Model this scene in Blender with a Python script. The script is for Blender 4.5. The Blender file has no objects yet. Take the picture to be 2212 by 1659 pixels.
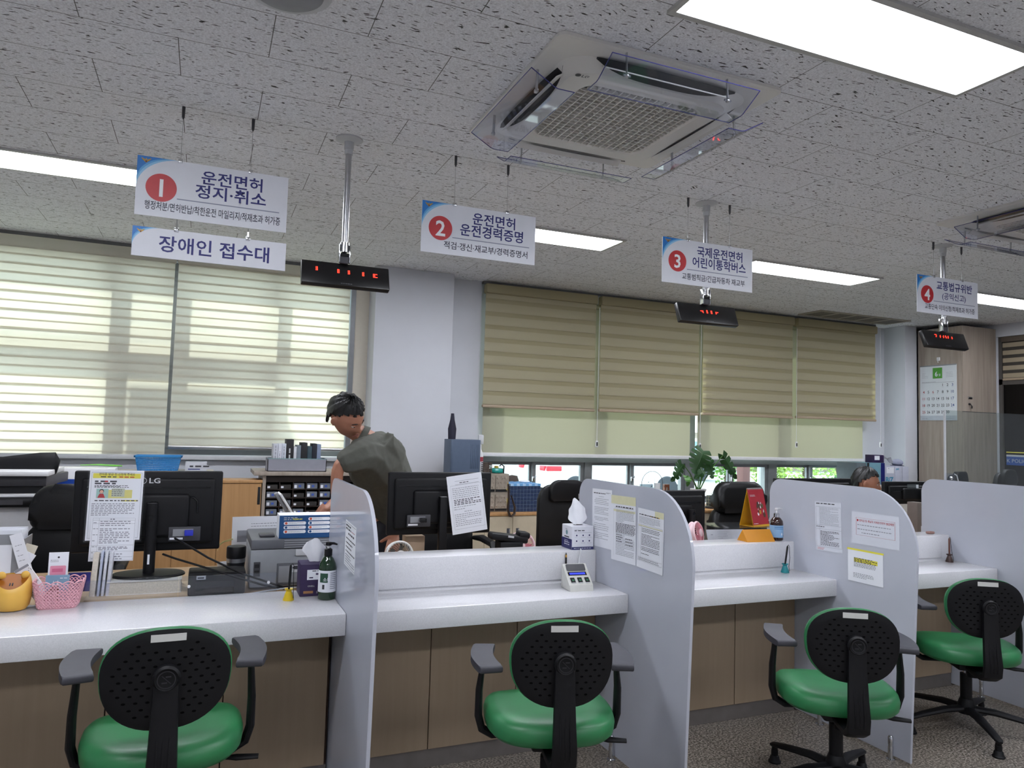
import bpy, bmesh, math, random
from mathutils import Vector, Matrix, Quaternion
random.seed(7)
SC = bpy.context.scene
COL = SC.collection
PI = math.pi
R = math.radians

# ------------------------------------------------------------------ camera
W, H, F = 2212.0, 1659.0, 1578.0
CAM = Vector((0, 0, 1.42))
yaw, pitch, roll = R(22.72), R(3.65), R(1.66)
fwd = Vector((math.sin(yaw) * math.cos(pitch), math.cos(yaw) * math.cos(pitch), math.sin(pitch)))
rgt0 = Vector((math.cos(yaw), -math.sin(yaw), 0))
up0 = rgt0.cross(fwd)
rgt = rgt0 * math.cos(roll) + up0 * math.sin(roll)
upv = up0 * math.cos(roll) - rgt0 * math.sin(roll)
cd = bpy.data.cameras.new('camera')
cd.sensor_width = 36.0
cd.lens = F * 36.0 / W
cd.clip_start = 0.02
cam = bpy.data.objects.new('camera', cd)
COL.objects.link(cam)
cam.matrix_world = Matrix(((rgt.x, upv.x, -fwd.x, CAM.x), (rgt.y, upv.y, -fwd.y, CAM.y), (rgt.z, upv.z, -fwd.z, CAM.z), (0, 0, 0, 1)))
SC.camera = cam

# ------------------------------------------------------------------ world, sun, exposure
SC.view_settings.view_transform = 'Standard'
SC.view_settings.look = 'None'
SC.view_settings.gamma = 1.0
SC.view_settings.exposure = 1.4
SC.view_settings.use_curve_mapping = False
SKY_STRENGTH = 2.2
SUN_STRENGTH = 3.6
LAMP = 10.5
wd = bpy.data.worlds.new('sky'); SC.world = wd
wd.use_nodes = True
nt = wd.node_tree
bg = nt.nodes['Background']
sky = nt.nodes.new('ShaderNodeTexSky')
sky.sky_type = 'HOSEK_WILKIE'
sky.turbidity = 4.0
sky.sun_direction = Vector((-0.45, 0.35, 0.8)).normalized()
mixn = nt.nodes.new('ShaderNodeMixRGB'); mixn.inputs['Fac'].default_value = 0.7
mixn.inputs['Color2'].default_value = (0.86, 0.93, 1.0, 1)
nt.links.new(sky.outputs['Color'], mixn.inputs['Color1'])
nt.links.new(mixn.outputs['Color'], bg.inputs['Color'])
bg.inputs['Strength'].default_value = SKY_STRENGTH
sl = bpy.data.lights.new('sun', 'SUN'); sl.energy = SUN_STRENGTH; sl.angle = R(3); sl.color = (1, 0.97, 0.92)
so = bpy.data.objects.new('sun', sl); COL.objects.link(so)
so.location = (-6, 12, 14)
so.rotation_euler = Vector((0.30, -0.55, -0.70)).to_track_quat('-Z', 'Y').to_euler()

# ------------------------------------------------------------------ helpers
def at(px, py, Y):
    """the point of the room at depth Y seen along one line of sight (used to read sizes and places off the photograph)"""
    d = rgt * ((px - W / 2) / F) - upv * ((py - H / 2) / F) + fwd
    return CAM + d * (Y / d.y)
def atx(px, py, X):
    d = rgt * ((px - W / 2) / F) - upv * ((py - H / 2) / F) + fwd
    return CAM + d * (X / d.x)

def lin(c):
    if isinstance(c, str):
        c = c.lstrip('#'); c = [int(c[i:i + 2], 16) / 255 for i in (0, 2, 4)]
    return tuple((v / 12.92 if v <= 0.04045 else ((v + 0.055) / 1.055) ** 2.4) for v in c[:3]) + (1.0,)
MATS = {}
def mat(name, col='#888888', rough=0.5, metal=0.0, spec=0.5, emit=0.0, alpha=1.0, noise=0.04, nscale=30, bump=0.0, bscale=200, coat=0.0, trans=0.0):
    if name in MATS: return MATS[name]
    m = bpy.data.materials.new(name); m.use_nodes = True
    n = m.node_tree.nodes; l = m.node_tree.links
    b = n['Principled BSDF']
    c = lin(col)
    b.inputs['Roughness'].default_value = rough
    b.inputs['Metallic'].default_value = metal
    b.inputs['Specular IOR Level'].default_value = spec
    b.inputs['Coat Weight'].default_value = coat
    b.inputs['Transmission Weight'].default_value = trans
    b.inputs['Base Color'].default_value = c
    if emit:
        b.inputs['Emission Color'].default_value = c
        b.inputs['Emission Strength'].default_value = emit
    b.inputs['Alpha'].default_value = alpha
    if noise or bump:
        tc = n.new('ShaderNodeTexCoord')
        if noise:
            t = n.new('ShaderNodeTexNoise'); t.inputs['Scale'].default_value = nscale; t.inputs['Detail'].default_value = 3
            r = n.new('ShaderNodeValToRGB')
            r.color_ramp.elements[0].position = 0.3; r.color_ramp.elements[1].position = 0.7
            r.color_ramp.elements[0].color = tuple(max(0, v * (1 - noise)) for v in c[:3]) + (1,)
            r.color_ramp.elements[1].color = tuple(min(1, v * (1 + noise)) for v in c[:3]) + (1,)
            l.new(tc.outputs['Object'], t.inputs['Vector']); l.new(t.outputs['Fac'], r.inputs['Fac']); l.new(r.outputs['Color'], b.inputs['Base Color'])
        if bump:
            t2 = n.new('ShaderNodeTexNoise'); t2.inputs['Scale'].default_value = bscale
            bp = n.new('ShaderNodeBump'); bp.inputs['Strength'].default_value = bump; bp.inputs['Distance'].default_value = 0.002
            l.new(tc.outputs['Object'], t2.inputs['Vector']); l.new(t2.outputs['Fac'], bp.inputs['Height']); l.new(bp.outputs['Normal'], b.inputs['Normal'])
    MATS[name] = m
    return m

def clear_mat(name, tint='#ffffff', refl=0.06, fog=0.0, fogcol='#dfe6ee', rough=0.02):
    """clear sheet: transparent with a fresnel reflection and, if it is frosted, a share of diffuse white"""
    if name in MATS: return MATS[name]
    m = bpy.data.materials.new(name); m.use_nodes = True
    n = m.node_tree.nodes; l = m.node_tree.links
    n.remove(n['Principled BSDF']); out = n['Material Output']
    tr = n.new('ShaderNodeBsdfTransparent'); tr.inputs['Color'].default_value = lin(tint)
    gl = n.new('ShaderNodeBsdfGlossy'); gl.inputs['Roughness'].default_value = rough
    fr = n.new('ShaderNodeFresnel'); ge = n.new('ShaderNodeNewGeometry'); io = n.new('ShaderNodeMapRange')   # same index from both faces of the thin sheet
    io.inputs['To Min'].default_value = 1.45; io.inputs['To Max'].default_value = 1 / 1.45
    l.new(ge.outputs['Backfacing'], io.inputs['Value']); l.new(io.outputs[0], fr.inputs['IOR'])
    mx = n.new('ShaderNodeMixShader')
    base = tr.outputs[0]
    if fog:
        df = n.new('ShaderNodeBsdfDiffuse'); df.inputs['Color'].default_value = lin(fogcol)
        m2 = n.new('ShaderNodeMixShader'); m2.inputs[0].default_value = fog
        l.new(tr.outputs[0], m2.inputs[1]); l.new(df.outputs[0], m2.inputs[2]); base = m2.outputs[0]
    l.new(fr.outputs[0], mx.inputs[0]); l.new(base, mx.inputs[1]); l.new(gl.outputs[0], mx.inputs[2]); l.new(mx.outputs[0], out.inputs[0])
    MATS[name] = m
    return m

def cloth_mat(name, col, through, k=0.5, weave=900):
    """woven fabric that lets some light through"""
    if name in MATS: return MATS[name]
    m = bpy.data.materials.new(name); m.use_nodes = True
    n = m.node_tree.nodes; l = m.node_tree.links
    n.remove(n['Principled BSDF']); out = n['Material Output']
    tc = n.new('ShaderNodeTexCoord'); mp = n.new('ShaderNodeMapping'); mp.inputs['Scale'].default_value = (40, 40, weave)
    t = n.new('ShaderNodeTexNoise'); t.inputs['Scale'].default_value = 1.0
    r = n.new('ShaderNodeValToRGB'); c = lin(col)
    r.color_ramp.elements[0].color = tuple(v * .94 for v in c[:3]) + (1,); r.color_ramp.elements[1].color = tuple(min(1, v * 1.05) for v in c[:3]) + (1,)
    l.new(tc.outputs['Object'], mp.inputs[0]); l.new(mp.outputs[0], t.inputs['Vector']); l.new(t.outputs['Fac'], r.inputs['Fac'])
    d = n.new('ShaderNodeBsdfDiffuse'); tr = n.new('ShaderNodeBsdfTranslucent'); tr.inputs['Color'].default_value = lin(through)
    l.new(r.outputs['Color'], d.inputs['Color'])
    mx = n.new('ShaderNodeMixShader'); mx.inputs[0].default_value = k
    l.new(d.outputs[0], mx.inputs[1]); l.new(tr.outputs[0], mx.inputs[2]); l.new(mx.outputs[0], out.inputs[0])
    MATS[name] = m
    return m

class MB:
    """collects shapes, each with its material, into one mesh"""
    def __init__(s):
        s.v = []; s.f = []; s.fm = []; s.sm = []; s.mats = []; s.T = Matrix(); s.cur = 0; s.smooth = True
    def m(s, material):
        if material not in s.mats: s.mats.append(material)
        s.cur = s.mats.index(material); return s
    def tf(s, M=None):
        s.T = M or Matrix(); return s
    def add(s, vs, fs, smooth=None):
        o = len(s.v); s.v += [s.T @ Vector(p) for p in vs]
        flip = s.T.determinant() < 0
        for f in fs:
            f = tuple(o + i for i in f)
            s.f.append(f[::-1] if flip else f); s.fm.append(s.cur); s.sm.append(s.smooth if smooth is None else smooth)
        return s
    def addbm(s, bm):
        bm.verts.index_update()
        s.add([v.co.copy() for v in bm.verts], [[v.index for v in f.verts] for f in bm.faces]); bm.free(); return s
    def box(s, x0, x1, y0, y1, z0, z1, bevel=0.0, seg=2):
        if x0 > x1: x0, x1 = x1, x0
        if y0 > y1: y0, y1 = y1, y0
        if z0 > z1: z0, z1 = z1, z0
        bm = bmesh.new()
        bmesh.ops.create_cube(bm, size=1, matrix=Matrix.Translation(((x0 + x1) / 2, (y0 + y1) / 2, (z0 + z1) / 2)) @ Matrix.Diagonal((x1 - x0, y1 - y0, z1 - z0, 1)))
        b = min(bevel, 0.49 * min(x1 - x0, y1 - y0, z1 - z0))
        if b > 0: bmesh.ops.bevel(bm, geom=list(bm.edges), offset=b, segments=seg, profile=0.5, affect='EDGES')
        return s.addbm(bm)
    def cyl(s, p0, p1, r0, r1=None, n=16, caps=True):
        return s.tube([p0, p1], [r0, r0 if r1 is None else r1], n, caps)
    def tube(s, pts, r, n=8, caps=True, flat=1.0):
        pts = [Vector(p) for p in pts]; k = len(pts)
        rs = list(r) if isinstance(r, (list, tuple)) else [r] * k
        vs = []; fs = []; prev = None
        for i, p in enumerate(pts):
            t = (pts[min(i + 1, k - 1)] - pts[max(i - 1, 0)])
            t = t.normalized() if t.length > 1e-9 else Vector((0, 0, 1))
            if prev is None:
                a = Vector((0, 0, 1)) if abs(t.z) < 0.9 else Vector((1, 0, 0))
                u = t.cross(a).normalized()
            else:
                u = (prev - t * prev.dot(t)).normalized()
            prev = u; w = t.cross(u)
            for j in range(n):
                A = 2 * PI * j / n
                vs.append(p + (u * math.cos(A) + w * math.sin(A) * flat) * rs[i])
        for i in range(k - 1):
            for j in range(n):
                a = i * n + j; b = i * n + (j + 1) % n
                fs.append((a, b, b + n, a + n))
        if caps:
            fs.append(tuple(range(n))[::-1]); fs.append(tuple((k - 1) * n + j for j in range(n)))
        return s.add(vs, fs)
    def lathe(s, prof, n=24, o=(0, 0, 0), sx=1.0, sy=1.0):
        o = Vector(o); vs = []; fs = []
        for r_, z in prof:
            for j in range(n):
                A = 2 * PI * j / n
                vs.append(o + Vector((r_ * sx * math.cos(A), r_ * sy * math.sin(A), z)))
        for i in range(len(prof) - 1):
            for j in range(n):
                a = i * n + j; b = i * n + (j + 1) % n
                fs.append((a, b, b + n, a + n))
        if prof[0][0] > 1e-6: fs.append(tuple(range(n))[::-1])
        if prof[-1][0] > 1e-6: fs.append(tuple((len(prof) - 1) * n + j for j in range(n)))
        return s.add(vs, fs)
    def prism(s, poly, z0, z1, bevel=0.0, seg=2):
        """polygon (counter-clockwise, local XY) pulled from z0 to z1"""
        bm = bmesh.new()
        lo = [bm.verts.new((x, y, z0)) for x, y in poly]; hi = [bm.verts.new((x, y, z1)) for x, y in poly]
        k = len(poly)
        bm.faces.new(lo[::-1]); bm.faces.new(hi)
        for i in range(k): bm.faces.new((lo[i], lo[(i + 1) % k], hi[(i + 1) % k], hi[i]))
        if bevel:
            bm.edges.ensure_lookup_table()
            es = [e for e in bm.edges if abs(e.verts[0].co.z - e.verts[1].co.z) < 1e-7]
            bmesh.ops.bevel(bm, geom=es, offset=bevel, segments=seg, profile=0.5, affect='EDGES')
        return s.addbm(bm)
    def ball(s, c, rx, ry=None, rz=None, n=16):
        ry = rx if ry is None else ry; rz = rx if rz is None else rz
        k = max(6, n // 2); T0 = s.T
        s.T = T0 @ Matrix.Translation(c) @ Matrix.Diagonal((rx, ry, rz, 1))
        s.lathe([(math.sin(PI * i / k) if 0 < i < k else 0.0, -math.cos(PI * i / k)) for i in range(k + 1)], n)
        s.T = T0; return s
    def quad(s, a, b, c, d): return s.add([a, b, c, d], [(0, 1, 2, 3)], False)
    def rect(s, x0, y0, x1, y1, z=0.0): return s.quad((x0, y0, z), (x1, y0, z), (x1, y1, z), (x0, y1, z))
    def poly(s, pts, z=0.0): return s.add([(x, y, z) for x, y in pts], [tuple(range(len(pts)))], False)
    def disc(s, x, y, r, z=0.0, n=32, ry=None):
        ry = r if ry is None else ry
        return s.poly([(x + r * math.cos(2 * PI * i / n), y + ry * math.sin(2 * PI * i / n)) for i in range(n)], z)
    def surf(s, fn, nu, nv, thick=0.0, closed_u=False):
        """surface fn(u,v)->(x,y,z), u,v in 0..1; thick pulls a back side"""
        vs = [Vector(fn(i / nu, j / nv)) for j in range(nv + 1) for i in range(nu + 1)]
        fs = []
        for j in range(nv):
            for i in range(nu):
                a = j * (nu + 1) + i; fs.append((a, a + 1, a + nu + 2, a + nu + 1))
        if not thick: return s.add(vs, fs)
        bm = bmesh.new(); bv = [bm.verts.new(v) for v in vs]
        for f in fs: bm.faces.new([bv[i] for i in f])
        bm.normal_update()
        g = bmesh.ops.solidify(bm, geom=list(bm.faces), thickness=thick)
        return s.addbm(bm)
    def text(s, body, x, y, size, align='LEFT', z=0.0, bold=0.0, sx=1.0, width=None):
        vs, fs, w = text_mesh(body, bold)
        k = size; kx = size * sx
        if width: kx = width / max(w, 1e-6)
        off = {'LEFT': 0, 'CENTER': -w * kx / 2, 'RIGHT': -w * kx}[align]
        return s.add([(x + off + vx * kx, y + vy * k, z) for vx, vy in vs], fs, False)
    def lines(s, x0, x1, y_top, y_bot, n, h, rng, z=0.0, fill=0.9, indent=0.0):
        """rows of small print too fine to read: short word-sized dashes"""
        for i in range(n):
            y = y_top + (y_bot - y_top) * (i / max(1, n - 1))
            x = x0 + (indent if rng.random() < 0.3 else 0)
            end = x0 + (x1 - x0) * (fill if rng.random() < 0.75 else rng.uniform(0.35, 0.8))
            while x < end - h:
                w = min(rng.uniform(1.2, 3.4) * h, end - x)
                s.rect(x, y - h * .34, x + w, y + h * .34, z); x += w + h * 0.8
        return s
    def build(s, name, parent=None, loc=None, angle=35):
        me = bpy.data.meshes.new(name)
        me.from_pydata([tuple(v) for v in s.v], [], s.f)
        for m in s.mats: me.materials.append(m)
        me.polygons.foreach_set('material_index', s.fm)
        me.polygons.foreach_set('use_smooth', s.sm)
        me.update(); me.validate()
        if angle and any(s.sm): me.set_sharp_from_angle(angle=R(angle))
        o = bpy.data.objects.new(name, me); COL.objects.link(o)
        if parent: o.parent = parent
        if loc is not None: o.location = loc
        return o

_TX = {}
def text_mesh(body, bold=0.0):
    key = (body, bold)
    if key in _TX: return _TX[key]
    cu = bpy.data.curves.new('t', 'FONT'); cu.body = body; cu.resolution_u = 2; cu.offset = bold
    o = bpy.data.objects.new('t', cu)
    me = bpy.data.meshes.new_from_object(o)
    vs = [(v.co.x, v.co.y) for v in me.vertices]; fs = [tuple(p.vertices) for p in me.polygons]
    up = [f if me.polygons[i].normal.z >= 0 else f[::-1] for i, f in enumerate(fs)]
    x0 = min(v[0] for v in vs); x1 = max(v[0] for v in vs)
    vs = [(a - x0, b) for a, b in vs]
    bpy.data.objects.remove(o); bpy.data.curves.remove(cu); bpy.data.meshes.remove(me)
    _TX[key] = (vs, up, x1 - x0); return _TX[key]

def frame(o, xdir, ydir):
    """matrix with origin o, local X along xdir, local Y along ydir (as near as square allows), local Z towards the viewer"""
    x = Vector(xdir).normalized(); z = x.cross(Vector(ydir)).normalized(); y = z.cross(x)
    M = Matrix.Identity(4)
    for i in range(3): M[i][0], M[i][1], M[i][2], M[i][3] = x[i], y[i], z[i], o[i]
    return M
def thing(name, label, cat, loc=(0, 0, 0), rz=0.0, group=None):
    o = bpy.data.objects.new(name, None); COL.objects.link(o); o.empty_display_size = 0.05
    o.location = loc; o.rotation_euler = (0, 0, rz); o['label'] = label; o['category'] = cat
    if group: o['group'] = group
    return o
def tag(o, label, cat, group=None, kind=None):
    o['label'] = label; o['category'] = cat
    if group: o['group'] = group
    if kind: o['kind'] = kind
    return o
def struct(mb, name, parent=None):
    o = mb.build(name, parent)
    if parent is None: o['kind'] = 'structure'
    return o
def dup(root, loc, rz, label=None, group=None):
    r = root.copy(); COL.objects.link(r); r.location = loc; r.rotation_euler = (0, 0, rz)
    if label: r['label'] = label
    if group: r['group'] = group
    for ch in list(root.children):
        c = ch.copy(); COL.objects.link(c); c.parent = r
        for g in ch.children:
            d = g.copy(); COL.objects.link(d); d.parent = c
    return r
def rounded(x0, y0, x1, y1, r, n=6):
    r = r if isinstance(r, (list, tuple)) else [r] * 4
    pts = []
    for (cx, cy, a0, k) in ((x1 - r[0], y0 + r[0], -90, 0), (x1 - r[1], y1 - r[1], 0, 1), (x0 + r[2], y1 - r[2], 90, 2), (x0 + r[3], y0 + r[3], 180, 3)):
        for i in range(n + 1):
            A = R(a0 + 90 * i / n); pts.append((cx + r[k] * math.cos(A), cy + r[k] * math.sin(A)))
    return pts

# ------------------------------------------------------------------ room materials
def ceiling_mat():
    m = bpy.data.materials.new('mineral_fibre_tile'); m.use_nodes = True
    n = m.node_tree.nodes; l = m.node_tree.links; b = n['Principled BSDF']
    b.inputs['Roughness'].default_value = 0.95; b.inputs['Specular IOR Level'].default_value = 0.1
    tc = n.new('ShaderNodeTexCoord')
    mp = n.new('ShaderNodeMapping'); mp.inputs['Scale'].default_value = (30, 125, 1)
    wob = n.new('ShaderNodeTexNoise'); wob.inputs['Scale'].default_value = 9; wob.inputs['Detail'].default_value = 1
    vm = n.new('ShaderNodeVectorMath'); vm.operation = 'SCALE'; vm.inputs['Scale'].default_value = 0.06
    va = n.new('ShaderNodeVectorMath'); va.operation = 'ADD'
    l.new(tc.outputs['Object'], wob.inputs['Vector']); l.new(wob.outputs['Color'], vm.inputs[0])
    l.new(tc.outputs['Object'], va.inputs[0]); l.new(vm.outputs[0], va.inputs[1]); l.new(va.outputs[0], mp.inputs[0])
    fl = n.new('ShaderNodeTexNoise'); fl.inputs['Scale'].default_value = 1.0; fl.inputs['Detail'].default_value = 1.5; fl.inputs['Roughness'].default_value = 0.55
    l.new(mp.outputs[0], fl.inputs['Vector'])
    r = n.new('ShaderNodeValToRGB')
    r.color_ramp.elements[0].position = 0.640; r.color_ramp.elements[0].color = (0, 0, 0, 1)
    r.color_ramp.elements[1].position = 0.675; r.color_ramp.elements[1].color = (1, 1, 1, 1)
    l.new(fl.outputs['Fac'], r.inputs['Fac'])
    # fine pin holes
    pn = n.new('ShaderNodeTexNoise'); pn.inputs['Scale'].default_value = 170; pn.inputs['Detail'].default_value = 2
    l.new(tc.outputs['Object'], pn.inputs['Vector'])
    pr = n.new('ShaderNodeValToRGB'); pr.color_ramp.elements[0].position = 0.35; pr.color_ramp.elements[1].position = 0.62
    pr.color_ramp.elements[0].color = lin('#d9dade'); pr.color_ramp.elements[1].color = lin('#f1f3f7')
    l.new(pn.outputs['Fac'], pr.inputs['Fac'])
    m1 = n.new('ShaderNodeMixRGB'); m1.inputs['Color2'].default_value = lin('#4c4b48')
    l.new(r.outputs['Color'], m1.inputs['Fac']); l.new(pr.outputs['Color'], m1.inputs['Color1'])
    # joints of the 600 x 300 boards
    mb = n.new('ShaderNodeMapping'); mb.inputs['Location'].default_value = (6.0 + 0.452, 12.0 - 2.735, 0)
    br = n.new('ShaderNodeTexBrick'); br.offset = 0.5; br.offset_frequency = 2; br.squash = 1.0
    br.inputs['Scale'].default_value = 1; br.inputs['Brick Width'].default_value = 0.6; br.inputs['Row Height'].default_value = 0.3
    br.inputs['Mortar Size'].default_value = 0.0016; br.inputs['Mortar Smooth'].default_value = 0.2
    br.inputs['Color1'].default_value = (0, 0, 0, 1); br.inputs['Color2'].default_value = (0, 0, 0, 1); br.inputs['Mortar'].default_value = (1, 1, 1, 1)
    l.new(tc.outputs['Object'], mb.inputs[0]); l.new(mb.outputs[0], br.inputs['Vector'])
    m2 = n.new('ShaderNodeMixRGB'); m2.inputs['Color2'].default_value = lin('#6a6a68')
    l.new(br.outputs['Color'], m2.inputs['Fac']); l.new(m1.outputs['Color'], m2.inputs['Color1'])
    l.new(m2.outputs['Color'], b.inputs['Base Color'])
    bp = n.new('ShaderNodeBump'); bp.inputs['Strength'].default_value = 0.5; bp.inputs['Distance'].default_value = 0.003; bp.invert = True
    l.new(r.outputs['Color'], bp.inputs['Height']); l.new(bp.outputs['Normal'], b.inputs['Normal'])
    return m
def floor_mat():
    m = bpy.data.materials.new('speckled_floor_tile'); m.use_nodes = True
    n = m.node_tree.nodes; l = m.node_tree.links; b = n['Principled BSDF']
    b.inputs['Roughness'].default_value = 0.38
    tc = n.new('ShaderNodeTexCoord')
    a = n.new('ShaderNodeTexNoise'); a.inputs['Scale'].default_value = 105; a.inputs['Detail'].default_value = 3; a.inputs['Roughness'].default_value = .7
    l.new(tc.outputs['Object'], a.inputs['Vector'])
    r = n.new('ShaderNodeValToRGB'); e = r.color_ramp.elements
    e[0].position = .40; e[0].color = lin('#36322d'); e[1].position = .62; e[1].color = lin('#aaa298')
    k = e.new(.5); k.color = lin('#71695f')
    l.new(a.outputs['Fac'], r.inputs['Fac'])
    mb = n.new('ShaderNodeMapping'); mb.inputs['Location'].default_value = (4.05, 8.1, 0)
    br = n.new('ShaderNodeTexBrick'); br.offset = 0.0
    br.inputs['Scale'].default_value = 1; br.inputs['Brick Width'].default_value = 0.45; br.inputs['Row Height'].default_value = 0.45
    br.inputs['Mortar Size'].default_value = 0.0022; br.inputs['Color1'].default_value = (0, 0, 0, 1); br.inputs['Color2'].default_value = (0, 0, 0, 1); br.inputs['Mortar'].default_value = (1, 1, 1, 1)
    l.new(tc.outputs['Object'], mb.inputs[0]); l.new(mb.outputs[0], br.inputs['Vector'])
    m2 = n.new('ShaderNodeMixRGB'); m2.inputs['Color2'].default_value = lin('#4c4640')
    l.new(br.outputs['Color'], m2.inputs['Fac']); l.new(r.outputs['Color'], m2.inputs['Color1']); l.new(m2.outputs['Color'], b.inputs['Base Color'])
    return m
def wood_mat(name, c0, c1, axis='Z', rough=0.45, k=1.0):
    """straight-grained laminate, the grain along one axis"""
    if name in MATS: return MATS[name]
    m = bpy.data.materials.new(name); m.use_nodes = True
    n = m.node_tree.nodes; l = m.node_tree.links; b = n['Principled BSDF']; b.inputs['Roughness'].default_value = rough
    tc = n.new('ShaderNodeTexCoord'); mp = n.new('ShaderNodeMapping')
    mp.inputs['Scale'].default_value = {'Z': (26 * k, 26 * k, 1.2), 'X': (1.2, 26 * k, 26 * k), 'Y': (26 * k, 1.2, 26 * k)}[axis]
    t = n.new('ShaderNodeTexNoise'); t.inputs['Scale'].default_value = 1.6; t.inputs['Detail'].default_value = 5; t.inputs['Roughness'].default_value = .6
    r = n.new('ShaderNodeValToRGB'); r.color_ramp.elements[0].position = .3; r.color_ramp.elements[1].position = .72
    r.color_ramp.elements[0].color = lin(c0); r.color_ramp.elements[1].color = lin(c1)
    l.new(tc.outputs['Object'], mp.inputs[0]); l.new(mp.outputs[0], t.inputs['Vector']); l.new(t.outputs['Fac'], r.inputs['Fac']); l.new(r.outputs['Color'], b.inputs['Base Color'])
    MATS[name] = m
    return m
def quartz_mat():
    m = bpy.data.materials.new('white_quartz'); m.use_nodes = True
    n = m.node_tree.nodes; l = m.node_tree.links; b = n['Principled BSDF']; b.inputs['Roughness'].default_value = .16
    tc = n.new('ShaderNodeTexCoord'); t = n.new('ShaderNodeTexNoise'); t.inputs['Scale'].default_value = 260; t.inputs['Detail'].default_value = 2
    r = n.new('ShaderNodeValToRGB'); r.color_ramp.elements[0].position = .35; r.color_ramp.elements[1].position = .68
    r.color_ramp.elements[0].color = lin('#cfcfd2'); r.color_ramp.elements[1].color = lin('#d9d9dc')
    l.new(tc.outputs['Object'], t.inputs['Vector']); l.new(t.outputs['Fac'], r.inputs['Fac']); l.new(r.outputs['Color'], b.inputs['Base Color'])
    return m
def leaf_mat(name, c0, c1):
    return mat(name, c0, rough=.45, noise=.25, nscale=14)

WALLW = mat('white_wall_paint', '#c9cbd1', rough=.8, noise=.02, nscale=4, bump=.05, bscale=300)
CREAM = mat('cream_wall_paint', '#d9d2c4', rough=.8, noise=.02)
QUARTZ = quartz_mat()
LAMIN = wood_mat('beige_laminate', '#9a8770', '#a08d76', 'Z', .45)
OAK = wood_mat('honey_laminate', '#a97f52', '#bb9163', 'Z', .45)
GREYWOOD = wood_mat('grey_brown_laminate', '#8f8378', '#a89c90', 'Z', .5, .8)
STEEL = mat('brushed_steel', '#b9babd', rough=.28, metal=1.0, noise=.05, nscale=60)
CHROME = mat('chrome', '#d8d9dc', rough=.1, metal=1.0, noise=0)
KICK = mat('dull_steel_plinth', '#8b8582', rough=.4, metal=.6, noise=.08, nscale=12)
BLACKP = mat('black_plastic', '#0c0c0f', rough=.5, spec=.3, noise=.15, nscale=40, bump=.08, bscale=500)
BLACKG = mat('gloss_black_plastic', '#08080a', rough=.14, noise=0)
LEATHER = mat('black_leather', '#0d0d0f', rough=.42, spec=.35, noise=.15, nscale=20, bump=.15, bscale=260)
DGREY = mat('dark_grey_plastic', '#3d3d42', rough=.5, noise=.08)
PAD = mat('arm_pad_grey', '#3b3b42', rough=.55, noise=.06, bump=.06, bscale=500)
MGREY = mat('mid_grey_plastic', '#8a8c90', rough=.5, noise=.04)
LGREY = mat('light_grey_plastic', '#c0c2c5', rough=.45, noise=.03)
WHITEP = mat('white_plastic', '#e2e2e4', rough=.35, noise=.02)
ACW = mat('ivory_plastic', '#dcdad5', rough=.45, noise=.03, nscale=6)
DARK = mat('dark_void', '#15161a', rough=.7, noise=.1)
PAPER = mat('white_paper', '#e6e8ee', rough=.75, noise=.015, nscale=8)
INK = mat('black_ink', '#34353b', rough=.7, noise=0)
GINK = mat('grey_ink', '#8f919a', rough=.7, noise=0)
REDINK = mat('red_ink', '#b2262d', rough=.6, noise=0)
YEL = mat('highlighter_yellow', '#e3d94a', rough=.6, noise=.05)
PALEYEL = mat('pale_yellow_tape', '#dcd9b4', rough=.4, noise=.03)
NAVY = mat('navy_print', '#1a2168', rough=.45, noise=.04)
GREEN = mat('green_leatherette', '#2b7747', rough=.40, noise=.06, nscale=9, bump=.1, bscale=320)
ALU = mat('grey_window_frame', '#7d7f82', rough=.4, metal=.4, noise=.04)
GLASS = clear_mat('window_glass', '#f2fbfa')
ACRYL = clear_mat('clear_acrylic', '#f4f6fb', fog=.012)
EDGEB = mat('tinted_acrylic_edge', '#3a3a78', rough=.2, noise=0)
LIGHTM = mat('lamp_diffuser', '#f3f6ff', rough=.5, emit=LAMP, noise=0)

# ------------------------------------------------------------------ room shell
CZ = 2.75
XL, XR, YB, YF = -2.7, 8.06, 6.22, -2.2
b = MB().m(floor_mat()); b.box(XL - .2, XR + .2, YF - .2, YB + .2, -.12, 0); struct(b, 'floor')
b = MB().m(ceiling_mat()); b.box(XL - .2, XR + .2, YF - .2, YB + .02, CZ, CZ + .12); struct(b, 'ceiling')
b = MB().m(WALLW); b.box(XL - .15, XL, YF, YB, 0, CZ); struct(b, 'wall_left')
b = MB().m(WALLW); b.box(XL - .15, XR + .15, YF - .15, YF, 0, CZ); struct(b, 'wall_front')
b = MB().m(WALLW)                                              # right wall with one tall opening
b.box(XR, XR + .14, 5.36, YB + .15, 0, CZ); b.box(XR, XR + .14, YF, 3.6, 0, CZ); b.box(XR, XR + .14, 3.6, 5.36, 2.61, CZ); struct(b, 'wall_right')
b = MB().m(WALLW)                                              # back wall round the two window openings
LX0, LX1, LZ0, LZ1 = -2.5, 1.09, 1.16, 2.66
RX0, RX1, RZ0, RZ1 = 2.33, 6.98, .74, 2.66
Y0, Y1 = 6.2, 6.4
b.box(XL, LX0, Y0, Y1, 0, CZ); b.box(LX0, LX1, Y0, Y1, 0, LZ0); b.box(LX0, LX1, Y0, Y1, LZ1, CZ); b.box(LX1, RX0, Y0, Y1, 0, CZ)
b.box(RX0, RX1, Y0, Y1, 0, RZ0); b.box(RX0, RX1, Y0, Y1, RZ1, CZ); b.box(RX1, XR, Y0, Y1, 0, CZ); struct(b, 'wall_back')
b = MB().m(WALLW); b.box(1.245, 1.92, 5.93, 6.2, 0, CZ, .006); struct(b, 'trim_1')      # column
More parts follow.
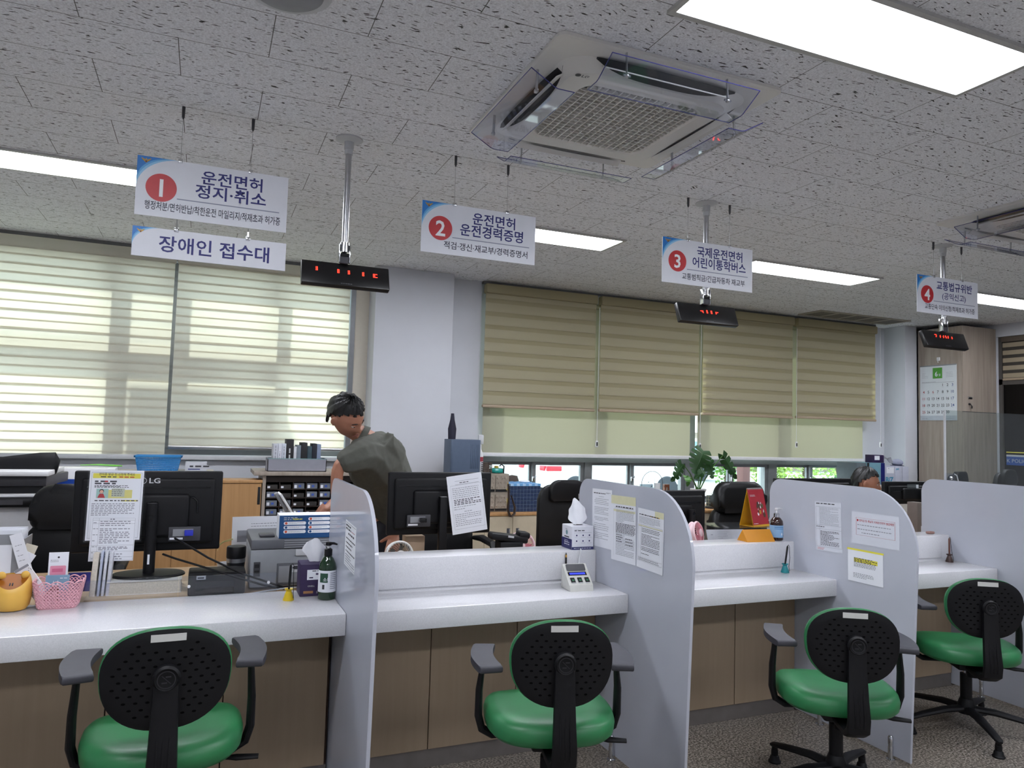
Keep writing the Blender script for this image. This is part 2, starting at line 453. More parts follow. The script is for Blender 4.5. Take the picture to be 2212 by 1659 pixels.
b = MB().m(WALLW); b.box(1.92, 2.24, 6.11, 6.2, 0, CZ); struct(b, 'trim_2')
b = MB().m(WALLW); b.box(7.33, 7.52, 5.92, 6.2, 0, CZ, .004); struct(b, 'trim_3')       # column beside the tall cupboard
b = MB().m(CREAM); b.box(1.13, 1.245, 6.17, 6.2, 0, CZ); struct(b, 'trim_4')

def window(name, x0, x1, z0, z1, bars, hbars, glass_y=6.31, fw=.05, thick=.05):
    f = MB().m(ALU)
    y0, y1 = glass_y - thick / 2, glass_y + thick / 2
    f.box(x0, x0 + fw, y0, y1, z0, z1); f.box(x1 - fw, x1, y0, y1, z0, z1)
    f.box(x0 + fw, x1 - fw, y0, y1, z1 - fw, z1); f.box(x0 + fw, x1 - fw, y0, y1, z0, z0 + fw)
    for a, c in bars: f.box(a, c, y0 - .01, y1 + .01, z0 + fw, z1 - fw)
    for a, c in hbars: f.box(x0 + fw, x1 - fw, y0, y1, a, c)
    o = struct(f, name)
    g = MB().m(GLASS); g.box(x0 + fw, x1 - fw, glass_y - .003, glass_y + .003, z0 + fw, z1 - fw)
    p = g.build('pane', o)
    return o
window('window_1', LX0, LX1, LZ0, LZ1, [(-2.0, -1.93), (-.74, -.64), (-.305, -.225), (.46, .53)], [(1.92, 2.05)], 6.30)
# right window: a low row of sliding sashes under a deep rail, fixed glass above
f = MB().m(ALU); yy0, yy1 = 6.22, 6.34
f.box(RX0, RX0 + .05, yy0, yy1, RZ0, RZ1); f.box(RX1 - .08, RX1, yy0, yy1, RZ0, RZ1)
f.box(RX0, RX1, yy0, yy1, RZ0, RZ0 + .03); f.box(RX0, RX1, yy0 - .01, yy1, 1.135, 1.19); f.box(RX0, RX1, yy0, yy1, 2.6, RZ1)
for a, c in ((3.385, 3.455), (4.545, 4.66), (5.63, 5.74)): f.box(a, c, yy0 - .005, yy1, RZ0, RZ1)
wo = struct(f, 'window_2')
SASH = [(2.38, 2.86, .02), (2.84, 3.385, 0), (3.455, 3.93, .02), (3.91, 4.545, 0), (4.66, 5.16, .02), (5.13, 5.63, 0), (5.74, 6.25, .02), (6.23, 6.90, 0)]
for a, c, dy in SASH:
    s = MB().m(ALU); u0, u1 = 6.235 + dy * 1.6, 6.262 + dy * 1.6; k = .038
    s.box(a, a + k, u0, u1, .77, 1.135); s.box(c - k, c, u0, u1, .77, 1.135); s.box(a + k, c - k, u0, u1, .77, .80); s.box(a + k, c - k, u0, u1, 1.105, 1.135)
    so_ = s.build('sash', wo)
    g = MB().m(GLASS); g.box(a + k, c - k, u0 + .010, u0 + .016, .80, 1.105); g.build('pane', so_)
for a in (2.85, 3.92, 5.145, 6.24):
    s = MB().m(CHROME); s.box(a - .012, a + .012, 6.215, 6.235, .955, 1.0, .004); s.tube([(a, 6.22, .985), (a + .012, 6.205, .99), (a + .016, 6.205, 1.01)], .004); s.build('latch', wo)
g = MB().m(GLASS)
for a, c in ((RX0 + .05, 3.385), (3.455, 4.545), (4.66, 5.63), (5.74, RX1 - .08)): g.box(a, c, 6.277, 6.283, 1.19, 2.6)
g.build('pane', wo)
b = MB().m(WHITEP); b.box(RX0 - .02, RX1, 6.13, 6.2, .71, .74, .004); struct(b, 'trim_5')
b = MB().m(LGREY); b.box(LX0, LX1 + .03, 6.15, 6.2, 1.125, 1.16, .004); struct(b, 'trim_6')
b = MB().m(ALU); b.box(LX1, LX1 + .04, 6.16, 6.2, 1.16, 2.73); struct(b, 'trim_7')
b = MB().m(mat('ceiling_edge_trim', '#77777a', rough=.6)); b.box(XL, 1.24, 6.165, 6.2, 2.725, 2.75); b.box(2.24, 7.05, 6.07, 6.11, 2.728, 2.75); struct(b, 'trim_8')

# opening in the right wall: dark glazed door below, striped shade above
b = MB().m(mat('dark_door_frame', '#4a4642', rough=.5)); b.box(XR + .03, XR + .08, 3.6, 5.36, 2.08, 2.14); b.box(XR + .03, XR + .08, 5.32, 5.36, 0, 2.61); b.box(XR + .03, XR + .08, 4.35, 4.42, 0, 2.08); b.box(XR + .03, XR + .08, 3.6, 3.64, 0, 2.61)
dr = struct(b, 'door_1')
g = MB().m(clear_mat('tinted_door_glass', '#39403f', fog=.0)); g.box(XR + .05, XR + .056, 3.64, 5.32, .02, 2.08); g.build('glass', dr)
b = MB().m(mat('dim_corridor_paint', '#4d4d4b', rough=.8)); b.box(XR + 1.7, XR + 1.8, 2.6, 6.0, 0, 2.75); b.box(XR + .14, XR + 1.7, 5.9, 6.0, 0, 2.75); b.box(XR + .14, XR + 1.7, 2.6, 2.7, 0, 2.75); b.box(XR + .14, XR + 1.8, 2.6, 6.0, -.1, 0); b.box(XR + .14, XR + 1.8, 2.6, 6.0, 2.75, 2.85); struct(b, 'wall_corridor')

# ------------------------------------------------------------------ blinds
ZL_T = cloth_mat('cream_shade_fabric', '#dedbd0', '#f3efe6', .60)
ZL_B = cloth_mat('cream_shade_fabric_rear', '#dedad0', '#f3eee4', .60)
ZR_T = cloth_mat('khaki_shade_fabric', '#c6bfa6', '#e0d9bb', .42)
ZR_B = cloth_mat('khaki_shade_fabric_rear', '#b7af92', '#d4cba8', .42)
ROLL = cloth_mat('pale_green_roller_fabric', '#bdbba8', '#d6d4c0', .34)
RAIL = mat('beige_rail', '#a8967f', rough=.5, noise=.03)
def zebra(label, x0, x1, y, z0, z1, period, strip, ft, fb, phase=0.0, rail=RAIL, group='striped shades', ff=None):
    t = thing('window_shade', label, 'blind', ((x0 + x1) / 2, y, z0), 0, group)
    hw = (x1 - x0) / 2; h = z1 - z0
    c = MB().m(ff or fb); c.box(-hw, hw, -.03, .05, h - .085, h, .012); c.build('cassette', t)
    for nm, mt_, yy, ph in (('front_fabric', ft, 0.0, 0.0), ('rear_fabric', fb, .005, period / 2)):
        s = MB().m(mt_); s.smooth = False
        z = .03 - period + (ph + phase) % period
        while z < h - .08:
            a, c_ = max(z, .025), min(z + strip, h - .08)
            if c_ > a + .004: s.box(-hw + .006, hw - .006, yy, yy + .0012, a, c_)
            z += period
        s.build(nm, t)
    c = MB().m(rail); c.box(-hw + .004, hw - .004, -.012, .028, 0, .026, .006); c.build('bottom_rail', t)
    return t
zebra('cream translucent striped shade at the far end behind the copier', -2.5, -.262, 6.165, 1.125, 2.72, .1335, .083, ZL_T, ZL_B, .02)
zebra('cream translucent striped shade beside the white column, steel bottom bar', -.25, 1.086, 6.165, 1.205, 2.72, .1335, .083, ZL_T, ZL_B, .055, STEEL)
RB = [(2.245, 3.375, 1.618, 'khaki striped shade nearest the white column'), (3.415, 4.565, 1.622, 'khaki striped shade over the monstera side, second from the column'),
      (4.60, 5.785, 1.632, 'khaki striped shade third from the column, behind the third number display'), (5.83, 7.0, 1.64, 'khaki striped shade nearest the tall cupboard')]
for i, (a, c, z, lb) in enumerate(RB):
    zebra(lb, a, c, 6.03, z, 2.72, .118, .078, ZR_T, ZR_B, .01 * i, group='khaki striped shades')
for a, c, lb in ((2.29, 4.53, 'pale green roller blind under the two shades nearer the column'), (4.62, 6.90, 'pale green roller blind under the two shades nearer the tall cupboard')):
    t = thing('roller_blind', lb, 'blind', ((a + c) / 2, 6.125, 1.19), 0, 'roller blinds'); hw = (c - a) / 2
    s = MB().m(ROLL); s.box(-hw, hw, 0, .0012, .02, 1.42); s.build('fabric', t)
    s = MB().m(WHITEP); s.box(-hw - .01, hw + .01, -.012, .012, -.005, .028, .005); s.build('bottom_bar', t)
    s = MB().m(ROLL); s.tube([(-hw, 0, 1.44), (hw, 0, 1.44)], .025, 14); s.build('roll', t)
# pull cords with tassel weights
for x, z0, z1, lb in ((3.385, 1.30, 2.6, 'thin pull cord hanging between the two khaki shades nearer the column'), (4.555, 1.30, 2.6, 'thin pull cord at the bright gap in the middle of the khaki shades'),
                  (5.80, 1.34, 2.6, 'thin pull cord hanging between the two khaki shades nearer the cupboard'), (7.03, 1.36, 2.7, 'thin pull cord against the white pillar by the cupboard')):
    t = thing('pull_cord', lb, 'cord', (x, 5.995, z0), 0, 'shade pull cords')
    s = MB().m(WHITEP); s.tube([(0, 0, .05), (.002, 0, z1 - z0)], .0022, 6); s.build('cord', t)
    s = MB().m(WHITEP); s.box(-.013, .013, -.006, .006, -.012, .05, .004); s.build('weight_case', t)
    s = MB().m(DARK); s.box(-.007, .007, -.009, .005, 0, .036, .003); s.build('weight', t)

# ------------------------------------------------------------------ ceiling lamps
def lamp(x1, y0, label):
    t = thing('ceiling_lamp', label, 'ceiling light', (x1 - .635, y0 + .15, CZ), 0, 'flat panel ceiling lamps')
    f = MB().m(mat('lamp_frame', '#b9b9b6', rough=.4))
    for a, c, d, e in ((-.655, .655, -.172, -.150), (-.655, .655, .150, .172), (-.655, -.635, -.15, .15), (.635, .655, -.15, .15)): f.box(a, c, d, e, -.012, -.0005)
    f.build('frame', t)
    p = MB().m(LIGHTM); p.smooth = False; p.box(-.635, .635, -.15, .15, -.009, -.001); p.build('diffuser', t)
for x1, y0, lb in ((.16, 4.28, 'flat ceiling lamp behind the number 1 sign'), (2.585, 4.28, 'flat ceiling lamp peeking out behind the number 2 sign'), (5.012, 4.28, 'flat ceiling lamp peeking out behind the number 3 sign'),
                   (7.44, 4.28, 'flat ceiling lamp peeking out behind the number 4 sign'), (2.562, 1.545, 'large near flat ceiling lamp above the air conditioner'),
                   (.137, 1.545, 'unseen flat ceiling lamp added over the low wheelchair desk'), (4.987, 1.545, 'unseen flat ceiling lamp added beyond the big near one'),  # near row continued out of view, added to brighten the room
                   (.137, -.90, 'unseen flat ceiling lamp added over the waiting area'), (2.562, -.90, 'unseen flat ceiling lamp added over the middle of the waiting area'), (4.987, -.90, 'unseen flat ceiling lamp added over the far waiting area')):  # extra row behind the camera, out of view, added as fill light
    lamp(x1, y0, lb)

# ------------------------------------------------------------------ counter
ZC = .729
SEC = [(-2.4, .519), (.533, 1.728), (1.742, 2.931), (2.945, 4.128), (4.142, 5.34)]
NAMES = ['low wheelchair desk nearest the camera', 'desk under the number 2 sign', 'desk under the number 3 sign', 'desk under the number 4 sign', 'desk at the far end past the last partition']
for i, (a, c) in enumerate(SEC):
    back = 3.2 if i == 0 else 3.042
    b = MB().m(QUARTZ); b.box(a, c, 2.755, back, ZC - .08, ZC, .004)
    tag(b.build('quartz_worktop'), 'thick white quartz counter top of the ' + NAMES[i], 'counter top', 'white counter tops')
    if i:
        b = MB().m(QUARTZ); b.box(a, c, 3.0425, 3.2, ZC - .08, .873, .004); b.box(a + .001, c - .07, 3.036, 3.043, ZC + .017, .8725, .002)
        tag(b.build('raised_ledge'), 'raised white quartz ledge behind the ' + NAMES[i], 'ledge', 'raised white ledges')
    t = thing('counter_cabinet', 'beige laminate panelled front below the ' + NAMES[i], 'cabinet', ((a + c) / 2, 3.03, 0), 0, 'counter bases')
    L = c - a
    s = MB().m(mat('panel_gap_brown', '#3a2216', rough=.7)); s.box(-L / 2 + .004, L / 2 - .004, .016, .16, .075, ZC - .081); s.build('carcass', t)
    s = MB().m(KICK); s.box(-L / 2 + .004, L / 2 - .004, .006, .03, 0.001, .0745); s.build('plinth', t)
    if i == 0: edges = [-1.90, -1.48, -1.074, -.672, -.275, .119, .508]
    else: edges = [a + .004 + (L - .008) * k / 3 for k in range(4)]
    for e0, e1 in zip(edges[:-1], edges[1:]):
        s = MB().m(LAMIN); s.box(e0 + .002 - (a + c) / 2, e1 - .002 - (a + c) / 2, 0, .0155, .076, ZC - .081, .0012, 1); s.build('panel', t)

# ------------------------------------------------------------------ frosted partitions
def partition(x, label, tapes):
    t = thing('desk_partition', label, 'partition', (x, 2.77, 0), 0, 'frosted desk partitions')
    # outline in (y, z): upright front that leans back a little, a large front curve, a small back curve
    out = [(-.42, .012), (.455, .012), (.455, 1.12)]
    out += [(.375 + .08 * math.cos(R(v)), 1.12 + .078 * math.sin(R(v))) for v in range(10, 91, 16)]
    out += [(-.20 - .26 * math.sin(R(v)), .918 + .28 * math.cos(R(v))) for v in range(0, 91, 6)]
    bm = MB().m(FROST); bm.tf(Matrix(((0, 0, 1, 0), (1, 0, 0, 0), (0, 1, 0, 0), (0, 0, 0, 1)))); bm.prism(out, -.0062, .0062, .0015, 1)
    bm.build('panel', t)
    for y in (-.335, .075):
        for dx in (-.0235,):
            s = MB().m(CHROME)
            s.lathe([(.020, 0), (.020, .004), (.012, .006), (.0115, .055), (.010, .062), (.0115, .068), (.0115, .098), (.008, .104), (0, .106)], 16, (dx, y, 0.0))
            s.build('floor_clamp', t)
    return t
def frost_mat():
    m = bpy.data.materials.new('frosted_acrylic'); m.use_nodes = True
    n = m.node_tree.nodes; l = m.node_tree.links; b = n['Principled BSDF']
    b.inputs['Roughness'].default_value = .06; b.inputs['Specular IOR Level'].default_value = .5
    out = n['Material Output']
    b.inputs['Base Color'].default_value = lin('#d2d4dc')
    tl = n.new('ShaderNodeBsdfTranslucent'); tl.inputs['Color'].default_value = lin('#dfe4ee')
    mx = n.new('ShaderNodeMixShader'); mx.inputs[0].default_value = .30
    tc = n.new('ShaderNodeTexCoord'); t = n.new('ShaderNodeTexNoise'); t.inputs['Scale'].default_value = 7
    r = n.new('ShaderNodeValToRGB'); r.color_ramp.elements[0].color = lin('#c3c5ce'); r.color_ramp.elements[1].color = lin('#cdcfd7')
    l.new(tc.outputs['Object'], t.inputs['Vector']); l.new(t.outputs['Fac'], r.inputs['Fac']); l.new(r.outputs['Color'], b.inputs['Base Color'])
    l.new(b.outputs[0], mx.inputs[1]); l.new(tl.outputs[0], mx.inputs[2]); l.new(mx.outputs[0], out.inputs[0])
    return m
FROST = frost_mat()
for x, lb in ((.526, 'glossy frosted partition seen edge-on beside the green pump bottle'), (1.735, 'frosted partition with three papers taped on it, beside the white tissue box'),
              (2.935, 'frosted partition with a red-boxed notice and a yellow-taped paper'), (4.135, 'blank frosted partition cut by the picture edge, behind the farthest stool')):
    partition(x, lb, None)

# ------------------------------------------------------------------ green stools
BK = mat('stool_black_plastic', '#0b0b0e', rough=.52, spec=.3, noise=.1, nscale=30, bump=.10, bscale=420)
BK2 = mat('stool_dimple_black', '#020203', rough=.8, spec=.1, noise=0)
def back_shell(u, v, d=0.0, k=1.0):
    """point of the oval back: u,v in -1..1"""
    x = u * .168 * k; z = v * .137 * k
    y = .235 * (x * x) * 3.4 - d - .10 * v * .137
    return Vector((x, y, z))
def oval(mb, d0, d1, k, rim=.012, n=48, rings=9, hole=None):
    """dished oval plate between depth offsets d0 (back) and d1 (front)"""
    def pt(r, A, d):
        ex = 2.35
        cu = math.copysign(abs(math.cos(A)) ** (2 / ex), math.cos(A)); cv = math.copysign(abs(math.sin(A)) ** (2 / ex), math.sin(A))
        w = 1.0 + .06 * cv
        return back_shell(cu * r * w, cv * r, d, k)
    vs = []; fs = []
    for side, d in ((0, d0), (1, d1)):
        base = len(vs)
        for i in range(1, rings + 1):
            rr = i / rings
            dd = d
            if i == rings: dd = (d0 * .65 + d1 * .35) if side == 0 else (d0 * .35 + d1 * .65); rr = 1.0
            for j in range(n): vs.append(pt(rr * (1.0 if i < rings else 1.0), 2 * PI * j / n, dd))
        vs.append(back_shell(0, 0, d, k)); cidx = len(vs) - 1
        for i in range(rings - 1):
            for j in range(n):
                a = base + i * n + j; b_ = base + i * n + (j + 1) % n
                f = (a, b_, b_ + n, a + n)
                fs.append(f if side else f[::-1])
        for j in range(n):
            f = (cidx, base + (j + 1) % n, base + j)
            fs.append(f if side else f[::-1])
    o0 = (rings - 1) * n; o1 = rings * n + 1 + (rings - 1) * n
    for j in range(n): fs.append((o0 + j, o0 + (j + 1) % n, o1 + (j + 1) % n, o1 + j)[::-1])
    mb.add(vs, fs)
def make_stool(label, zs=0.0, za=0.0):
    t = thing('swivel_stool', label, 'chair', (0, 0, 0), 0, 'green swivel chairs at the counter')
    # five-star base on glides
    s = MB().m(BK); s.lathe([(.028, .085), (.040, .085), (.040, .125), (.031, .150), (.029, .155)], 20)
    for k in range(5):
        A = R(72 * k + 54); dx, dy = math.cos(A), math.sin(A)
        s.tube([(dx * .02, dy * .02, .108), (dx * .12, dy * .12, .106), (dx * .24, dy * .24, .088), (dx * .315, dy * .315, .074), (dx * .33, dy * .33, .070)], [.026, .025, .021, .018, .010], 10, True, .62)
        s.lathe([(.0, .05), (.014, .05), (.012, .066), (.015, .075)], 12, (dx * .31, dy * .31, 0))
    s.build('star_base', t)
    for k in range(5):
        A = R(72 * k + 54); dx, dy = math.cos(A), math.sin(A)
        s = MB().m(BK); s.lathe([(.027, 0), (.027, .006), (.022, .012), (.019, .026), (.015, .03), (.015, .052)], 14, (dx * .31, dy * .31, 0)); s.build('glide', t)
    s = MB().m(BK); s.cyl((0, 0, .12), (0, 0, .292 + zs * .4), .0265, .0265, 20); s.build('gas_sleeve', t)
    s = MB().m(CHROME); s.cyl((0, 0, .28 + zs * .4), (0, 0, .372 + zs), .0145, .0145, 16); s.build('gas_piston', t)
    # mechanism, lever and tilt knob
    s = MB().m(BK); s.box(-.075, .075, -.10, .09, .35 + zs, .392 + zs, .012); s.box(-.16, .16, -.02, .04, .378 + zs, .396 + zs, .006); s.build('seat_plate', t)
    s = MB().m(BK); s.tube([(.06, .0, .362 + zs), (.15, -.01, .36 + zs), (.19, -.015, .357 + zs)], [.006, .006, .008]); s.tube([(.185, -.015, .357 + zs), (.21, -.02, .356 + zs), (.275, -.03, .354 + zs)], [.010, .015, .012], 10, True, .6); s.build('height_lever', t)
    s = MB().m(BK); s.lathe([(.012, .318), (.028, .320), (.029, .345), (.02, .352)], 14, (.0, -.07, zs)); s.build('tension_knob', t)
    # seat cushion
    def sq(A, e): return (math.copysign(abs(math.cos(A)) ** (2 / e), math.cos(A)), math.copysign(abs(math.sin(A)) ** (2 / e), math.sin(A)))
    s = MB().m(GREEN); n = 56; vs = []; fs = []
    prof = [(.80, 0), (.93, .006), (.985, .02), (1.0, .042), (.975, .062), (.92, .074), (.80, .081), (.6, .082), (.3, .078)]
    for r_, z in prof:
        for j in range(n):
            A = 2 * PI * j / n; cx, cy = sq(A, 2.9)
            y = cy * r_ * .215
            zz = z - (.020 * max(0, cy * r_) ** 3 if z > .03 else .006 * max(0, cy * r_) ** 3) + .014 * max(0, abs(cx * r_) - .55) * (1 if z > .04 else 0)
            vs.append((cx * r_ * .228 * (1.0 - .05 * max(0, -cy)), y + .012, .396 + zs + zz))
    for i in range(len(prof) - 1):
        for j in range(n):
            a = i * n + j; c = i * n + (j + 1) % n; fs.append((a, c, c + n, a + n))
    vs.append((0, .012, .396 + zs + .076)); k = len(vs) - 1
    for j in range(n): fs.append(((len(prof) - 1) * n + j, (len(prof) - 1) * n + (j + 1) % n, k))
    fs.append(tuple(range(n))[::-1])
    s.add(vs, fs); s.build('seat', t)
    # back: perforated black shell with a green cushion on its front
    BZ = .682 + zs
    T = Matrix.Translation((0, -.222, BZ)) @ Matrix.Rotation(R(-5), 4, 'X')
    s = MB().m(BK); s.tf(T); oval(s, .010, -.002, 1.0)
    shell = s.build('back_shell', t); shell['label'] = 'black oval back shell'
    s = MB().m(BK2); s.tf(T)
    for r_ in range(-6, 7):
        for c_ in range(-5, 6):
            u = (c_ + (.5 if r_ % 2 else 0)) / 5.6; v = r_ / 7.2
            if (abs(u) / .86) ** 2.2 + (abs(v) / .86) ** 2.2 > 1 or (abs(u) < .21 and v < .26) or (v > .66 and abs(u) < .36): continue
            p = back_shell(u, v, .0108)
            for kk in (0,):
                pts = [back_shell(u + .034 * math.cos(2 * PI * q / 10), v + .024 * math.sin(2 * PI * q / 10), .0108) for q in range(10)]
                s.add(pts, [tuple(range(10))[::-1]], False)
    s.build('dimples', shell)
    s = MB().m(mat('handle_slot_inside', '#c9c9c4', rough=.5, noise=.02)); s.tf(T)
    s.surf(lambda u, v: back_shell(.27 - .54 * u, .76 + .15 * v, .0108), 10, 2)
    slot_o = s.build('handle_slot', shell); slot_o['label'] = 'pale handle slot'
    s = MB().m(GREEN); s.tf(T); oval(s, -.002, -.034, 1.022); s.build('back_cushion', t)
    # spine from under the seat up to the round boss
    s = MB().m(BK)
    path = [(-.02, -.06, .372), (0, -.15, .362), (0, -.225, .362), (0, -.262, .385), (0, -.272, .43), (0, -.262, .50), (0, -.252, .60), (0, -.248, .692)]
    wid = [.046, .044, .043, .042, .041, .038, .035, .033]
    thk = [.014, .014, .014, .016, .016, .015, .013, .012]
    vs = []; fs = []; m_ = 12
    for i, (p, w, th) in enumerate(zip(path, wid, thk)):
        a = Vector(path[max(0, i - 1)]); c = Vector(path[min(len(path) - 1, i + 1)]); d = (c - a); d.x = 0; d.normalize(); nrm = Vector((0, d.z, -d.y))
        for j in range(m_):
            A = 2 * PI * j / m_; cx, cy = sq(A, 4)
            vs.append(Vector((0, p[1], p[2] + zs)) + Vector((cx * w, 0, 0)) + nrm * cy * th)
    for i in range(len(path) - 1):
        for j in range(m_):
            a = i * m_ + j; c = i * m_ + (j + 1) % m_; fs.append((a, c, c + m_, a + m_))
    fs.append(tuple(range(m_))[::-1]); fs.append(tuple((len(path) - 1) * m_ + j for j in range(m_)))
    s.add(vs, fs)
    s.tf(Matrix.Translation((0, -.234, .692 + zs)) @ Matrix.Rotation(R(90), 4, 'X')); s.lathe([(.033, 0), (.036, .004), (.036, .022), (.030, .030), (.029, .0285), (.026, .0275), (0, .027)], 28)
    for dx in (-.016, 0, .016):
        s.tf(); s.tube([(dx, -.282, .40 + zs), (dx, -.287, .435 + zs), (dx, -.2775, .50 + zs), (dx, -.268, .545 + zs)], .0035, 6)
    spine = s.build('spine', t)
    s = MB().m(mat('boss_mark', '#232327', rough=.6)); s.tf(Matrix.Translation((0, -.2645, .692 + zs)) @ frame((0, 0, 0), (1, 0, 0), (0, 0, 1)))
    s.smooth = False
    ring = lambda r0, r1: s.add([(r * math.cos(2 * PI * i / 24), r * math.sin(2 * PI * i / 24), 0) for r in (r0, r1) for i in range(24)], [(i, (i + 1) % 24, 24 + (i + 1) % 24, 24 + i)[::-1] for i in range(24)])
    ring(.0215, .024); s.add([(-.013, .011, 0), (-.010, .011, 0), (.013, -.011, 0), (.010, -.011, 0)], [(0, 3, 2, 1)]); s.add([(-.012, -.006, 0), (-.012, -.010, 0), (.002, -.010, 0), (.002, -.006, 0)], [(0, 1, 2, 3)]); s.add([(-.002, .010, 0), (-.002, .006, 0), (.012, .006, 0), (.012, .010, 0)], [(0, 1, 2, 3)])
    s.build('boss_emblem', spine)
    # arms
    for sg in (-1, 1):
        s = MB().m(BK)
        s.tube([(sg * .12, .01, .376 + zs), (sg * .20, .01, .374 + zs), (sg * .236, .01, .395 + zs), (sg * .249, .008, .44 + zs), (sg * .249, .004, .53 + zs), (sg * .243, 0, .60 + za), (sg * .240, 0, .652 + za)], [.024, .023, .025, .025, .023, .019, .018], 12, True, .55)
        arm = s.build('arm', t)
        s = MB().m(PAD)
        pts = []
        for i in range(13):                       # crescent pad, bowed outwards
            v = i / 12; y = -.125 + .25 * v; bow = .022 * math.sin(PI * v)
            pts.append((sg * (0.238 + .036) + sg * bow - sg * .012, y))
        for i in range(12, -1, -1):
            v = i / 12; y = -.115 + .235 * v; bow = .020 * math.sin(PI * v)
            pts.append((sg * (0.238 - .040) + sg * bow - sg * .012, y))
        if sg > 0: pts = pts
        else: pts = pts[::-1]
        s.tf(Matrix.Translation((0, .0, 0)) @ Matrix.Rotation(R(2), 4, 'X')); s.prism(pts, .648 + za, .672 + za, .008, 3); s.build('arm_pad', t)
    return t
def set_stool(t, x, y, rz): t.location = (x, y, 0); t.rotation_euler = (0, 0, R(rz)); return t
for lb, zs, za, x, y, rz in (('green swivel chair at the low wheelchair desk, back turned to the camera', .018, .040, -.064, 2.515, 1),
                            ('green swivel chair in front of the desk under the number 2 sign', -.015, -.030, 1.173, 2.378, -15),
                            ('green swivel chair in front of the frosted partition with the red-boxed notice', -.038, -.040, 2.42, 2.28, -30),
                            ('green swivel chair at the far end in front of the blank frosted partition', -.038, -.040, 3.572, 2.55, -31)):
    set_stool(make_stool(lb, zs, za), x, y, rz)

# ------------------------------------------------------------------ hanging signs
BLUE = mat('sign_blue', '#1877c8', rough=.4, noise=.03); LBLUE = mat('sign_light_blue', '#8ec6ea', rough=.4, noise=0)
SIGNW = mat('sign_white', '#dfe1e8', rough=.45, noise=.01); DNAVY = mat('sign_navy', '#20236f', rough=.5, noise=0)
RED = mat('sign_red', '#c1272f', rough=.4, noise=.03); GOLD = mat('emblem_gold', '#b08d3c', rough=.4, metal=.3, noise=.05)
RULE = mat('sign_rule_grey', '#8a90a4', rough=.5, noise=0); SINK = mat('sign_small_ink', '#23253a', rough=.5, noise=0)
def emblem(s, x, y, k, z):
    s.m(GOLD)
    for sg in (-1, 1):
        pts = [(0, -.1), (.25, .25), (.62, .42), (1.0, .62), (.86, .30), (.66, .08), (.42, -.12), (.2, -.35), (0, -.5)]
        pts = [(x + sg * a * k, y + c * k) for a, c in pts]
        s.poly(pts if sg > 0 else pts[::-1], z)
    s.poly([(x - .16 * k, y + .1 * k), (x + .16 * k, y + .1 * k), (x + .1 * k, y + .5 * k), (x - .1 * k, y + .5 * k)], z)
    s.m(mat('emblem_dark', '#5e3a30', rough=.5)); s.disc(x, y - .18 * k, .2 * k, z + .0003, 14)
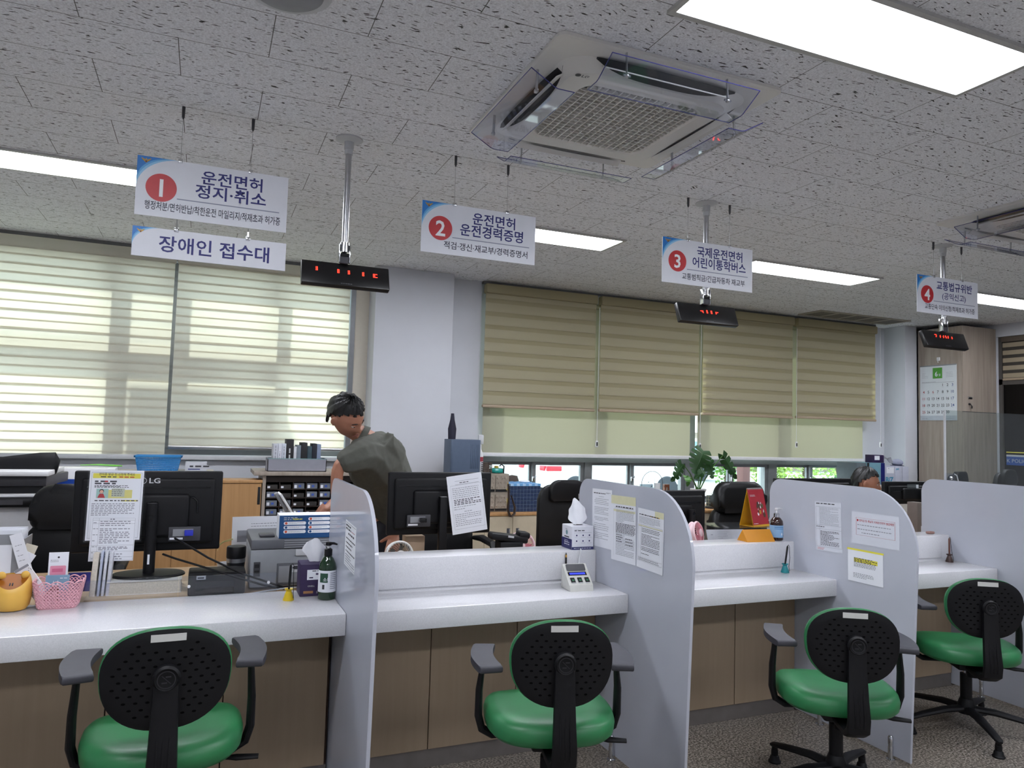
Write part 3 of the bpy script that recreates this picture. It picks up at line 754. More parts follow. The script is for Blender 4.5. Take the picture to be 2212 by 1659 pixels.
def sign(label, x0, x1, z0, z1, num, l1, l2, l3, spans, wires=True, big=None, Y=3.335):
    w, h = x1 - x0, z1 - z0
    t = thing('hanging_sign', label, 'sign', ((x0 + x1) / 2, Y, z0), 0, 'hanging service signs')
    M = Matrix.Translation((-w / 2, -.0032, 0)) @ frame((0, 0, 0), (1, 0, 0), (0, 0, 1))
    s = MB().m(SIGNW); s.box(-w / 2, w / 2, -.003, .003, 0, h, .0006, 1)
    s.tf(M); s.smooth = False
    cw, ch = (.20 * w, .40 * h) if num else (.125 * w, .50 * h)
    def arc(k0, n=14):
        a, c = cw * k0, ch * k0
        return [(a - a * math.sin(R(90 * i / n)) if False else a * (1 - math.sin(R(90 * i / n))) ** 1.0, h - c + c * math.cos(R(90 * i / n))) for i in range(n + 1)]
    def corner(k0):
        a, c = cw * k0, ch * k0; n = 14
        # concave curve from (a, h) on the top edge to (0, h - c) on the left edge
        return [(0, h)] + [(0 + a * (1 - math.sin(R(90 * i / n))), h - c * (1 - math.cos(R(90 * i / n)))) for i in range(n, -1, -1)]
    for k0, mt_, z in ((1.38, LBLUE, .0004), (1.18, SIGNW if False else mat('sign_pale_blue', '#5aa7de', rough=.4, noise=0), .0007), (1.0, BLUE, .0010)):
        s.m(mt_); c = corner(k0); s.poly(c[::-1], z)
    emblem(s, .055 * w if num else .05 * w, h * (.925 if num else .85), .019 if num else .015, .0014)
    if num:
        cx, cy, r = .158 * w, .50 * h, .059
        s.m(RED); s.disc(cx, cy, r, .0006, 40)
        s.m(mat('sign_digit_white', '#f2f2f5', rough=.4, noise=0)); s.text(num, cx, cy - .037, .104, 'CENTER', .001, .018)
        s.m(DNAVY)
        a, c = spans[0]; s.text(l1, (a + c) / 2 * w, .685 * h, .064, 'CENTER', .0006, .016, width=(c - a) * w)
        a, c = spans[1]; s.text(l2, (a + c) / 2 * w, .435 * h, .064 if not l2.startswith('(') else .05, 'CENTER', .0006, .016 if not l2.startswith('(') else .008, width=(c - a) * w)
        s.m(RULE); s.rect(.26 * w, .335 * h, .945 * w, .352 * h, .0005)
        s.m(SINK); a, c = spans[2]; s.text(l3, a * w, .125 * h, .040, 'LEFT', .0006, .009, width=(c - a) * w)
    else:
        s.m(DNAVY); a, c = spans[0]; s.text(l1, a * w, .27 * h, .074, 'LEFT', .0006, .016, width=(c - a) * w)
    s.build('board', t)
    for u in (.27, .735):
        x = (u - .5) * w
        c = MB().m(CHROME); c.box(x - .009, x + .009, -.008, .008, h - .008, h + .010, .002); c.cyl((x, -.010, h), (x, .010, h), .0035, n=10); c.build('clip', t)
        if wires:
            c = MB().m(STEEL); c.cyl((x, 0, h + .008), (x, 0, CZ - z0 - .05), .0011, n=6); c.build('wire', t)
            c = MB().m(DGREY); c.lathe([(.002, -.055), (.006, -.045), (.007, -.0005)], 12, (x, 0, CZ - z0)); c.build('ceiling_anchor', t)
        else:
            c = MB().m(CHROME); c.tube([(x, 0, h + .006), (x, 0, h + .030)], .0045, 10); c.tube([(x, -.0, h + .03), (x, -.002, h + .046)], .002, 6); c.build('hook', t)
    return t
sign('hanging sign with red number 1, over the wheelchair desk sign', -.31, .29, 2.264, 2.512, '1', '운전면허', '정지·취소', '행정처분/면허반납/착한운전 마일리지/적재초과 허가증', ((.41, .82), (.375, .85), (.06, .955)))
sign('narrow sign without a number hooked under the number 1 sign', -.312, .294, 2.093, 2.216, None, '장애인 접수대', '', '', ((.165, .885),), False)
sign('hanging sign with red number 2', .905, 1.50, 2.258, 2.506, '2', '운전면허', '운전경력증명', '적검·갱신·재교부/경력증명서', ((.43, .81), (.325, .885), (.19, .93)))
sign('hanging sign with red number 3', 2.267, 2.887, 2.257, 2.508, '3', '국제운전면허', '어린이통학버스', '교통범칙금/긴급자동차 재교부', ((.37, .88), (.32, .92), (.21, .91)))
sign('hanging sign with red number 4', 4.24, 4.825, 2.269, 2.517, '4', '교통법규위반', '(공익신고)', '교통단속 이의신청/적재초과 허가증', ((.31, .90), (.40, .79), (.12, .94)))

# ------------------------------------------------------------------ number displays on ceiling poles
LED = mat('red_led', '#ff2418', rough=.5, emit=4.0, noise=0)
CASE = mat('display_black', '#0b0b0d', rough=.3, noise=0)
PAT = {'i': ['11', '11', '11', '11'], 'l': ['.1', '11', '11', '1.'], 'c': ['1111', '11..', '11..', '1111'], '7': ['1111', '..11', '..1.', '.11.'], '-': ['....', '1111', '..11', '...1'], 'r': ['....', '1111', '11..', '1...']}
def display(label, xc, xp, glyphs):
    Y = 3.366
    t = thing('number_display', label, 'display', (xp, Y, CZ), 0, 'ceiling-hung number displays')
    s = MB().m(LGREY); s.lathe([(.062, -.0005), (.062, -.006), (.045, -.012), (.022, -.016), (.022, -.05), (.019, -.052), (.019, -.075)][::-1], 24)
    s.build('ceiling_flange', t)
    s = MB().m(STEEL); s.cyl((0, 0, -.06), (0, 0, -.535), .0145, n=20); s.build('pole', t)
    s = MB().m(CHROME); s.cyl((0, 0, -.49), (0, 0, -.535), .021, n=20); s.box(-.026, -.020, -.016, .016, -.585, -.50, .002); s.box(.020, .026, -.016, .016, -.585, -.50, .002); s.m(DARK); s.cyl((-.02, 0, -.548), (.02, 0, -.548), .010, n=12); s.m(DGREY); s.box(-.019, .019, -.014, .014, -.588, -.556, .003)
    s.build('swivel_joint', t)
    T = Matrix.Translation((xc - xp, 0, -.645)) @ Matrix.Rotation(R(-20), 4, 'X')
    s = MB().m(CASE); s.tf(T); s.box(-.20, .20, -.016, .018, -.058, .058, .005)
    body = s.build('display_case', t)
    p = .0052
    for g, u, v in glyphs:
        f = MB().m(LED); f.tf(T @ frame((-.20, -.0165, -.058), (1, 0, 0), (0, 0, 1))); f.smooth = False
        rows = PAT[g]
        for r_, row in enumerate(rows):
            for c_, ch in enumerate(row):
                if ch == '1': f.disc(u * .4 + (c_ - len(row) / 2) * p, v * .116 + (len(rows) / 2 - r_) * p, .0021, .0004, 8)
        d = f.build('led_digit', body); d['label'] = 'glowing red led digit'
    f = MB().m(MGREY); f.tf(T @ frame((-.20, -.0165, -.058), (1, 0, 0), (0, 0, 1))); f.smooth = False; f.lines(.175, .225, .010, .010, 1, .003, random.Random(4), .0004, 1); f.build('maker_mark', body)
display('black number display behind the narrow wheelchair desk sign, red marks spread wide', .565, .554, [('i', .176, .62), ('i', .417, .60), ('i', .536, .59), ('i', .70, .58), ('c', .84, .56)])
display('black number display under the number 3 sign', 2.594, 2.582, [('-', .40, .58), ('i', .49, .58), ('i', .565, .58), ('r', .66, .58)])
display('black number display under the number 4 sign', 4.535, 4.53, [('7', .28, .66), ('l', .385, .64), ('l', .46, .64), ('i', .52, .64), ('l', .575, .64), ('l', .665, .62)])

# ------------------------------------------------------------------ ceiling cassettes
def cassette(label, x, y):
    t = thing('ceiling_air_conditioner', label, 'air conditioner', (x, y, CZ), 0, 'ceiling cassette air conditioners')
    def ringface(s, outer, inner, z0, z1):
        n = len(outer)
        vs = [(a, c, z0) for a, c in outer] + [(a, c, z1) for a, c in inner]
        s.add(vs, [(i, n + i, n + (i + 1) % n, (i + 1) % n) for i in range(n)])
    s = MB().m(ACW)
    o = rounded(-.475, -.465, .475, .465, .03, 6); k1 = rounded(-.465, -.455, .465, .455, .03, 6); k2 = rounded(-.40, -.39, .40, .39, .10, 6); k3 = rounded(-.345, -.335, .345, .335, .09, 6); k4 = rounded(-.272, -.262, .272, .262, .06, 6); k5 = rounded(-.262, -.252, .262, .252, .055, 6); k6 = rounded(-.258, -.248, .258, .248, .055, 6)
    ringface(s, o, o, -.0005, -.012); ringface(s, o, k1, -.012, -.016); ringface(s, k1, k2, -.016, -.020); ringface(s, k2, k3, -.020, -.048); ringface(s, k3, k4, -.048, -.052); ringface(s, k4, k5, -.052, -.046); ringface(s, k5, k6, -.046, -.036)
    s.build('panel', t)
    g = MB().m(mat('grille_void', '#6d6b66', rough=.7)); g.smooth = False
    g.poly([(a, c) for a, c in k6[::-1]], -.030)
    g.m(ACW); n = 17
    for i in range(1, n):
        u = -.262 + .524 * i / n; e = .256 if abs(u) < .20 else .256 - .05 * ((abs(u) - .20) / .06) ** 2
        g.box(u - .0022, u + .0022, -e, e, -.050, -.034)
    for i in range(1, n + 3):
        v = -.252 + .504 * i / (n + 3); e = .262 if abs(v) < .19 else .262 - .05 * ((abs(v) - .19) / .06) ** 2
        g.box(-e, e, v - .0016, v + .0016, -.049, -.037)
    g.build('intake_grille', t)
    for k in range(4):
        M = Matrix.Rotation(PI / 2 * k, 4, 'Z')
        half = .465 if k % 2 else .475
        a = MB().m(DARK); a.tf(M); a.smooth = False            # the outlet: a dark lens-shaped slot in the slope
        n = 16; top = []; bot = []
        for i in range(n + 1):
            u = -1 + 2 * i / n; w = (1 - abs(u) ** 3.2)
            top.append((u * .30, half - .078 + .018 * w, -.0205 - .006 * w)); bot.append((u * .30, half - .082 - .040 * w, -.026 - .0235 * w))
        vs = [(x_, y_, z_ - .0022) for x_, y_, z_ in top + bot]
        a.add(vs, [(i, i + 1, n + 2 + i, n + 1 + i) for i in range(n)])
        slot = a.build('air_outlet', t)
        v = MB().m(ACW); v.tf(M @ Matrix.Translation((0, half - .090, -.044)) @ Matrix.Rotation(R(-32), 4, 'X')); v.box(-.265, .265, -.020, .020, -.0022, .0022, .002); v.build('vane', slot)
        # clear wind guard on two chrome brackets
        q = MB().m(ACRYL); q.tf(M)
        prof = [(half + .045, -.068), (half - .045, -.118), (half - .060, -.122), (half - .125, -.122)]
        for (y0, z0), (y1, z1) in zip(prof[:-1], prof[1:]):
            nrm = Vector((0, -(z1 - z0), (y1 - y0))).normalized() * .0018
            q.add([(-.31, y0, z0), (.31, y0, z0), (.31, y1, z1), (-.31, y1, z1)] + [(sx_, y_ + nrm.y, z_ + nrm.z) for sx_, y_, z_ in ((-.31, y0, z0), (.31, y0, z0), (.31, y1, z1), (-.31, y1, z1))], [(0, 1, 2, 3), (7, 6, 5, 4)], False)
        guard = q.build('wind_guard', t); guard['label'] = 'clear acrylic wind guard'
        e = MB().m(EDGEB); e.tf(M)
        for (y0, z0), (y1, z1) in zip(prof[:-1], prof[1:]):
            for x_ in (-.31, .31): e.tube([(x_, y0, z0), (x_, y1, z1)], .0017, 6)
        e.tube([(-.31, prof[0][0], prof[0][1]), (.31, prof[0][0], prof[0][1])], .0016, 6); e.tube([(-.31, prof[-1][0], prof[-1][1]), (.31, prof[-1][0], prof[-1][1])], .0016, 6)
        e.build('sheet_edge', guard)
        for x_ in (-.215, .215):
            c = MB().m(STEEL); c.tf(M); c.tube([(x_, half - .022, -.016), (x_, half - .020, -.072), (x_, half - .018, -.098)], .0055, 8, True, .5); c.ball((x_, half - .018, -.098), .009, n=10); c.tube([(x_ - .014, half - .018, -.098), (x_ + .014, half - .018, -.098)], .004, 8); c.build('bracket', guard)
    l = MB().m(DGREY); l.tf(Matrix.Translation((-.31, -.30, -.0488)) @ Matrix.Rotation(PI, 4, 'X') @ Matrix.Rotation(R(0), 4, 'Z')); l.smooth = False
    l.disc(-.012, .0, .011, .0006, 20); l.m(DGREY); l.text('LG', .004, -.008, .024, 'LEFT', .0006, .02); l.build('logo', t)
    return t
cassette('ceiling cassette air conditioner in full view under the big lamp', 1.495, 2.57)
cassette('ceiling cassette air conditioner cut by the picture edge, above the number 4 sign', 4.49, 2.575)

# ------------------------------------------------------------------ slot diffuser and detector
t = thing('air_diffuser', 'beige slotted ceiling diffuser above the khaki shades', 'vent', (6.43, 5.80, CZ), 0)
s = MB().m(mat('diffuser_beige', '#a7a395', rough=.6)); s.box(-.65, .65, -.16, -.125, -.010, -.0005); s.box(-.65, .65, .125, .16, -.010, -.0005)
for i in range(6): s.box(-.65 + .252 * i, -.61 + .252 * i, -.125, .125, -.010, -.0005)
s.build('frame', t)
for i in range(5):
    s = MB().m(mat('diffuser_mesh', '#6f6c66', rough=.7, noise=.2, nscale=90)); s.box(-.61 + .252 * i, -.398 + .252 * i, -.125, .125, -.006, -.0006); s.build('mesh', t)
t = thing('ceiling_detector', 'round grey ceiling detector at the top edge of the picture', 'detector', (.165, 2.255, CZ), 0)
s = MB().m(LGREY); s.lathe([(.135, -.0005), (.135, -.010), (.118, -.018), (.11, -.018)][::-1], 40); s.build('base_ring', t)
s = MB().m(mat('detector_grey', '#8d8f94', rough=.5)); s.lathe([(0, -.030), (.06, -.029), (.10, -.024), (.112, -.016)], 40); s.build('cover', t)

# ------------------------------------------------------------------ small builders for the things on and behind the desks
def part(mb, name, root, label=None):
    """a part whose shapes were laid out in room coordinates"""
    o = mb.build(name, root); o.matrix_parent_inverse = (Matrix.Translation(root.location) @ Matrix.Rotation(root.rotation_euler.z, 4, 'Z')).inverted()
    if label: o['label'] = label
    return o
def solo(mb, name, label, cat, group=None, kind=None):
    """a thing that is one mesh; its origin goes to the middle of its base"""
    xs = [v.x for v in mb.v]; ys = [v.y for v in mb.v]; zs = [v.z for v in mb.v]
    c = Vector(((min(xs) + max(xs)) / 2, (min(ys) + max(ys)) / 2, min(zs)))
    mb.v = [v - c for v in mb.v]
    o = mb.build(name, None, c); return tag(o, label, cat, group, kind)
def sheet(name, label, bl, br, tl, draw, paper=PAPER, curl=0.0, cat='notice', group=None, thick=.0004, laminate=False):
    """a sheet of paper given by three corners; draw(mesh, width, height) prints on it"""
    bl, br, tl = Vector(bl), Vector(br), Vector(tl)
    M = frame(bl, br - bl, tl - bl); w = (br - bl).length; h = (tl - bl).dot(Vector((M[0][1], M[1][1], M[2][1])))
    s = MB().m(paper); s.tf(M); s.box(0, w, 0, h, -thick, 0); s.smooth = False
    if draw: draw(s, w, h)
    if laminate:
        s.m(clear_mat('laminate_film', '#ffffff', fog=.03)); s.rect(-.006, -.006, w + .006, h + .006, .0014)
    return solo(s, name, label, cat, group)
def vplane(px, Y, tl, tr, br, bl):
    """average upright rectangle at depth Y: x0, x1, z0, z1"""
    P = [at(*q, Y) for q in (tl, tr, br, bl)]
    return (P[0].x + P[3].x) / 2, (P[1].x + P[2].x) / 2, (P[2].z + P[3].z) / 2, (P[0].z + P[1].z) / 2
RNG = random.Random(11)

# ------------------------------------------------------------------ staff desks
DESKZ = .70
DTOP = wood_mat('desk_top_laminate', '#9c8263', '#ab9070', 'X', .4)
for i, (a, c, nm) in enumerate(((-2.3, .50, 'behind the low wheelchair desk'), (.56, 1.71, 'behind the desk with the white tissue box'), (1.77, 3.33, 'behind the desk with the red calendar'), (3.36, 4.11, 'behind the partition with the red-boxed notice'), (4.17, 5.3, 'behind the blank partition'))):
    t = thing('staff_desk', 'wooden staff desk ' + nm, 'desk', ((a + c) / 2, 3.6, 0), 0, 'staff desks'); hw = (c - a) / 2
    s = MB().m(DTOP); s.box(-hw, hw, -.385, .40, DESKZ - .028, DESKZ, .003); s.build('desktop', t)
    for sx in (-1, 1):
        s = MB().m(LAMIN); s.box(sx * hw - sx * .03, sx * hw, -.36, .38, 0, DESKZ - .028); s.build('side_panel', t)

# ------------------------------------------------------------------ monitors seen from behind
def monitor(label, xc, Y, z0, z1, w, base_z, logo=None, post_x=0.0, base=(.13, .09), post_w=.02, ports=1, group='office monitors', stand_style='round', rz=0.0):
    t = thing('computer_monitor', label, 'monitor', (xc, Y, base_z), R(rz), group)
    zz0, zz1 = z0 - base_z, z1 - base_z; hw = w / 2
    s = MB().m(BLACKP); s.box(-hw, hw, -.012, .016, zz0, zz1, .008, 3); s.box(-hw + .03, hw - .03, -.030, -.008, zz0 + .03, zz1 - .03, .02, 3); s.box(-hw * .55, hw * .55, -.05, -.02, zz0 + (zz1 - zz0) * .18, zz0 + (zz1 - zz0) * .72, .02, 3)
    case = s.build('rear_case', t)
    s = MB().m(BLACKG); s.box(-hw + .008, hw - .008, .0155, .0175, zz0 + .012, zz1 - .008); s.build('screen', t)
    s = MB().m(BLACKP)
    if stand_style == 'round':
        s.lathe([(post_w, .012), (post_w, zz0 + (zz1 - zz0) * .62), (post_w * .8, zz0 + (zz1 - zz0) * .625)], 24, (post_x, -.075, 0)); s.m(MGREY); s.lathe([(0, 0), (post_w * .8, 0)][::-1], 24, (post_x, -.075, zz0 + (zz1 - zz0) * .626))
        s.m(BLACKP); s.cyl((post_x, -.075, zz0 + (zz1 - zz0) * .45), (post_x, -.02, zz0 + (zz1 - zz0) * .45), post_w * .7, n=16)
        s.m(BLACKG); s.tf(Matrix.Translation((post_x, -.075 - post_w - .0005, zz0 + .15)) @ frame((0, 0, 0), (1, 0, 0), (0, 0, 1))); s.disc(0, 0, .010, 0, 20); s.tf()
        s.m(PAPER); s.box(post_x - .006, post_x + .002, -.075 - post_w - .0012, -.075 - post_w + .004, zz0 - .04, zz0 + .0)
    else:
        s.box(post_x - post_w, post_x + post_w, -.085, -.05, .008, zz0 + (zz1 - zz0) * .62, .004); s.m(MGREY); s.box(post_x - post_w * .8, post_x + post_w * .8, -.083, -.054, zz0 + (zz1 - zz0) * .62 - .001, zz0 + (zz1 - zz0) * .62 + .001); s.m(BLACKP); s.box(post_x - post_w, post_x + post_w, -.06, -.02, zz0 + (zz1 - zz0) * .35, zz0 + (zz1 - zz0) * .55)
    s.build('stand_post', t)
    s = MB().m(BLACKP); s.lathe([(base[0], 0), (base[0], .006), (base[0] * .96, .011), (.02, .016)], 40, (post_x, -.06, 0), 1.0, base[1] / base[0]); s.build('stand_base', t)
    if ports:
        s = MB().m(DGREY); s.tf(Matrix.Translation((0 if ports == 1 else -hw * .95, 0, 0))); s.box(hw * .28, hw * .72, -.054, -.040, zz0 + .045, zz0 + .105, .003); s.m(PAPER); s.box(hw * .30, hw * .48, -.0546, -.05, zz0 + .052, zz0 + .060); s.m(MGREY); s.box(hw * .34, hw * .62, -.0546, -.05, zz0 + .066, zz0 + .096); s.build('port_recess', t)
        s = MB().m(mat('vga_blue', '#2430b4', rough=.5) if ports == 1 else BLACKG); s.tf(Matrix.Translation((0 if ports == 1 else -hw * .95, 0, 0))); s.box(hw * .50, hw * .62, -.085, -.05, zz0 + .07, zz0 + .092, .003); s.build('video_plug', t)
    s = MB().m(BLACKG); s.box(-hw + .05, hw - .05, -.0318, -.028, zz1 - .072, zz1 - .066); s.tube([(hw * .35, -.031, zz1 - .11), (hw * .60, -.031, zz1 - .11), (hw * .66, -.031, zz1 - .13), (hw * .66, -.031, zz1 - .18)], .004, 8); s.build('vent_slot', case)
    if logo:
        s = MB().m(LGREY); s.tf(Matrix.Translation((0, -.0308, 0)) @ frame((0, 0, 0), (1, 0, 0), (0, 0, 1))); s.smooth = False
        s.text(logo, hw * -.02, zz1 - .050, .030, 'LEFT', .0004, .02, 1.25)
        s.add([(-hw * .02 - .022 + r * math.cos(2 * PI * i / 24), zz1 - .040 + r * math.sin(2 * PI * i / 24), .0004) for r in (.0105, .0125) for i in range(24)], [(i, 24 + i, 24 + (i + 1) % 24, (i + 1) % 24) for i in range(24)])
        s.build('maker_logo', t)
    return t
# --- low desk: big monitor standing on a thick book on a wooden board
Y = 3.50
a, c = at(157, 1100, Y).x, at(478, 1100, Y).x
zt, zb = at(315, 1017, Y).z, at(315, 1190, Y).z
BZ = at(310, 1247, Y - .10).z
monitor('large black monitor seen from behind with two notices hung on it', (a + c) / 2, Y, zb, zt, c - a, BZ, 'LG', at(323, 1200, Y - .07).x - (a + c) / 2, (.140, .095), .0225)
x0, x1 = at(230, 1260, 3.33).x, at(392, 1260, 3.33).x
s = MB().m(mat('book_pages', '#cfc7b2', rough=.8, noise=.12, nscale=160)); s.box(x0 + .003, x1 - .003, 3.333, 3.53, DESKZ + .0205, BZ - .004); s.m(mat('book_cover', '#d5d2c8', rough=.6)); s.box(x0, x1, 3.33, 3.535, DESKZ + .0182, DESKZ + .0205); s.box(x0, x1, 3.33, 3.535, BZ - .004, BZ - .0005)
solo(s, 'thick_book', 'thick cream book lying flat under the big monitor', 'book')
s = MB().m(wood_mat('pale_board', '#b59c78', '#c4ac88', 'X')); s.box(at(182, 1280, 3.28).x, at(405, 1280, 3.28).x, 3.28, 3.56, DESKZ + .0005, DESKZ + .018, .002); solo(s, 'wooden_board', 'thin pale wooden board under the thick book', 'board')
s = MB().m(mat('green_mat', '#1d4f3a', rough=.6)); s.box(-.60, .02, 3.222, 3.275, DESKZ + .0004, DESKZ + .003); solo(s, 'desk_mat', 'dark green desk mat edge behind the clear guard strip', 'mat')
s = MB().m(PAPER); s.tf(Matrix.Translation((-.27, 3.252, DESKZ + .0032)) @ Matrix.Rotation(R(2), 4, 'Z')); s.box(-.11, .11, -.026, .022, 0, .0035); solo(s, 'paper_stack', 'few loose white sheets on the green mat', 'paper')

# two notices hanging over the monitor
def poster_a(s, w, h):
    s.m(GINK)
    for q in ((.035, .03, .965, .034), (.035, .966, .965, .97), (.035, .03, .04, .97), (.96, .03, .965, .97)): s.rect(q[0] * w, q[1] * h, q[2] * w, q[3] * h, .0004)
    s.m(YEL); s.rect(.06 * w, .885 * h, .94 * w, .955 * h, .0004)
    s.m(INK); s.text('면허증 발급 전 신청해 주세요', .5 * w, .928 * h, .0115, 'CENTER', .0008, .01, width=.66 * w); s.lines(.2 * w, .52 * w, .905 * h, .905 * h, 1, .006, RNG, .0008, 1); s.m(REDINK); s.lines(.54 * w, .82 * w, .905 * h, .905 * h, 1, .006, RNG, .0008, 1)
    s.m(INK); s.lines(.1 * w, .62 * w, .84 * h, .81 * h, 2, .009, RNG, .0004); s.m(REDINK); s.lines(.28 * w, .4 * w, .84 * h, .84 * h, 1, .009, RNG, .0006, 1); s.m(INK); s.lines(.1 * w, .8 * w, .78 * h, .755 * h, 3, .0035, RNG, .0004)
    s.m(mat('poster_card_teal', '#9fc4bd', rough=.6)); s.rect(.14 * w, .60 * h, .36 * w, .735 * h, .0004); s.m(mat('poster_card_yellow', '#d6cf7c', rough=.6)); s.rect(.36 * w, .60 * h, .80 * w, .72 * h, .0004); s.m(mat('poster_card_grey', '#b9bfae', rough=.6)); s.rect(.42 * w, .62 * h, .66 * w, .74 * h, .0006)
    sk = mat('poster_face', '#d9a58c', rough=.6); s.m(INK); s.disc(.235 * w, .700 * h, .0085, .0007, 16); s.m(sk); s.disc(.235 * w, .693 * h, .0065, .0010, 16); s.m(REDINK); s.poly([(.165 * w, .605 * h), (.305 * w, .605 * h), (.27 * w, .665 * h), (.20 * w, .665 * h)], .0008)
    s.m(INK); s.lines(.42 * w, .64 * w, .72 * h, .64 * h, 4, .003, RNG, .0008)
    s.lines(.12 * w, .58 * w, .565 * h, .565 * h, 1, .006, RNG, .0004, 1); s.m(YEL); s.rect(.60 * w, .555 * h, .92 * w, .575 * h, .0004); s.m(INK); s.lines(.6 * w, .92 * w, .565 * h, .565 * h, 1, .006, RNG, .0006, 1)
    s.m(GINK); s.lines(.07 * w, .95 * w, .52 * h, .36 * h, 8, .0045, RNG, .0004)
def poster_b(s, w, h):
    s.m(GINK)
    for v in (.985, .94, .86, .36, .22, .09, .015): s.rect(.03 * w, v * h, .98 * w, v * h + .0008, .0004)
    for u in (.03, .17, .978): s.rect(u * w, .015 * h, u * w + .0008, .985 * h, .0004)
    s.m(INK); s.lines(.42 * w, .72 * w, .962 * h, .962 * h, 1, .004, RNG, .0004, 1); s.m(GINK); s.lines(.20 * w, .95 * w, .91 * h, .82 * h, 3, .005, RNG, .0004); s.lines(.20 * w, .95 * w, .74 * h, .42 * h, 9, .005, RNG, .0004); s.lines(.20 * w, .95 * w, .32 * h, .26 * h, 3, .005, RNG, .0004); s.lines(.20 * w, .8 * w, .16 * h, .05 * h, 3, .005, RNG, .0004); s.lines(.05 * w, .16 * w, .88 * h, .06 * h, 7, .004, RNG, .0004, 1)
Yp = Y - .12
sheet('laminated_notice', 'laminated notice with a yellow headline hung on the big monitor', at(183, 1168, Yp), at(301, 1166, Yp), at(187, 1015, Yp), poster_a, laminate=True)
sheet('printed_notice', 'plain table notice overlapping the yellow-headline notice on the big monitor', at(190, 1213, Yp - .006), at(287, 1211, Yp - .006), at(192, 1118, Yp - .006), poster_b)

# monitor cables
s = MB().m(BLACKP); s.tube([at(378, 1163, 3.42), at(400, 1175, 3.33), at(450, 1205, 3.285), at(520, 1238, 3.28), at(580, 1258, 3.27), at(612, 1268, 3.26)], .0042, 8); solo(s, 'video_cable', 'black cable running down from the blue plug of the big monitor', 'cable', 'monitor cables')
s = MB().m(BLACKP); s.tube([at(352, 1197, 3.36), at(380, 1207, 3.31), at(440, 1225, 3.27), at(510, 1247, 3.265), at(570, 1264, 3.26), at(615, 1272, 3.25)], .0045, 8); solo(s, 'power_cable', 'black cable running from behind the stand of the big monitor', 'cable', 'monitor cables')
s = MB().m(LGREY); s.tube([at(535, 1283, 3.235), at(580, 1276, 3.235), at(620, 1270, 3.235), at(645, 1268, 3.25)], .0028, 8); solo(s, 'thin_cable', 'thin pale cable lying behind the clear guard strip', 'cable')

# clear guard strip screwed along the back of the low worktop
t = thing('acrylic_guard', 'low clear acrylic strip along the back of the low worktop', 'guard', (-.05, 3.204, ZC), 0)
for a, c in ((-.43, -.062), (-.060, .312)):
    s = MB().m(ACRYL); s.box(a, c, 3.2022, 3.2068, DESKZ - .01, .806); part(s, 'strip', t)
for px, py in ((408, 1267), (580, 1258)):
    p = at(px, py, 3.20); s = MB().m(WHITEP); s.tf(Matrix.Translation(p) @ Matrix.Rotation(R(90), 4, 'X')); s.lathe([(.006, -.002), (.006, .003), (.004, .005), (0, .005)], 14); part(s, 'screw_cap', t)

# books standing by the monitor stand
px0 = at(194, 1250, 3.34).x
for k, (w_, h_, m_) in enumerate(((.022, .175, 'page_cream'), (.011, .180, 'page_blue'), (.012, .182, 'page_white'), (.014, .178, 'page_white2'))):
    cc = {'page_cream': '#d8cfc0', 'page_blue': '#b9c0d4', 'page_white': '#d6d8e0', 'page_white2': '#cfd0d8'}[m_]
    s = MB().m(mat(m_, cc, rough=.7, noise=.08, nscale=120)); s.tf(Matrix.Translation((px0 + w_ / 2, 3.332, DESKZ + .0185)) @ Matrix.Rotation(R(2.5), 4, 'Y')); s.box(-w_ / 2 + .001, w_ / 2 - .001, 0, .07, 0, h_ * .96, .002)
    solo(s, 'booklet', ['cream booklet standing first in the row by the monitor stand', 'pale blue booklet standing second in the row by the monitor stand', 'white booklet standing third in the row by the monitor stand', 'greyish booklet closest to the monitor stand'][k], 'book', 'booklets by the monitor stand'); px0 += w_ + .004

# yellow lidded pot with little ears
p = at(20, 1322, 3.11); t = thing('bear_pot', 'yellow round pot with two small ears and a tinted slanted lid', 'pot', (p.x, 3.14, ZC), 0)
YP = mat('soft_yellow_plastic', '#e0b04e', rough=.4, noise=.02)
s = MB().m(YP)
n = 40; prof = [(.030, 0), (.045, .003), (.054, .016), (.0595, .045), (.0590, .080), (.055, .105), (.050, .122)]
vs = []; fs = []
for r_, z in prof:
    for j in range(n):
        A = 2 * PI * j / n; dy = math.sin(A)
        zc = z - max(0, z - .055) * max(0, -dy) ** 1.2 * .62
        vs.append((r_ * math.cos(A), r_ * dy, zc))
for i in range(len(prof) - 1):
    for j in range(n): fs.append((i * n + j, i * n + (j + 1) % n, (i + 1) * n + (j + 1) % n, (i + 1) * n + j))
fs.append(tuple(range(n))[::-1]); s.add(vs, fs); s.build('body', t)
for sx in (-1, 1):
    s = MB().m(YP); s.ball((sx * .036, -.002, .122), .014, .008, .014, 14); s.build('ear', t)
s = MB().m(mat('tinted_amber', '#9a5a18', rough=.45, spec=.2, noise=0)); rim = [Vector(v) for v in vs[-n:]]; s.add([Vector((v.x * .97, v.y * .97, v.z - .004)) for v in rim], [tuple(range(n))]); s.build('tinted_lid', t)
s = MB().m(INK); s.tf(Matrix.Translation((.004, -.044, .092)) @ Matrix.Rotation(R(38), 4, 'X')); s.box(-.008, -.004, 0, .012, .0, .003, .001); s.box(.000, .004, 0, .012, .0, .003, .001); s.build('bunny_mark', t)

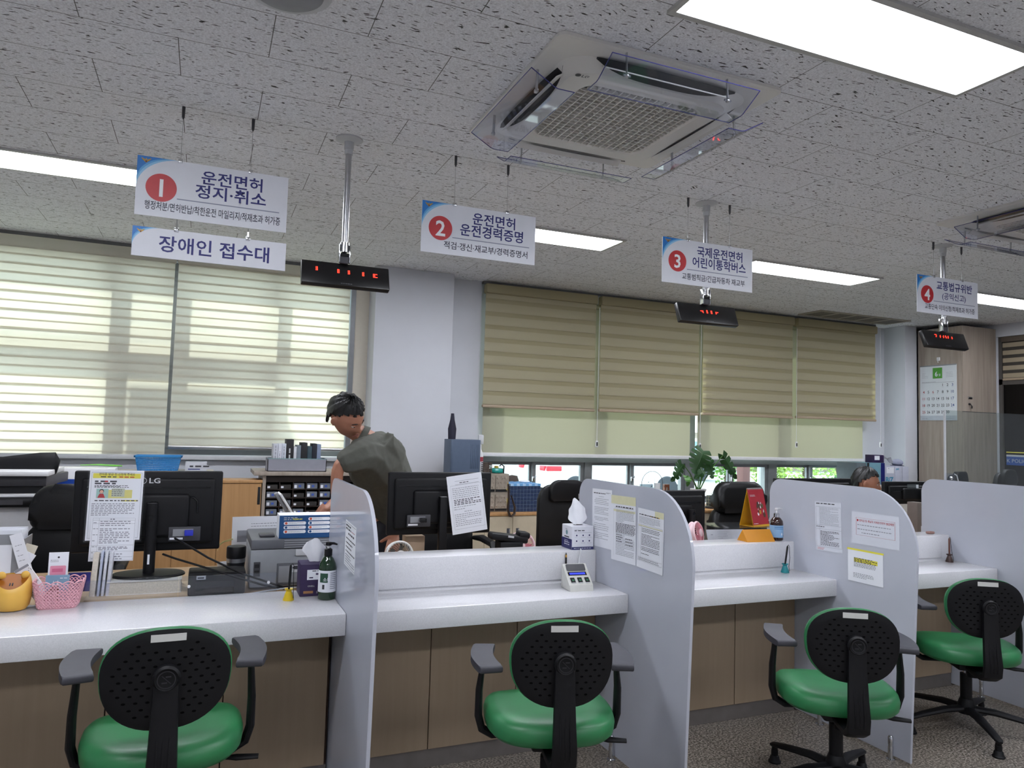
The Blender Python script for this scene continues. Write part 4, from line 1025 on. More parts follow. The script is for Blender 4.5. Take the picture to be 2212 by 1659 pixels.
# pink lace basket
p0, p1 = at(79, 1314, 3.10), at(160, 1314, 3.10)
t = thing('lace_basket', 'pink openwork plastic basket with a scalloped rim', 'basket', ((p0.x + p1.x) / 2, 3.155, ZC), 0)
PINK = mat('pink_plastic', '#d9a3ad', rough=.5, noise=.03)
bx, by = (p1.x - p0.x) / 2, .052
def arc_table():
    pts = []
    for i in range(7201):
        A = 2 * PI * i / 7200; cx, cy = math.cos(A), math.sin(A); pts.append((math.copysign(abs(cx) ** .4, cx) * (bx + .012), math.copysign(abs(cy) ** .4, cy) * (by + .006)))
    d = [0]
    for p, q in zip(pts[:-1], pts[1:]): d.append(d[-1] + math.hypot(q[0] - p[0], q[1] - p[1]))
    out = []; j = 0
    for i in range(720):
        while d[j + 1] < d[-1] * i / 720: j += 1
        out.append(2 * PI * j / 7200)
    return out
RRT = arc_table()
def rr(sv, k):
    """point on a rounded rectangle, sv in 0..1, k = 0 bottom .. 1 top"""
    A = RRT[int(sv * 720) % 720] + (RRT[(int(sv * 720) + 1) % 720] - RRT[int(sv * 720) % 720]) % (2 * PI) * (sv * 720 - int(sv * 720)); e = 5
    cx = math.copysign(abs(math.cos(A)) ** (2 / e), math.cos(A)); cy = math.copysign(abs(math.sin(A)) ** (2 / e), math.sin(A))
    return Vector((cx * (bx + .018 * k + .003), cy * (by + .012 * k), 0))
s = MB().m(PINK); N = 288
for row in range(7):
    z0 = .010 + row * .0125; amp = .0050
    for ph in (0, 1):
        pts = []
        for i in range(N + 1):
            sv = i / N; z = z0 + (amp * math.sin(2 * PI * sv * 22 + PI * (ph + row))); q = rr(sv, z / .09); pts.append((q.x, q.y, z))
        s.tube(pts, .00165 + (.0012 if row < 5 else .0003), 5, False)
s.surf(lambda u, v: tuple(rr(u, .1 * v)[:2]) + (.010 * v,), 48, 1, .002)
s.build('lattice', t)
s = MB().m(PINK); pts = []
for i in range(N + 1):
    sv = i / N; z = .090 + .009 * abs(math.sin(PI * sv * 14)); q = rr(sv, 1.0); pts.append((q.x, q.y, z))
s.tube(pts, .0026, 6, False); s.build('rim', t)
s = MB().m(PINK); s.prism([tuple(rr(i / 32, 0)[:2]) for i in range(32)], 0, .003); s.build('base', t)
# contents of the basket
def pack(s, w, h):
    s.m(mat('pack_pink', '#e596ae', rough=.3)); s.poly(rounded(.1 * w, .34 * h, .9 * w, .62 * h, .004), .0006); s.m(mat('pack_pink_dark', '#d5708f', rough=.3)); s.rect(.2 * w, .44 * h, .75 * w, .54 * h, .0009)
    s.m(INK); s.disc(.5 * w, .86 * h, .0035, .0006, 16); s.lines(.1 * w, .5 * w, .78 * h, .74 * h, 2, .002, RNG, .0006, 1); s.text('40', .5 * w, .24 * h, .009, 'CENTER', .0006, .01); s.m(PALEYEL); s.rect(.1 * w, .1 * h, .8 * w, .2 * h, .0005)
sheet('sticky_note_pack', 'pink and white blister pack standing in the pink basket', at(101, 1270, 3.17), at(144, 1268, 3.17), at(102, 1194, 3.17), pack, thick=.004, cat='pack')
def card(s, w, h):
    s.m(mat('card_hill', '#7c4a3c', rough=.6)); s.poly([(0, .2 * h), (.25 * w, .55 * h), (.55 * w, .62 * h), (.62 * w, .3 * h), (.62 * w, 0), (0, 0)], .0006); s.m(PAPER); s.poly([(.28 * w, .6 * h), (.34 * w, .8 * h), (.4 * w, .62 * h)], .0008); s.poly([(.46 * w, .6 * h), (.52 * w, .82 * h), (.57 * w, .6 * h)], .0008); s.lines(.6 * w, .9 * w, .88 * h, .88 * h, 1, .004, RNG, .0006, 1)
sheet('picture_card', 'pale blue picture card at the front of the pink basket', at(94, 1300, 3.115), at(146, 1298, 3.115), at(94, 1243, 3.115), card, mat('card_blue', '#7c9cb4', rough=.5), thick=.002, cat='card')
def pad_(s, w, h):
    s.m(GINK); s.rect(.02 * w, .93 * h, .98 * w, 1.0 * h, .0006); s.lines(.2 * w, .8 * w, .5 * h, .5 * h, 1, .006, RNG, .0006, .5)
    for i in range(26): s.disc(RNG.uniform(.05, .95) * w, RNG.uniform(.05, .9) * h, .0018, .0006, 7)
sheet('note_pad', 'white speckled spiral notepad leaning out of the pink basket', at(74, 1296, 3.185), at(104, 1278, 3.185), at(57, 1219, 3.185), pad_, thick=.006, cat='notepad')
def navy(s, w, h):
    s.m(PAPER); s.text('카바디', .55 * w, .42 * h, .014, 'CENTER', .0006, .01, width=.42 * w)
sheet('navy_booklet', 'navy booklet with white lettering behind the pink basket', at(145, 1279, 3.235), at(193, 1277, 3.235), at(145, 1238, 3.235), navy, NAVY, thick=.006, cat='booklet')

# grey file box and loose envelopes
a, c = at(-40, 1180, 3.42).x, at(46, 1180, 3.42).x; z1 = at(20, 1155, 3.42).z
t = thing('file_box', 'grey magazine file with a white label, full of papers', 'file box', ((a + c) / 2, 3.5, DESKZ + .0006), 0); hw = (c - a) / 2; h = z1 - DESKZ
s = MB().m(MGREY); s.box(-hw, hw, -.08, -.076, 0, h); s.box(-hw, hw, .116, .12, 0, h * .8); s.box(-hw, -hw + .004, -.08, .12, 0, h * .9); s.box(hw - .004, hw, -.08, .12, 0, h * .9); s.box(-hw, hw, -.08, .12, 0, .004); s.build('shell', t)
s = MB().m(PAPER); s.box(-hw + .02, hw - .03, -.0812, -.0802, .06, h - .04); s.build('label', t)
s = MB().m(PAPER)
for i in range(7): s.tf(Matrix.Translation((0, -.05 + .022 * i, .006)) @ Matrix.Rotation(R(-3 + i), 4, 'X')); s.box(-hw + .01 + RNG.uniform(0, .012), hw - .008, 0, .004, 0, h - .004 + RNG.uniform(0, .012))
s.build('papers', t)
s = MB().m(BLACKP); s.tf(Matrix.Translation((at(12, 1140, 3.5).x, 3.56, DESKZ + h - .06)) @ Matrix.Rotation(R(58), 4, 'Y')); s.box(-.012, .012, -.01, .01, -.02, .09, .004); s.build('binder_clip', t)
for k, (blp, brp, tlp, lb) in enumerate((((43, 1238), (70, 1230), (47, 1150), 'crumpled white envelope nearest the grey magazine file'), ((46, 1245), (78, 1200), (62, 1150), 'white envelope leaning out with a dark folded edge'), ((60, 1228), (82, 1180), (70, 1146), 'cream envelope at the back of the loose envelopes'))):
    Yk = 3.40 + .025 * k
    sheet('envelope', lb, at(*blp, Yk), at(*brp, Yk), at(*tlp, Yk), (lambda s, w, h: (s.m(GINK), s.lines(.2 * w, .8 * w, .7 * h, .3 * h, 4, .003, RNG, .0006))) if k != 2 else None, PAPER if k < 2 else mat('cream_envelope', '#d3cbb8', rough=.7), thick=.003, cat='envelope', group='loose envelopes')

# ------------------------------------------------------------------ front worktop of the low desk: pen stand, tissue box, pump bottle
def pen_stand(label, x, y, col, pen, lean, h=.105):
    t = thing('pen_stand', label, 'pen holder', (x, y, ZC), 0, 'counter pen stands')
    s = MB().m(col); s.lathe([(.021, 0), (.021, .004), (.013, .028), (.010, .036), (.017, .043), (.0165, .045), (.008, .040), (0, .038)], 24); s.build('base', t)
    s = MB().m(pen); v = Vector(lean).normalized(); p0 = Vector((0, 0, .036))
    s.tube([p0, p0 + v * h * .25, p0 + v * h * .9, p0 + v * h * .97], [.0035, .0048, .0050, .002], 10); s.build('pen', t)
    s = MB().m(BLACKP); q = p0 + v * h * .95
    pts = [q, q + Vector((.006, 0, .006)), q + Vector((.012, 0, -.004)), q + Vector((.011, -.002, -.03)), q + Vector((.012, -.004, -.06)), Vector((.016, -.010, .03)), Vector((.017, -.014, .008))]
    s.tube(pts, .0014, 6); s.build('tether', t)
pen_stand('yellow conical pen stand with a black tethered pen', .341, 3.03, mat('pen_base_yellow', '#d8b91e', rough=.35), BLACKP, (.04, 0, 1))
pen_stand('teal conical pen stand with a black tethered pen', 2.808, 2.978, mat('pen_base_teal', '#157e86', rough=.35), BLACKP, (.22, .05, 1))
pen_stand('dark brown pen stand with a copper rim beside the blank partition', 4.050, 2.985, mat('pen_base_brown', '#3a2620', rough=.35), mat('pen_copper', '#5c3427', rough=.35), (.02, .02, 1))
def tissue(t, s_, z, k=1.0, seed=1):
    """a pulled-up tissue: a crumpled fold of paper"""
    def fn(u, v):
        q = 2 * u - 1; w = (.013 + .030 * math.sin(PI * (.06 + .72 * v)) + .004 * math.sin(9 * v + seed)) * k
        y = (.010 * math.sin(4.4 * u + seed) + .007 * math.sin(9.5 * u + 2 * seed)) * (.35 + .65 * v) * k
        return (q * w + (.010 * v * math.sin(2 * seed)) * k, y + .006 * v, z + (.002 + .094 * v - .026 * abs(q) ** 1.4 * v + .006 * math.sin(7 * u + seed) * v) * k)
    s = MB().m(mat('tissue_paper', '#e9eaee', rough=.9, noise=.02)); s.surf(fn, 26, 12, .0012)
    return s.build('tissue', t)
t = thing('tissue_box', 'purple cube tissue box behind the green pump bottle', 'tissue box', (.452, 3.125, ZC), 0); PURP = mat('purple_card', '#2f1f49', rough=.5, noise=.05)
s = MB().m(PURP); s.box(-.064, .064, -.055, .055, 0, .128, .003); f_ = Matrix.Translation((-.064, -.0552, 0)) @ frame((0, 0, 0), (1, 0, 0), (0, 0, 1)); s.tf(f_); s.smooth = False
s.m(PAPER); s.rect(.026, .066, .115, .106, .0003); s.m(INK); s.lines(.046, .10, .101, .096, 1, .005, RNG, .0005, 1); s.m(PURP); s.rect(.035, .072, .05, .077, .0006); s.rect(.06, .085, .072, .092, .0006)
s.m(LGREY); s.text('ONELL', .030, .038, .009, 'LEFT', .0003, .01); s.text('2겹', .080, .038, .009, 'LEFT', .0003, .005); s.m(mat('gold_print', '#a0744a', rough=.5)); s.rect(.014, .012, .052, .022, .0003); s.m(LGREY); s.text('234', .064, .012, .012, 'LEFT', .0003, .01)
s.build('carton', t); tissue(t, s, .1275, 1.05, 2)
t = thing('pump_bottle', 'tall green pump bottle with a white label by the glossy partition', 'pump bottle', (.485, 3.012, ZC), 0, 'hand sanitizer pump bottles')
s = MB().m(mat('green_bottle', '#15301a', rough=.12, coat=.5, noise=.05)); s.lathe([(.030, 0), (.034, .004), (.0345, .02), (.0345, .125), (.031, .142), (.022, .160), (.014, .170), (.013, .176)], 32); s.build('bottle', t)
s = MB().m(PAPER); s.lathe([(.0349, .032), (.0349, .116)], 40); s.smooth = False
def band(s, a0, a1, z0, z1, r, n=10):
    s.add([(r * math.cos(a0 + (a1 - a0) * i / n), r * math.sin(a0 + (a1 - a0) * i / n), z) for z in (z0, z1) for i in range(n + 1)], [(i, i + 1, n + 2 + i, n + 1 + i) for i in range(n)], True)
s.m(mat('label_green', '#1d4a34', rough=.5)); band(s, R(-150), R(-95), .070, .106, .0352); s.m(GINK)
for k in range(9): band(s, R(-80), R(-35), .045 + k * .0075, .048 + k * .0075, .0352)
s.m(INK); band(s, R(-130), R(-115), .044, .062, .0352)
s.m(PAPER); s.tf(Matrix.Translation((-.020, -.0292, .076)) @ frame((0, 0, 0), (.87, -.5, 0), (0, 0, 1))); s.text('소독', 0, 0, .017, 'LEFT', .0006, .012); s.tf()
s.build('label', t)
s = MB().m(BLACKP); s.lathe([(.0155, .170), (.0155, .196), (.010, .200)], 24); s.m(WHITEP); s.cyl((0, 0, .198), (0, 0, .212), .005, n=12); s.m(BLACKP); s.lathe([(.009, .210), (.012, .212), (.011, .224), (0, .226)], 16); s.tube([(0, 0, .219), (.02, -.003, .219), (.034, -.005, .214)], [.006, .005, .0035], 8); s.build('pump_head', t)

# ------------------------------------------------------------------ paper taped inside the glossy partition
px_ = .526 - .0072
def small_form(s, w, h):
    s.m(INK); s.rect(.05 * w, .955 * h, .97 * w, .962 * h, .0004); s.rect(.05 * w, .04 * h, .97 * w, .046 * h, .0004)
    s.lines(.06 * w, .55 * w, .90 * h, .83 * h, 2, .009, RNG, .0004, 1); s.m(REDINK); s.lines(.6 * w, .9 * w, .83 * h, .83 * h, 1, .004, RNG, .0004, 1); s.m(INK); s.lines(.3 * w, .85 * w, .74 * h, .74 * h, 1, .010, RNG, .0004, 1)
    s.lines(.12 * w, .95 * w, .62 * h, .34 * h, 4, .007, RNG, .0004, 1); s.m(GINK); s.lines(.1 * w, .95 * w, .26 * h, .10 * h, 4, .006, RNG, .0004, 1)
sheet('taped_form', 'white printed form taped to the inside of the glossy partition', atx(743, 1217, px_), atx(765, 1243, px_), atx(748, 1122, px_), small_form)

# three papers on the partition beside the white tissue box
px2 = 1.735 - .0072
def note_a(s, w, h):
    s.m(INK); s.lines(.08 * w, .70 * w, .925 * h, .925 * h, 1, .006, RNG, .0004, 1); s.m(GINK); s.lines(.72 * w, .95 * w, .945 * h, .935 * h, 2, .003, RNG, .0004, 1); s.lines(.35 * w, .6 * w, .87 * h, .87 * h, 1, .003, RNG, .0004, 1)
    for a, c, n in ((.83, .74, 4), (.68, .57, 5), (.51, .46, 3), (.40, .30, 4), (.24, .15, 4)): s.lines(.12 * w, .92 * w, a * h, c * h, n, .0035, RNG, .0004, indent=.01)
def note_b(s, w, h):
    s.m(PALEYEL); s.rect(0, .87 * h, 1.0 * w, h, .0004)
    s.m(INK); s.lines(.2 * w, .9 * w, .83 * h, .83 * h, 1, .007, RNG, .0004, 1); s.rect(.15 * w, .815 * h, .92 * w, .818 * h, .0004)
    s.m(PALEYEL); s.rect(.1 * w, .755 * h, .98 * w, .785 * h, .0003)
    s.m(GINK); s.rect(.1 * w, .79 * h, .98 * w, .792 * h, .0004); s.rect(.1 * w, .06 * h, .103 * w, .79 * h, .0004)
    s.lines(.22 * w, .97 * w, .77 * h, .60 * h, 9, .0035, RNG, .0005, .95); s.m(INK); s.lines(.2 * w, .98 * w, .575 * h, .44 * h, 8, .0045, RNG, .0005, 1); s.m(GINK); s.lines(.2 * w, .98 * w, .42 * h, .10 * h, 15, .0035, RNG, .0005, .95)
    s.m(INK); s.lines(.22 * w, .5 * w, .40 * h, .30 * h, 4, .0045, RNG, .0007, .9); s.lines(.6 * w, .97 * w, .36 * h, .27 * h, 3, .0045, RNG, .0007, .8)
def note_c(s, w, h):
    s.m(PALEYEL); s.rect(.66 * w, .90 * h, .99 * w, 1.0 * h, .0003); s.m(INK); s.lines(.06 * w, .8 * w, .90 * h, .90 * h, 1, .006, RNG, .0005, 1); s.m(mat('amber_marker', '#c9a23a', rough=.6)); s.rect(.48 * w, .892 * h, .84 * w, .908 * h, .0004)
    s.m(GINK); s.lines(.05 * w, .95 * w, .86 * h, .76 * h, 6, .003, RNG, .0004); s.m(PALEYEL); s.rect(.04 * w, .70 * h, .96 * w, .72 * h, .0003); s.m(GINK)
    for u in (.04, .14, .96): s.rect(u * w, .12 * h, u * w + .0009, .73 * h, .0004)
    for v in (.73, .70, .12, .18): s.rect(.04 * w, v * h, .96 * w, v * h + .0009, .0004)
    s.m(INK); s.lines(.17 * w, .94 * w, .67 * h, .62 * h, 3, .0035, RNG, .0005); s.lines(.17 * w, .94 * w, .57 * h, .40 * h, 8, .0035, RNG, .0005); s.lines(.17 * w, .94 * w, .36 * h, .31 * h, 3, .0035, RNG, .0005); s.lines(.17 * w, .5 * w, .25 * h, .25 * h, 1, .0035, RNG, .0005); s.lines(.06 * w, .94 * w, .165 * h, .14 * h, 2, .003, RNG, .0005)
sheet('taped_notice', 'innermost of three papers on the partition, plain black print', atx(1279, 1177, px2), atx(1321, 1188, px2), atx(1276.5, 1054, px2), note_a)
sheet('taped_notice', 'middle of three papers, with pale yellow tape across its top', atx(1320, 1207, px2 - .0008), atx(1373, 1222, px2 - .0008), atx(1324, 1069, px2 - .0008), note_b)
sheet('taped_notice', 'outermost of three papers, with an amber marked heading', atx(1375, 1223, px2 - .0016), atx(1431, 1244, px2 - .0016), atx(1378, 1096, px2 - .0016), note_c)
px3 = 2.935 - .0072
PAPER2 = mat('thin_paper', '#d0d3dc', rough=.7, noise=.015, nscale=8)
def note_d(s, w, h):
    s.m(INK); s.lines(.05 * w, .95 * w, .965 * h, .965 * h, 1, .007, RNG, .0004, 1); s.m(GINK)
    for v in (.90, .52, .44, .08): s.rect(.04 * w, v * h, .98 * w, v * h + .001, .0004)
    for u in (.04, .17, .98): s.rect(u * w, .08 * h, u * w + .001, .90 * h, .0004)
    s.lines(.19 * w, .97 * w, .88 * h, .54 * h, 15, .003, RNG, .0005); s.m(INK); s.lines(.04 * w, .35 * w, .49 * h, .49 * h, 1, .005, RNG, .0005, 1); s.lines(.19 * w, .97 * w, .40 * h, .12 * h, 13, .0038, RNG, .0005); s.m(REDINK); s.lines(.06 * w, .8 * w, .055 * h, .03 * h, 2, .003, RNG, .0005)
def note_e(s, w, h):
    s.m(REDINK)
    for q in ((.10, .28, .92, .284), (.10, .82, .92, .824), (.10, .28, .105, .82), (.915, .28, .92, .82)): s.rect(q[0] * w, q[1] * h, q[2] * w, q[3] * h, .0004)
    s.text('■ 범칙금 등 체납자 국제운전면허 발급제한', .12 * w, .71 * h, .0125, 'LEFT', .0005, .006, width=.78 * w); s.m(GINK); s.lines(.13 * w, .9 * w, .60 * h, .60 * h, 1, .005, RNG, .0005, .95); s.lines(.13 * w, .9 * w, .47 * h, .47 * h, 1, .005, RNG, .0005, .95); s.lines(.22 * w, .88 * w, .36 * h, .36 * h, 1, .005, RNG, .0005, .95)
def note_f(s, w, h):
    s.m(YEL); s.rect(-.004, .955 * h, w + .004, 1.01 * h, .0005); s.m(YEL); s.rect(.18 * w, .60 * h, .85 * w, .735 * h, .0003); s.m(INK); s.lines(.18 * w, .85 * w, .725 * h, .61 * h, 4, .005, RNG, .0005, .98); s.m(GINK); s.lines(.18 * w, .87 * w, .57 * h, .47 * h, 4, .004, RNG, .0005); s.lines(.16 * w, .8 * w, .26 * h, .14 * h, 4, .004, RNG, .0005)
sheet('taped_notice', 'dense table notice on the left of the far frosted partition', atx(1763, 1187, px3), atx(1820, 1196, px3), atx(1763, 1083, px3), note_d, PAPER2)
sheet('taped_notice', 'wide notice with a red boxed heading on the far frosted partition', atx(1840, 1172, px3), atx(1943, 1190, px3), atx(1840, 1104, px3), note_e, PAPER2)
sheet('taped_notice', 'paper under yellow tape with yellow highlighted lines on the far frosted partition', atx(1832, 1252, px3 - .001), atx(1908, 1270, px3 - .001), atx(1839.5, 1184, px3 - .001), note_f)

# ------------------------------------------------------------------ behind the low desk: printer, boxes, tumbler
Y = 3.36
a, c = at(541, 1200, Y).x, at(735, 1200, Y).x; zt = at(640, 1164, Y).z
t = thing('laser_printer', 'grey office laser printer turned away behind the yellow pen stand', 'printer', ((a + c) / 2, 3.36, DESKZ + .0006), 0); hw = (c - a) / 2; h = zt - DESKZ
PG = mat('printer_grey', '#8f9296', rough=.5, noise=.03); PD = mat('printer_dark_grey', '#5a5c61', rough=.5, noise=.04)
s = MB().m(PG); s.box(-hw, hw, .004, .36, .012, h * .80, .006); s.m(PD); s.box(-hw, hw, 0, .365, h * .80, h, .008)
for i in range(4): s.m(MGREY); s.box(-hw * .28, hw, -.0015, .01, h * (.82 + .045 * i), h * (.845 + .045 * i), .001)
s.build('body', t)
s = MB().m(PD); s.box(-hw * .42, hw * .99, -.004, .004, h * .10, h * .52, .003); s.m(MGREY); s.box(-hw * .38, hw * .9, -.007, -.003, h * .14, h * .47, .003); s.m(LGREY); s.box(-hw * .10, hw * .16, -.008, -.006, h * .34, h * .48, .001); s.build('rear_door', t)
s = MB().m(INK); s.tf(Matrix.Translation((-hw * .06, -.0083, h * .395)) @ frame((0, 0, 0), (1, 0, 0), (0, 0, 1))); s.smooth = False; s.poly([(.032 * math.cos(2 * PI * i / 20) * .5 + .012, .008 * math.sin(2 * PI * i / 20) + .008) for i in range(20)], .0002); s.build('maker_plate', t)
s = MB().m(LGREY); s.box(-hw * .02, hw * .55, -.003, .01, h * .66, h * .79, .002); s.build('handle_slot', t)
s = MB().m(DARK); s.box(-hw * .90, -hw * .80, -.002, .01, h * .45, h * .52); s.box(-hw * .90, -hw * .80, -.002, .01, h * .33, h * .40); s.m(DGREY); s.box(-hw * .92, -hw * .78, -.001, .008, h * .28, h * .56); s.build('ports', t)
s = MB().m(DGREY); s.box(-hw * .8, -hw * .46, .06, .14, h, h + .012, .005); s.build('lid_catch', t)
# blue printed carton on the printer
Y = 3.372; a, c = at(603, 1140, Y).x, at(719, 1140, Y).x; z0, z1 = DESKZ + h + .0012, at(660, 1113, Y).z
t = thing('printed_carton', 'white topped blue carton with rows of pill-shaped captions on the printer', 'box', ((a + c) / 2, Y, z0), 0); hw = (c - a) / 2; hh = z1 - z0
CB = mat('carton_blue', '#174a7c', rough=.4, noise=.02)
s = MB().m(CB); s.box(-hw, hw, 0, .11, 0, hh, .001, 1); s.m(PAPER); s.box(-hw + .0004, hw - .0004, .0004, .1096, hh - .001, hh + .0012); s.box(-hw - .0006, -hw + .001, .0008, .1092, .001, hh); s.tf(Matrix.Translation((-hw, -.0004, 0)) @ frame((0, 0, 0), (1, 0, 0), (0, 0, 1))); s.smooth = False
W_, H_ = 2 * hw, hh
for k in range(7):
    col, row = (0, k) if k < 3 else (1, k - 3)
    x0 = .08 * W_ + col * .45 * W_; yy = (.59 - row * .185) * H_ if col == 0 else (.77 - row * .185) * H_
    s.m(PAPER); s.poly(rounded(x0, yy, x0 + .41 * W_, yy + .14 * H_, .065 * H_), .0004)
    s.m(mat('dot_orange', '#c9573a', rough=.5) if (k % 2 == 0) == (col == 0) else CB); s.disc(x0 + .045 * W_, yy + .07 * H_, .055 * H_, .0008, 16); s.m(GINK); s.lines(x0 + .09 * W_, x0 + .36 * W_, yy + .09 * H_, yy + .045 * H_, 2, .002, RNG, .0008, 1)
s.m(LGREY); s.lines(.08 * W_, .36 * W_, .90 * H_, .90 * H_, 1, .0045, RNG, .0004, 1); s.lines(.08 * W_, .22 * W_, .82 * H_, .82 * H_, 1, .0045, RNG, .0004, 1); s.m(YEL); s.text('PREMIUM?', .24 * W_, .80 * H_, .0095, 'LEFT', .0004, .01)
s.build('carton', t)
# papers standing behind the printer, sticky tabs
sheet('printed_pages', 'white printed pages propped up behind the grey printer', at(499, 1195, 3.76), at(612, 1190, 3.76), at(497, 1117, 3.76), lambda s, w, h: (s.m(GINK), s.rect(.1 * w, .3 * h, .3 * w, .62 * h, .0004), s.lines(.36 * w, .95 * w, .8 * h, .2 * h, 9, .004, RNG, .0004)), thick=.003, cat='papers')
s = MB().m(mat('pale_yellow_note', '#d9dca0', rough=.7)); pts = [at(470, 1187, 3.742), at(474, 1175, 3.742), at(484, 1168, 3.742), at(503, 1163, 3.742)]
def strip(u, v):
    k = u * 3; i = min(2, int(k)); p = pts[i].lerp(pts[i + 1], k - i); return (p.x, p.y + .03 * v, p.z - .012 * v)
s.surf(strip, 9, 2, .0012); solo(s, 'sticky_note', 'curled pale yellow sticky note beside the black tumbler', 'note')
p = at(509, 1240, 3.46)
t = thing('tumbler', 'black lidded steel tumbler by the grey printer', 'tumbler', (p.x, 3.50, DESKZ + .0006), 0); k = (at(509, 1180, 3.5).z - DESKZ)
s = MB().m(mat('dark_steel', '#3c3e42', rough=.3, metal=.8)); s.lathe([(.030, 0), (.034, .006), (.038, k * .55), (.039, k * .72)], 28); s.build('body', t)
s = MB().m(STEEL); s.lathe([(.0395, k * .60), (.0395, k * .70)], 28); s.build('steel_band', t)
s = MB().m(BLACKP); s.lathe([(.040, k * .71), (.041, k * .74), (.041, k * .97), (.038, k)], 28); s.lathe([(.036, k), (0, k + .002)], 28); s.build('lid', t)
s = MB().m(WHITEP); s.lathe([(.028, 0), (.036, .08), (.0355, .08), (.027, .003), (0, .002)], 20, (at(487, 1230, 3.58).x, 3.62, DESKZ + .0006)); solo(s, 'paper_cup', 'white paper cup half hidden by the black tumbler', 'cup')
a, c = at(406, 1260, 3.32).x, at(530, 1260, 3.32).x; z1 = at(460, 1236, 3.32).z
t = thing('black_device', 'low black desk device with a small white label behind the clear strip', 'device', ((a + c) / 2, 3.38, DESKZ + .0006), 0); hw = (c - a) / 2; h = z1 - DESKZ
s = MB().m(BLACKP); s.box(-hw, hw, -.06, .07, 0, h, .008); s.m(BLACKG); s.box(-hw * .75, hw * .6, -.0615, -.058, h * .12, h * .62, .001); s.build('casing', t)
s = MB().m(LGREY); s.box(-hw * .72, -hw * .40, -.0618, -.058, h * .70, h * .86); s.m(INK); s.box(-hw * .68, -hw * .46, -.0622, -.0612, h * .74, h * .80); s.build('label', t)
# white tablet leaning on a stand further back
p = at(622, 1090, 3.95)
t = thing('tablet_stand', 'white tablet tilted on a stand behind the blue carton', 'tablet', (p.x + .03, 3.97, DESKZ + .0006), 0)
M = Matrix.Translation((p.x - t.location.x, 3.95 - 3.97, p.z - t.location.z)) @ Matrix.Rotation(R(-33), 4, 'Y')
s = MB().m(WHITEP); s.tf(M); s.box(-.012, .0, -.075, .075, -.10, .075, .005); s.m(MGREY); s.box(-.030, -.012, -.03, .03, -.02, .085, .004); s.build('tablet', t)
s = MB().m(BLACKG); s.tf(M); s.box(.0001, .0035, -.068, .068, -.092, .066, .001); s.build('tablet_screen', t)
s = MB().m(WHITEP); s.box(-.09, .07, -.08, .08, 0, .012, .004); s.tube([(-.02, 0, .01), (-.03, 0, .12), (p.x - t.location.x - .012, -.01, p.z - t.location.z - .02)], .012, 10); s.build('stand', t)

# ------------------------------------------------------------------ black executive chairs behind the desks
def exec_chair(label, x, y, rz, zt, w=.50, mesh=False, logo=None, arms=True):
    t = thing('office_chair', label, 'chair', (x, y, 0), R(rz), 'black staff chairs')
    s = MB().m(LEATHER)
    hz = zt
    def cushion(s, z0, z1, y0, wd, th, bulge, n=4):
        bm = MB()
        s.surf(lambda u, v: ((u * 2 - 1) * wd / 2 * (1 - .18 * abs(2 * v - 1) ** 3), y0 - th * .5 - bulge * math.sin(PI * u) * .5 - .02 * math.sin(PI * v), z0 + (z1 - z0) * v), 10, 10)
    if mesh:
        s.tf(Matrix.Translation((0, -.22, .46)) @ frame((0, 0, 0), (1, 0, 0), (0, 0, 1))); s.prism(rounded(-w / 2, 0, w / 2, hz - .46, [.04, .09, .09, .04], 6), -.02, .022, .012, 3); s.tf()
    else:
        s.tf(Matrix.Translation((0, -.24, .50)) @ Matrix.Rotation(R(6), 4, 'X') @ frame((0, 0, 0), (1, 0, 0), (0, 0, 1))); s.prism(rounded(-w / 2, 0, w / 2, hz - .50 - .20, [.06, .10, .10, .06], 6), -.05, .05, .04, 4)
    s.tf(); bk = s.build('backrest', t, None, 75)
    if not mesh:
        s = MB().m(LEATHER); s.tf(Matrix.Translation((0, -.235, hz - .24)) @ Matrix.Rotation(R(4), 4, 'X') @ frame((0, 0, 0), (1, 0, 0), (0, 0, 1))); s.prism(rounded(-w * .46, 0, w * .46, .24, [.05, .11, .11, .05], 8), -.055, .06, .045, 4); s.build('headrest', t, None, 75)
    else:
        s = MB().m(BLACKP); s.tf(Matrix.Translation((0, -.246, hz - .10)) @ frame((0, 0, 0), (1, 0, 0), (0, 0, 1))); s.prism(rounded(-w * .34, 0, w * .34, .13, [.02, .07, .07, .02], 8), -.02, .03, .012, 3); s.build('headrest', t, None, 75)
        if logo:
            s = MB().m(LGREY); s.tf(Matrix.Translation((w * .17, -.277, hz - .085)) @ frame((0, 0, 0), (1, 0, 0), (0, 0, 1))); s.smooth = False; s.text(logo, 0, 0, .045, 'LEFT', 0, 0); s.build('logo', t)
    s = MB().m(LEATHER); s.box(-w * .5, w * .5, -.22, .27, .42, .52, .035, 3); s.build('seat', t, None, 75)
    if arms:
        for sg in (-1, 1):
            s = MB().m(BLACKP); s.tube([(sg * w * .52, -.20, .66), (sg * w * .56, -.10, .67), (sg * w * .56, .12, .66), (sg * w * .54, .18, .60), (sg * w * .5, .10, .45)], [.02, .03, .03, .024, .02], 10, True, .8); s.build('armrest', t)
    s = MB().m(BLACKP); s.cyl((0, 0, .10), (0, 0, .43), .028, n=14)
    for k in range(5):
        A = R(72 * k + 20); s.tube([(0, 0, .10), (.18 * math.cos(A), .18 * math.sin(A), .09), (.30 * math.cos(A), .30 * math.sin(A), .065)], [.03, .024, .016], 8, True, .7); s.ball((.30 * math.cos(A), .30 * math.sin(A), .028), .027, n=10)
    s.build('wheeled_base', t)
    return t
p = at(133, 1046, 4.35); exec_chair('black leather armchair with a rounded headrest beside the copier', at(165, 1100, 4.62).x, 4.38, 180, p.z - .02, .46)
exec_chair('black staff chair hidden low behind the second monitor', at(1000, 1150, 4.4).x, 4.70, 180, 1.02, .50)
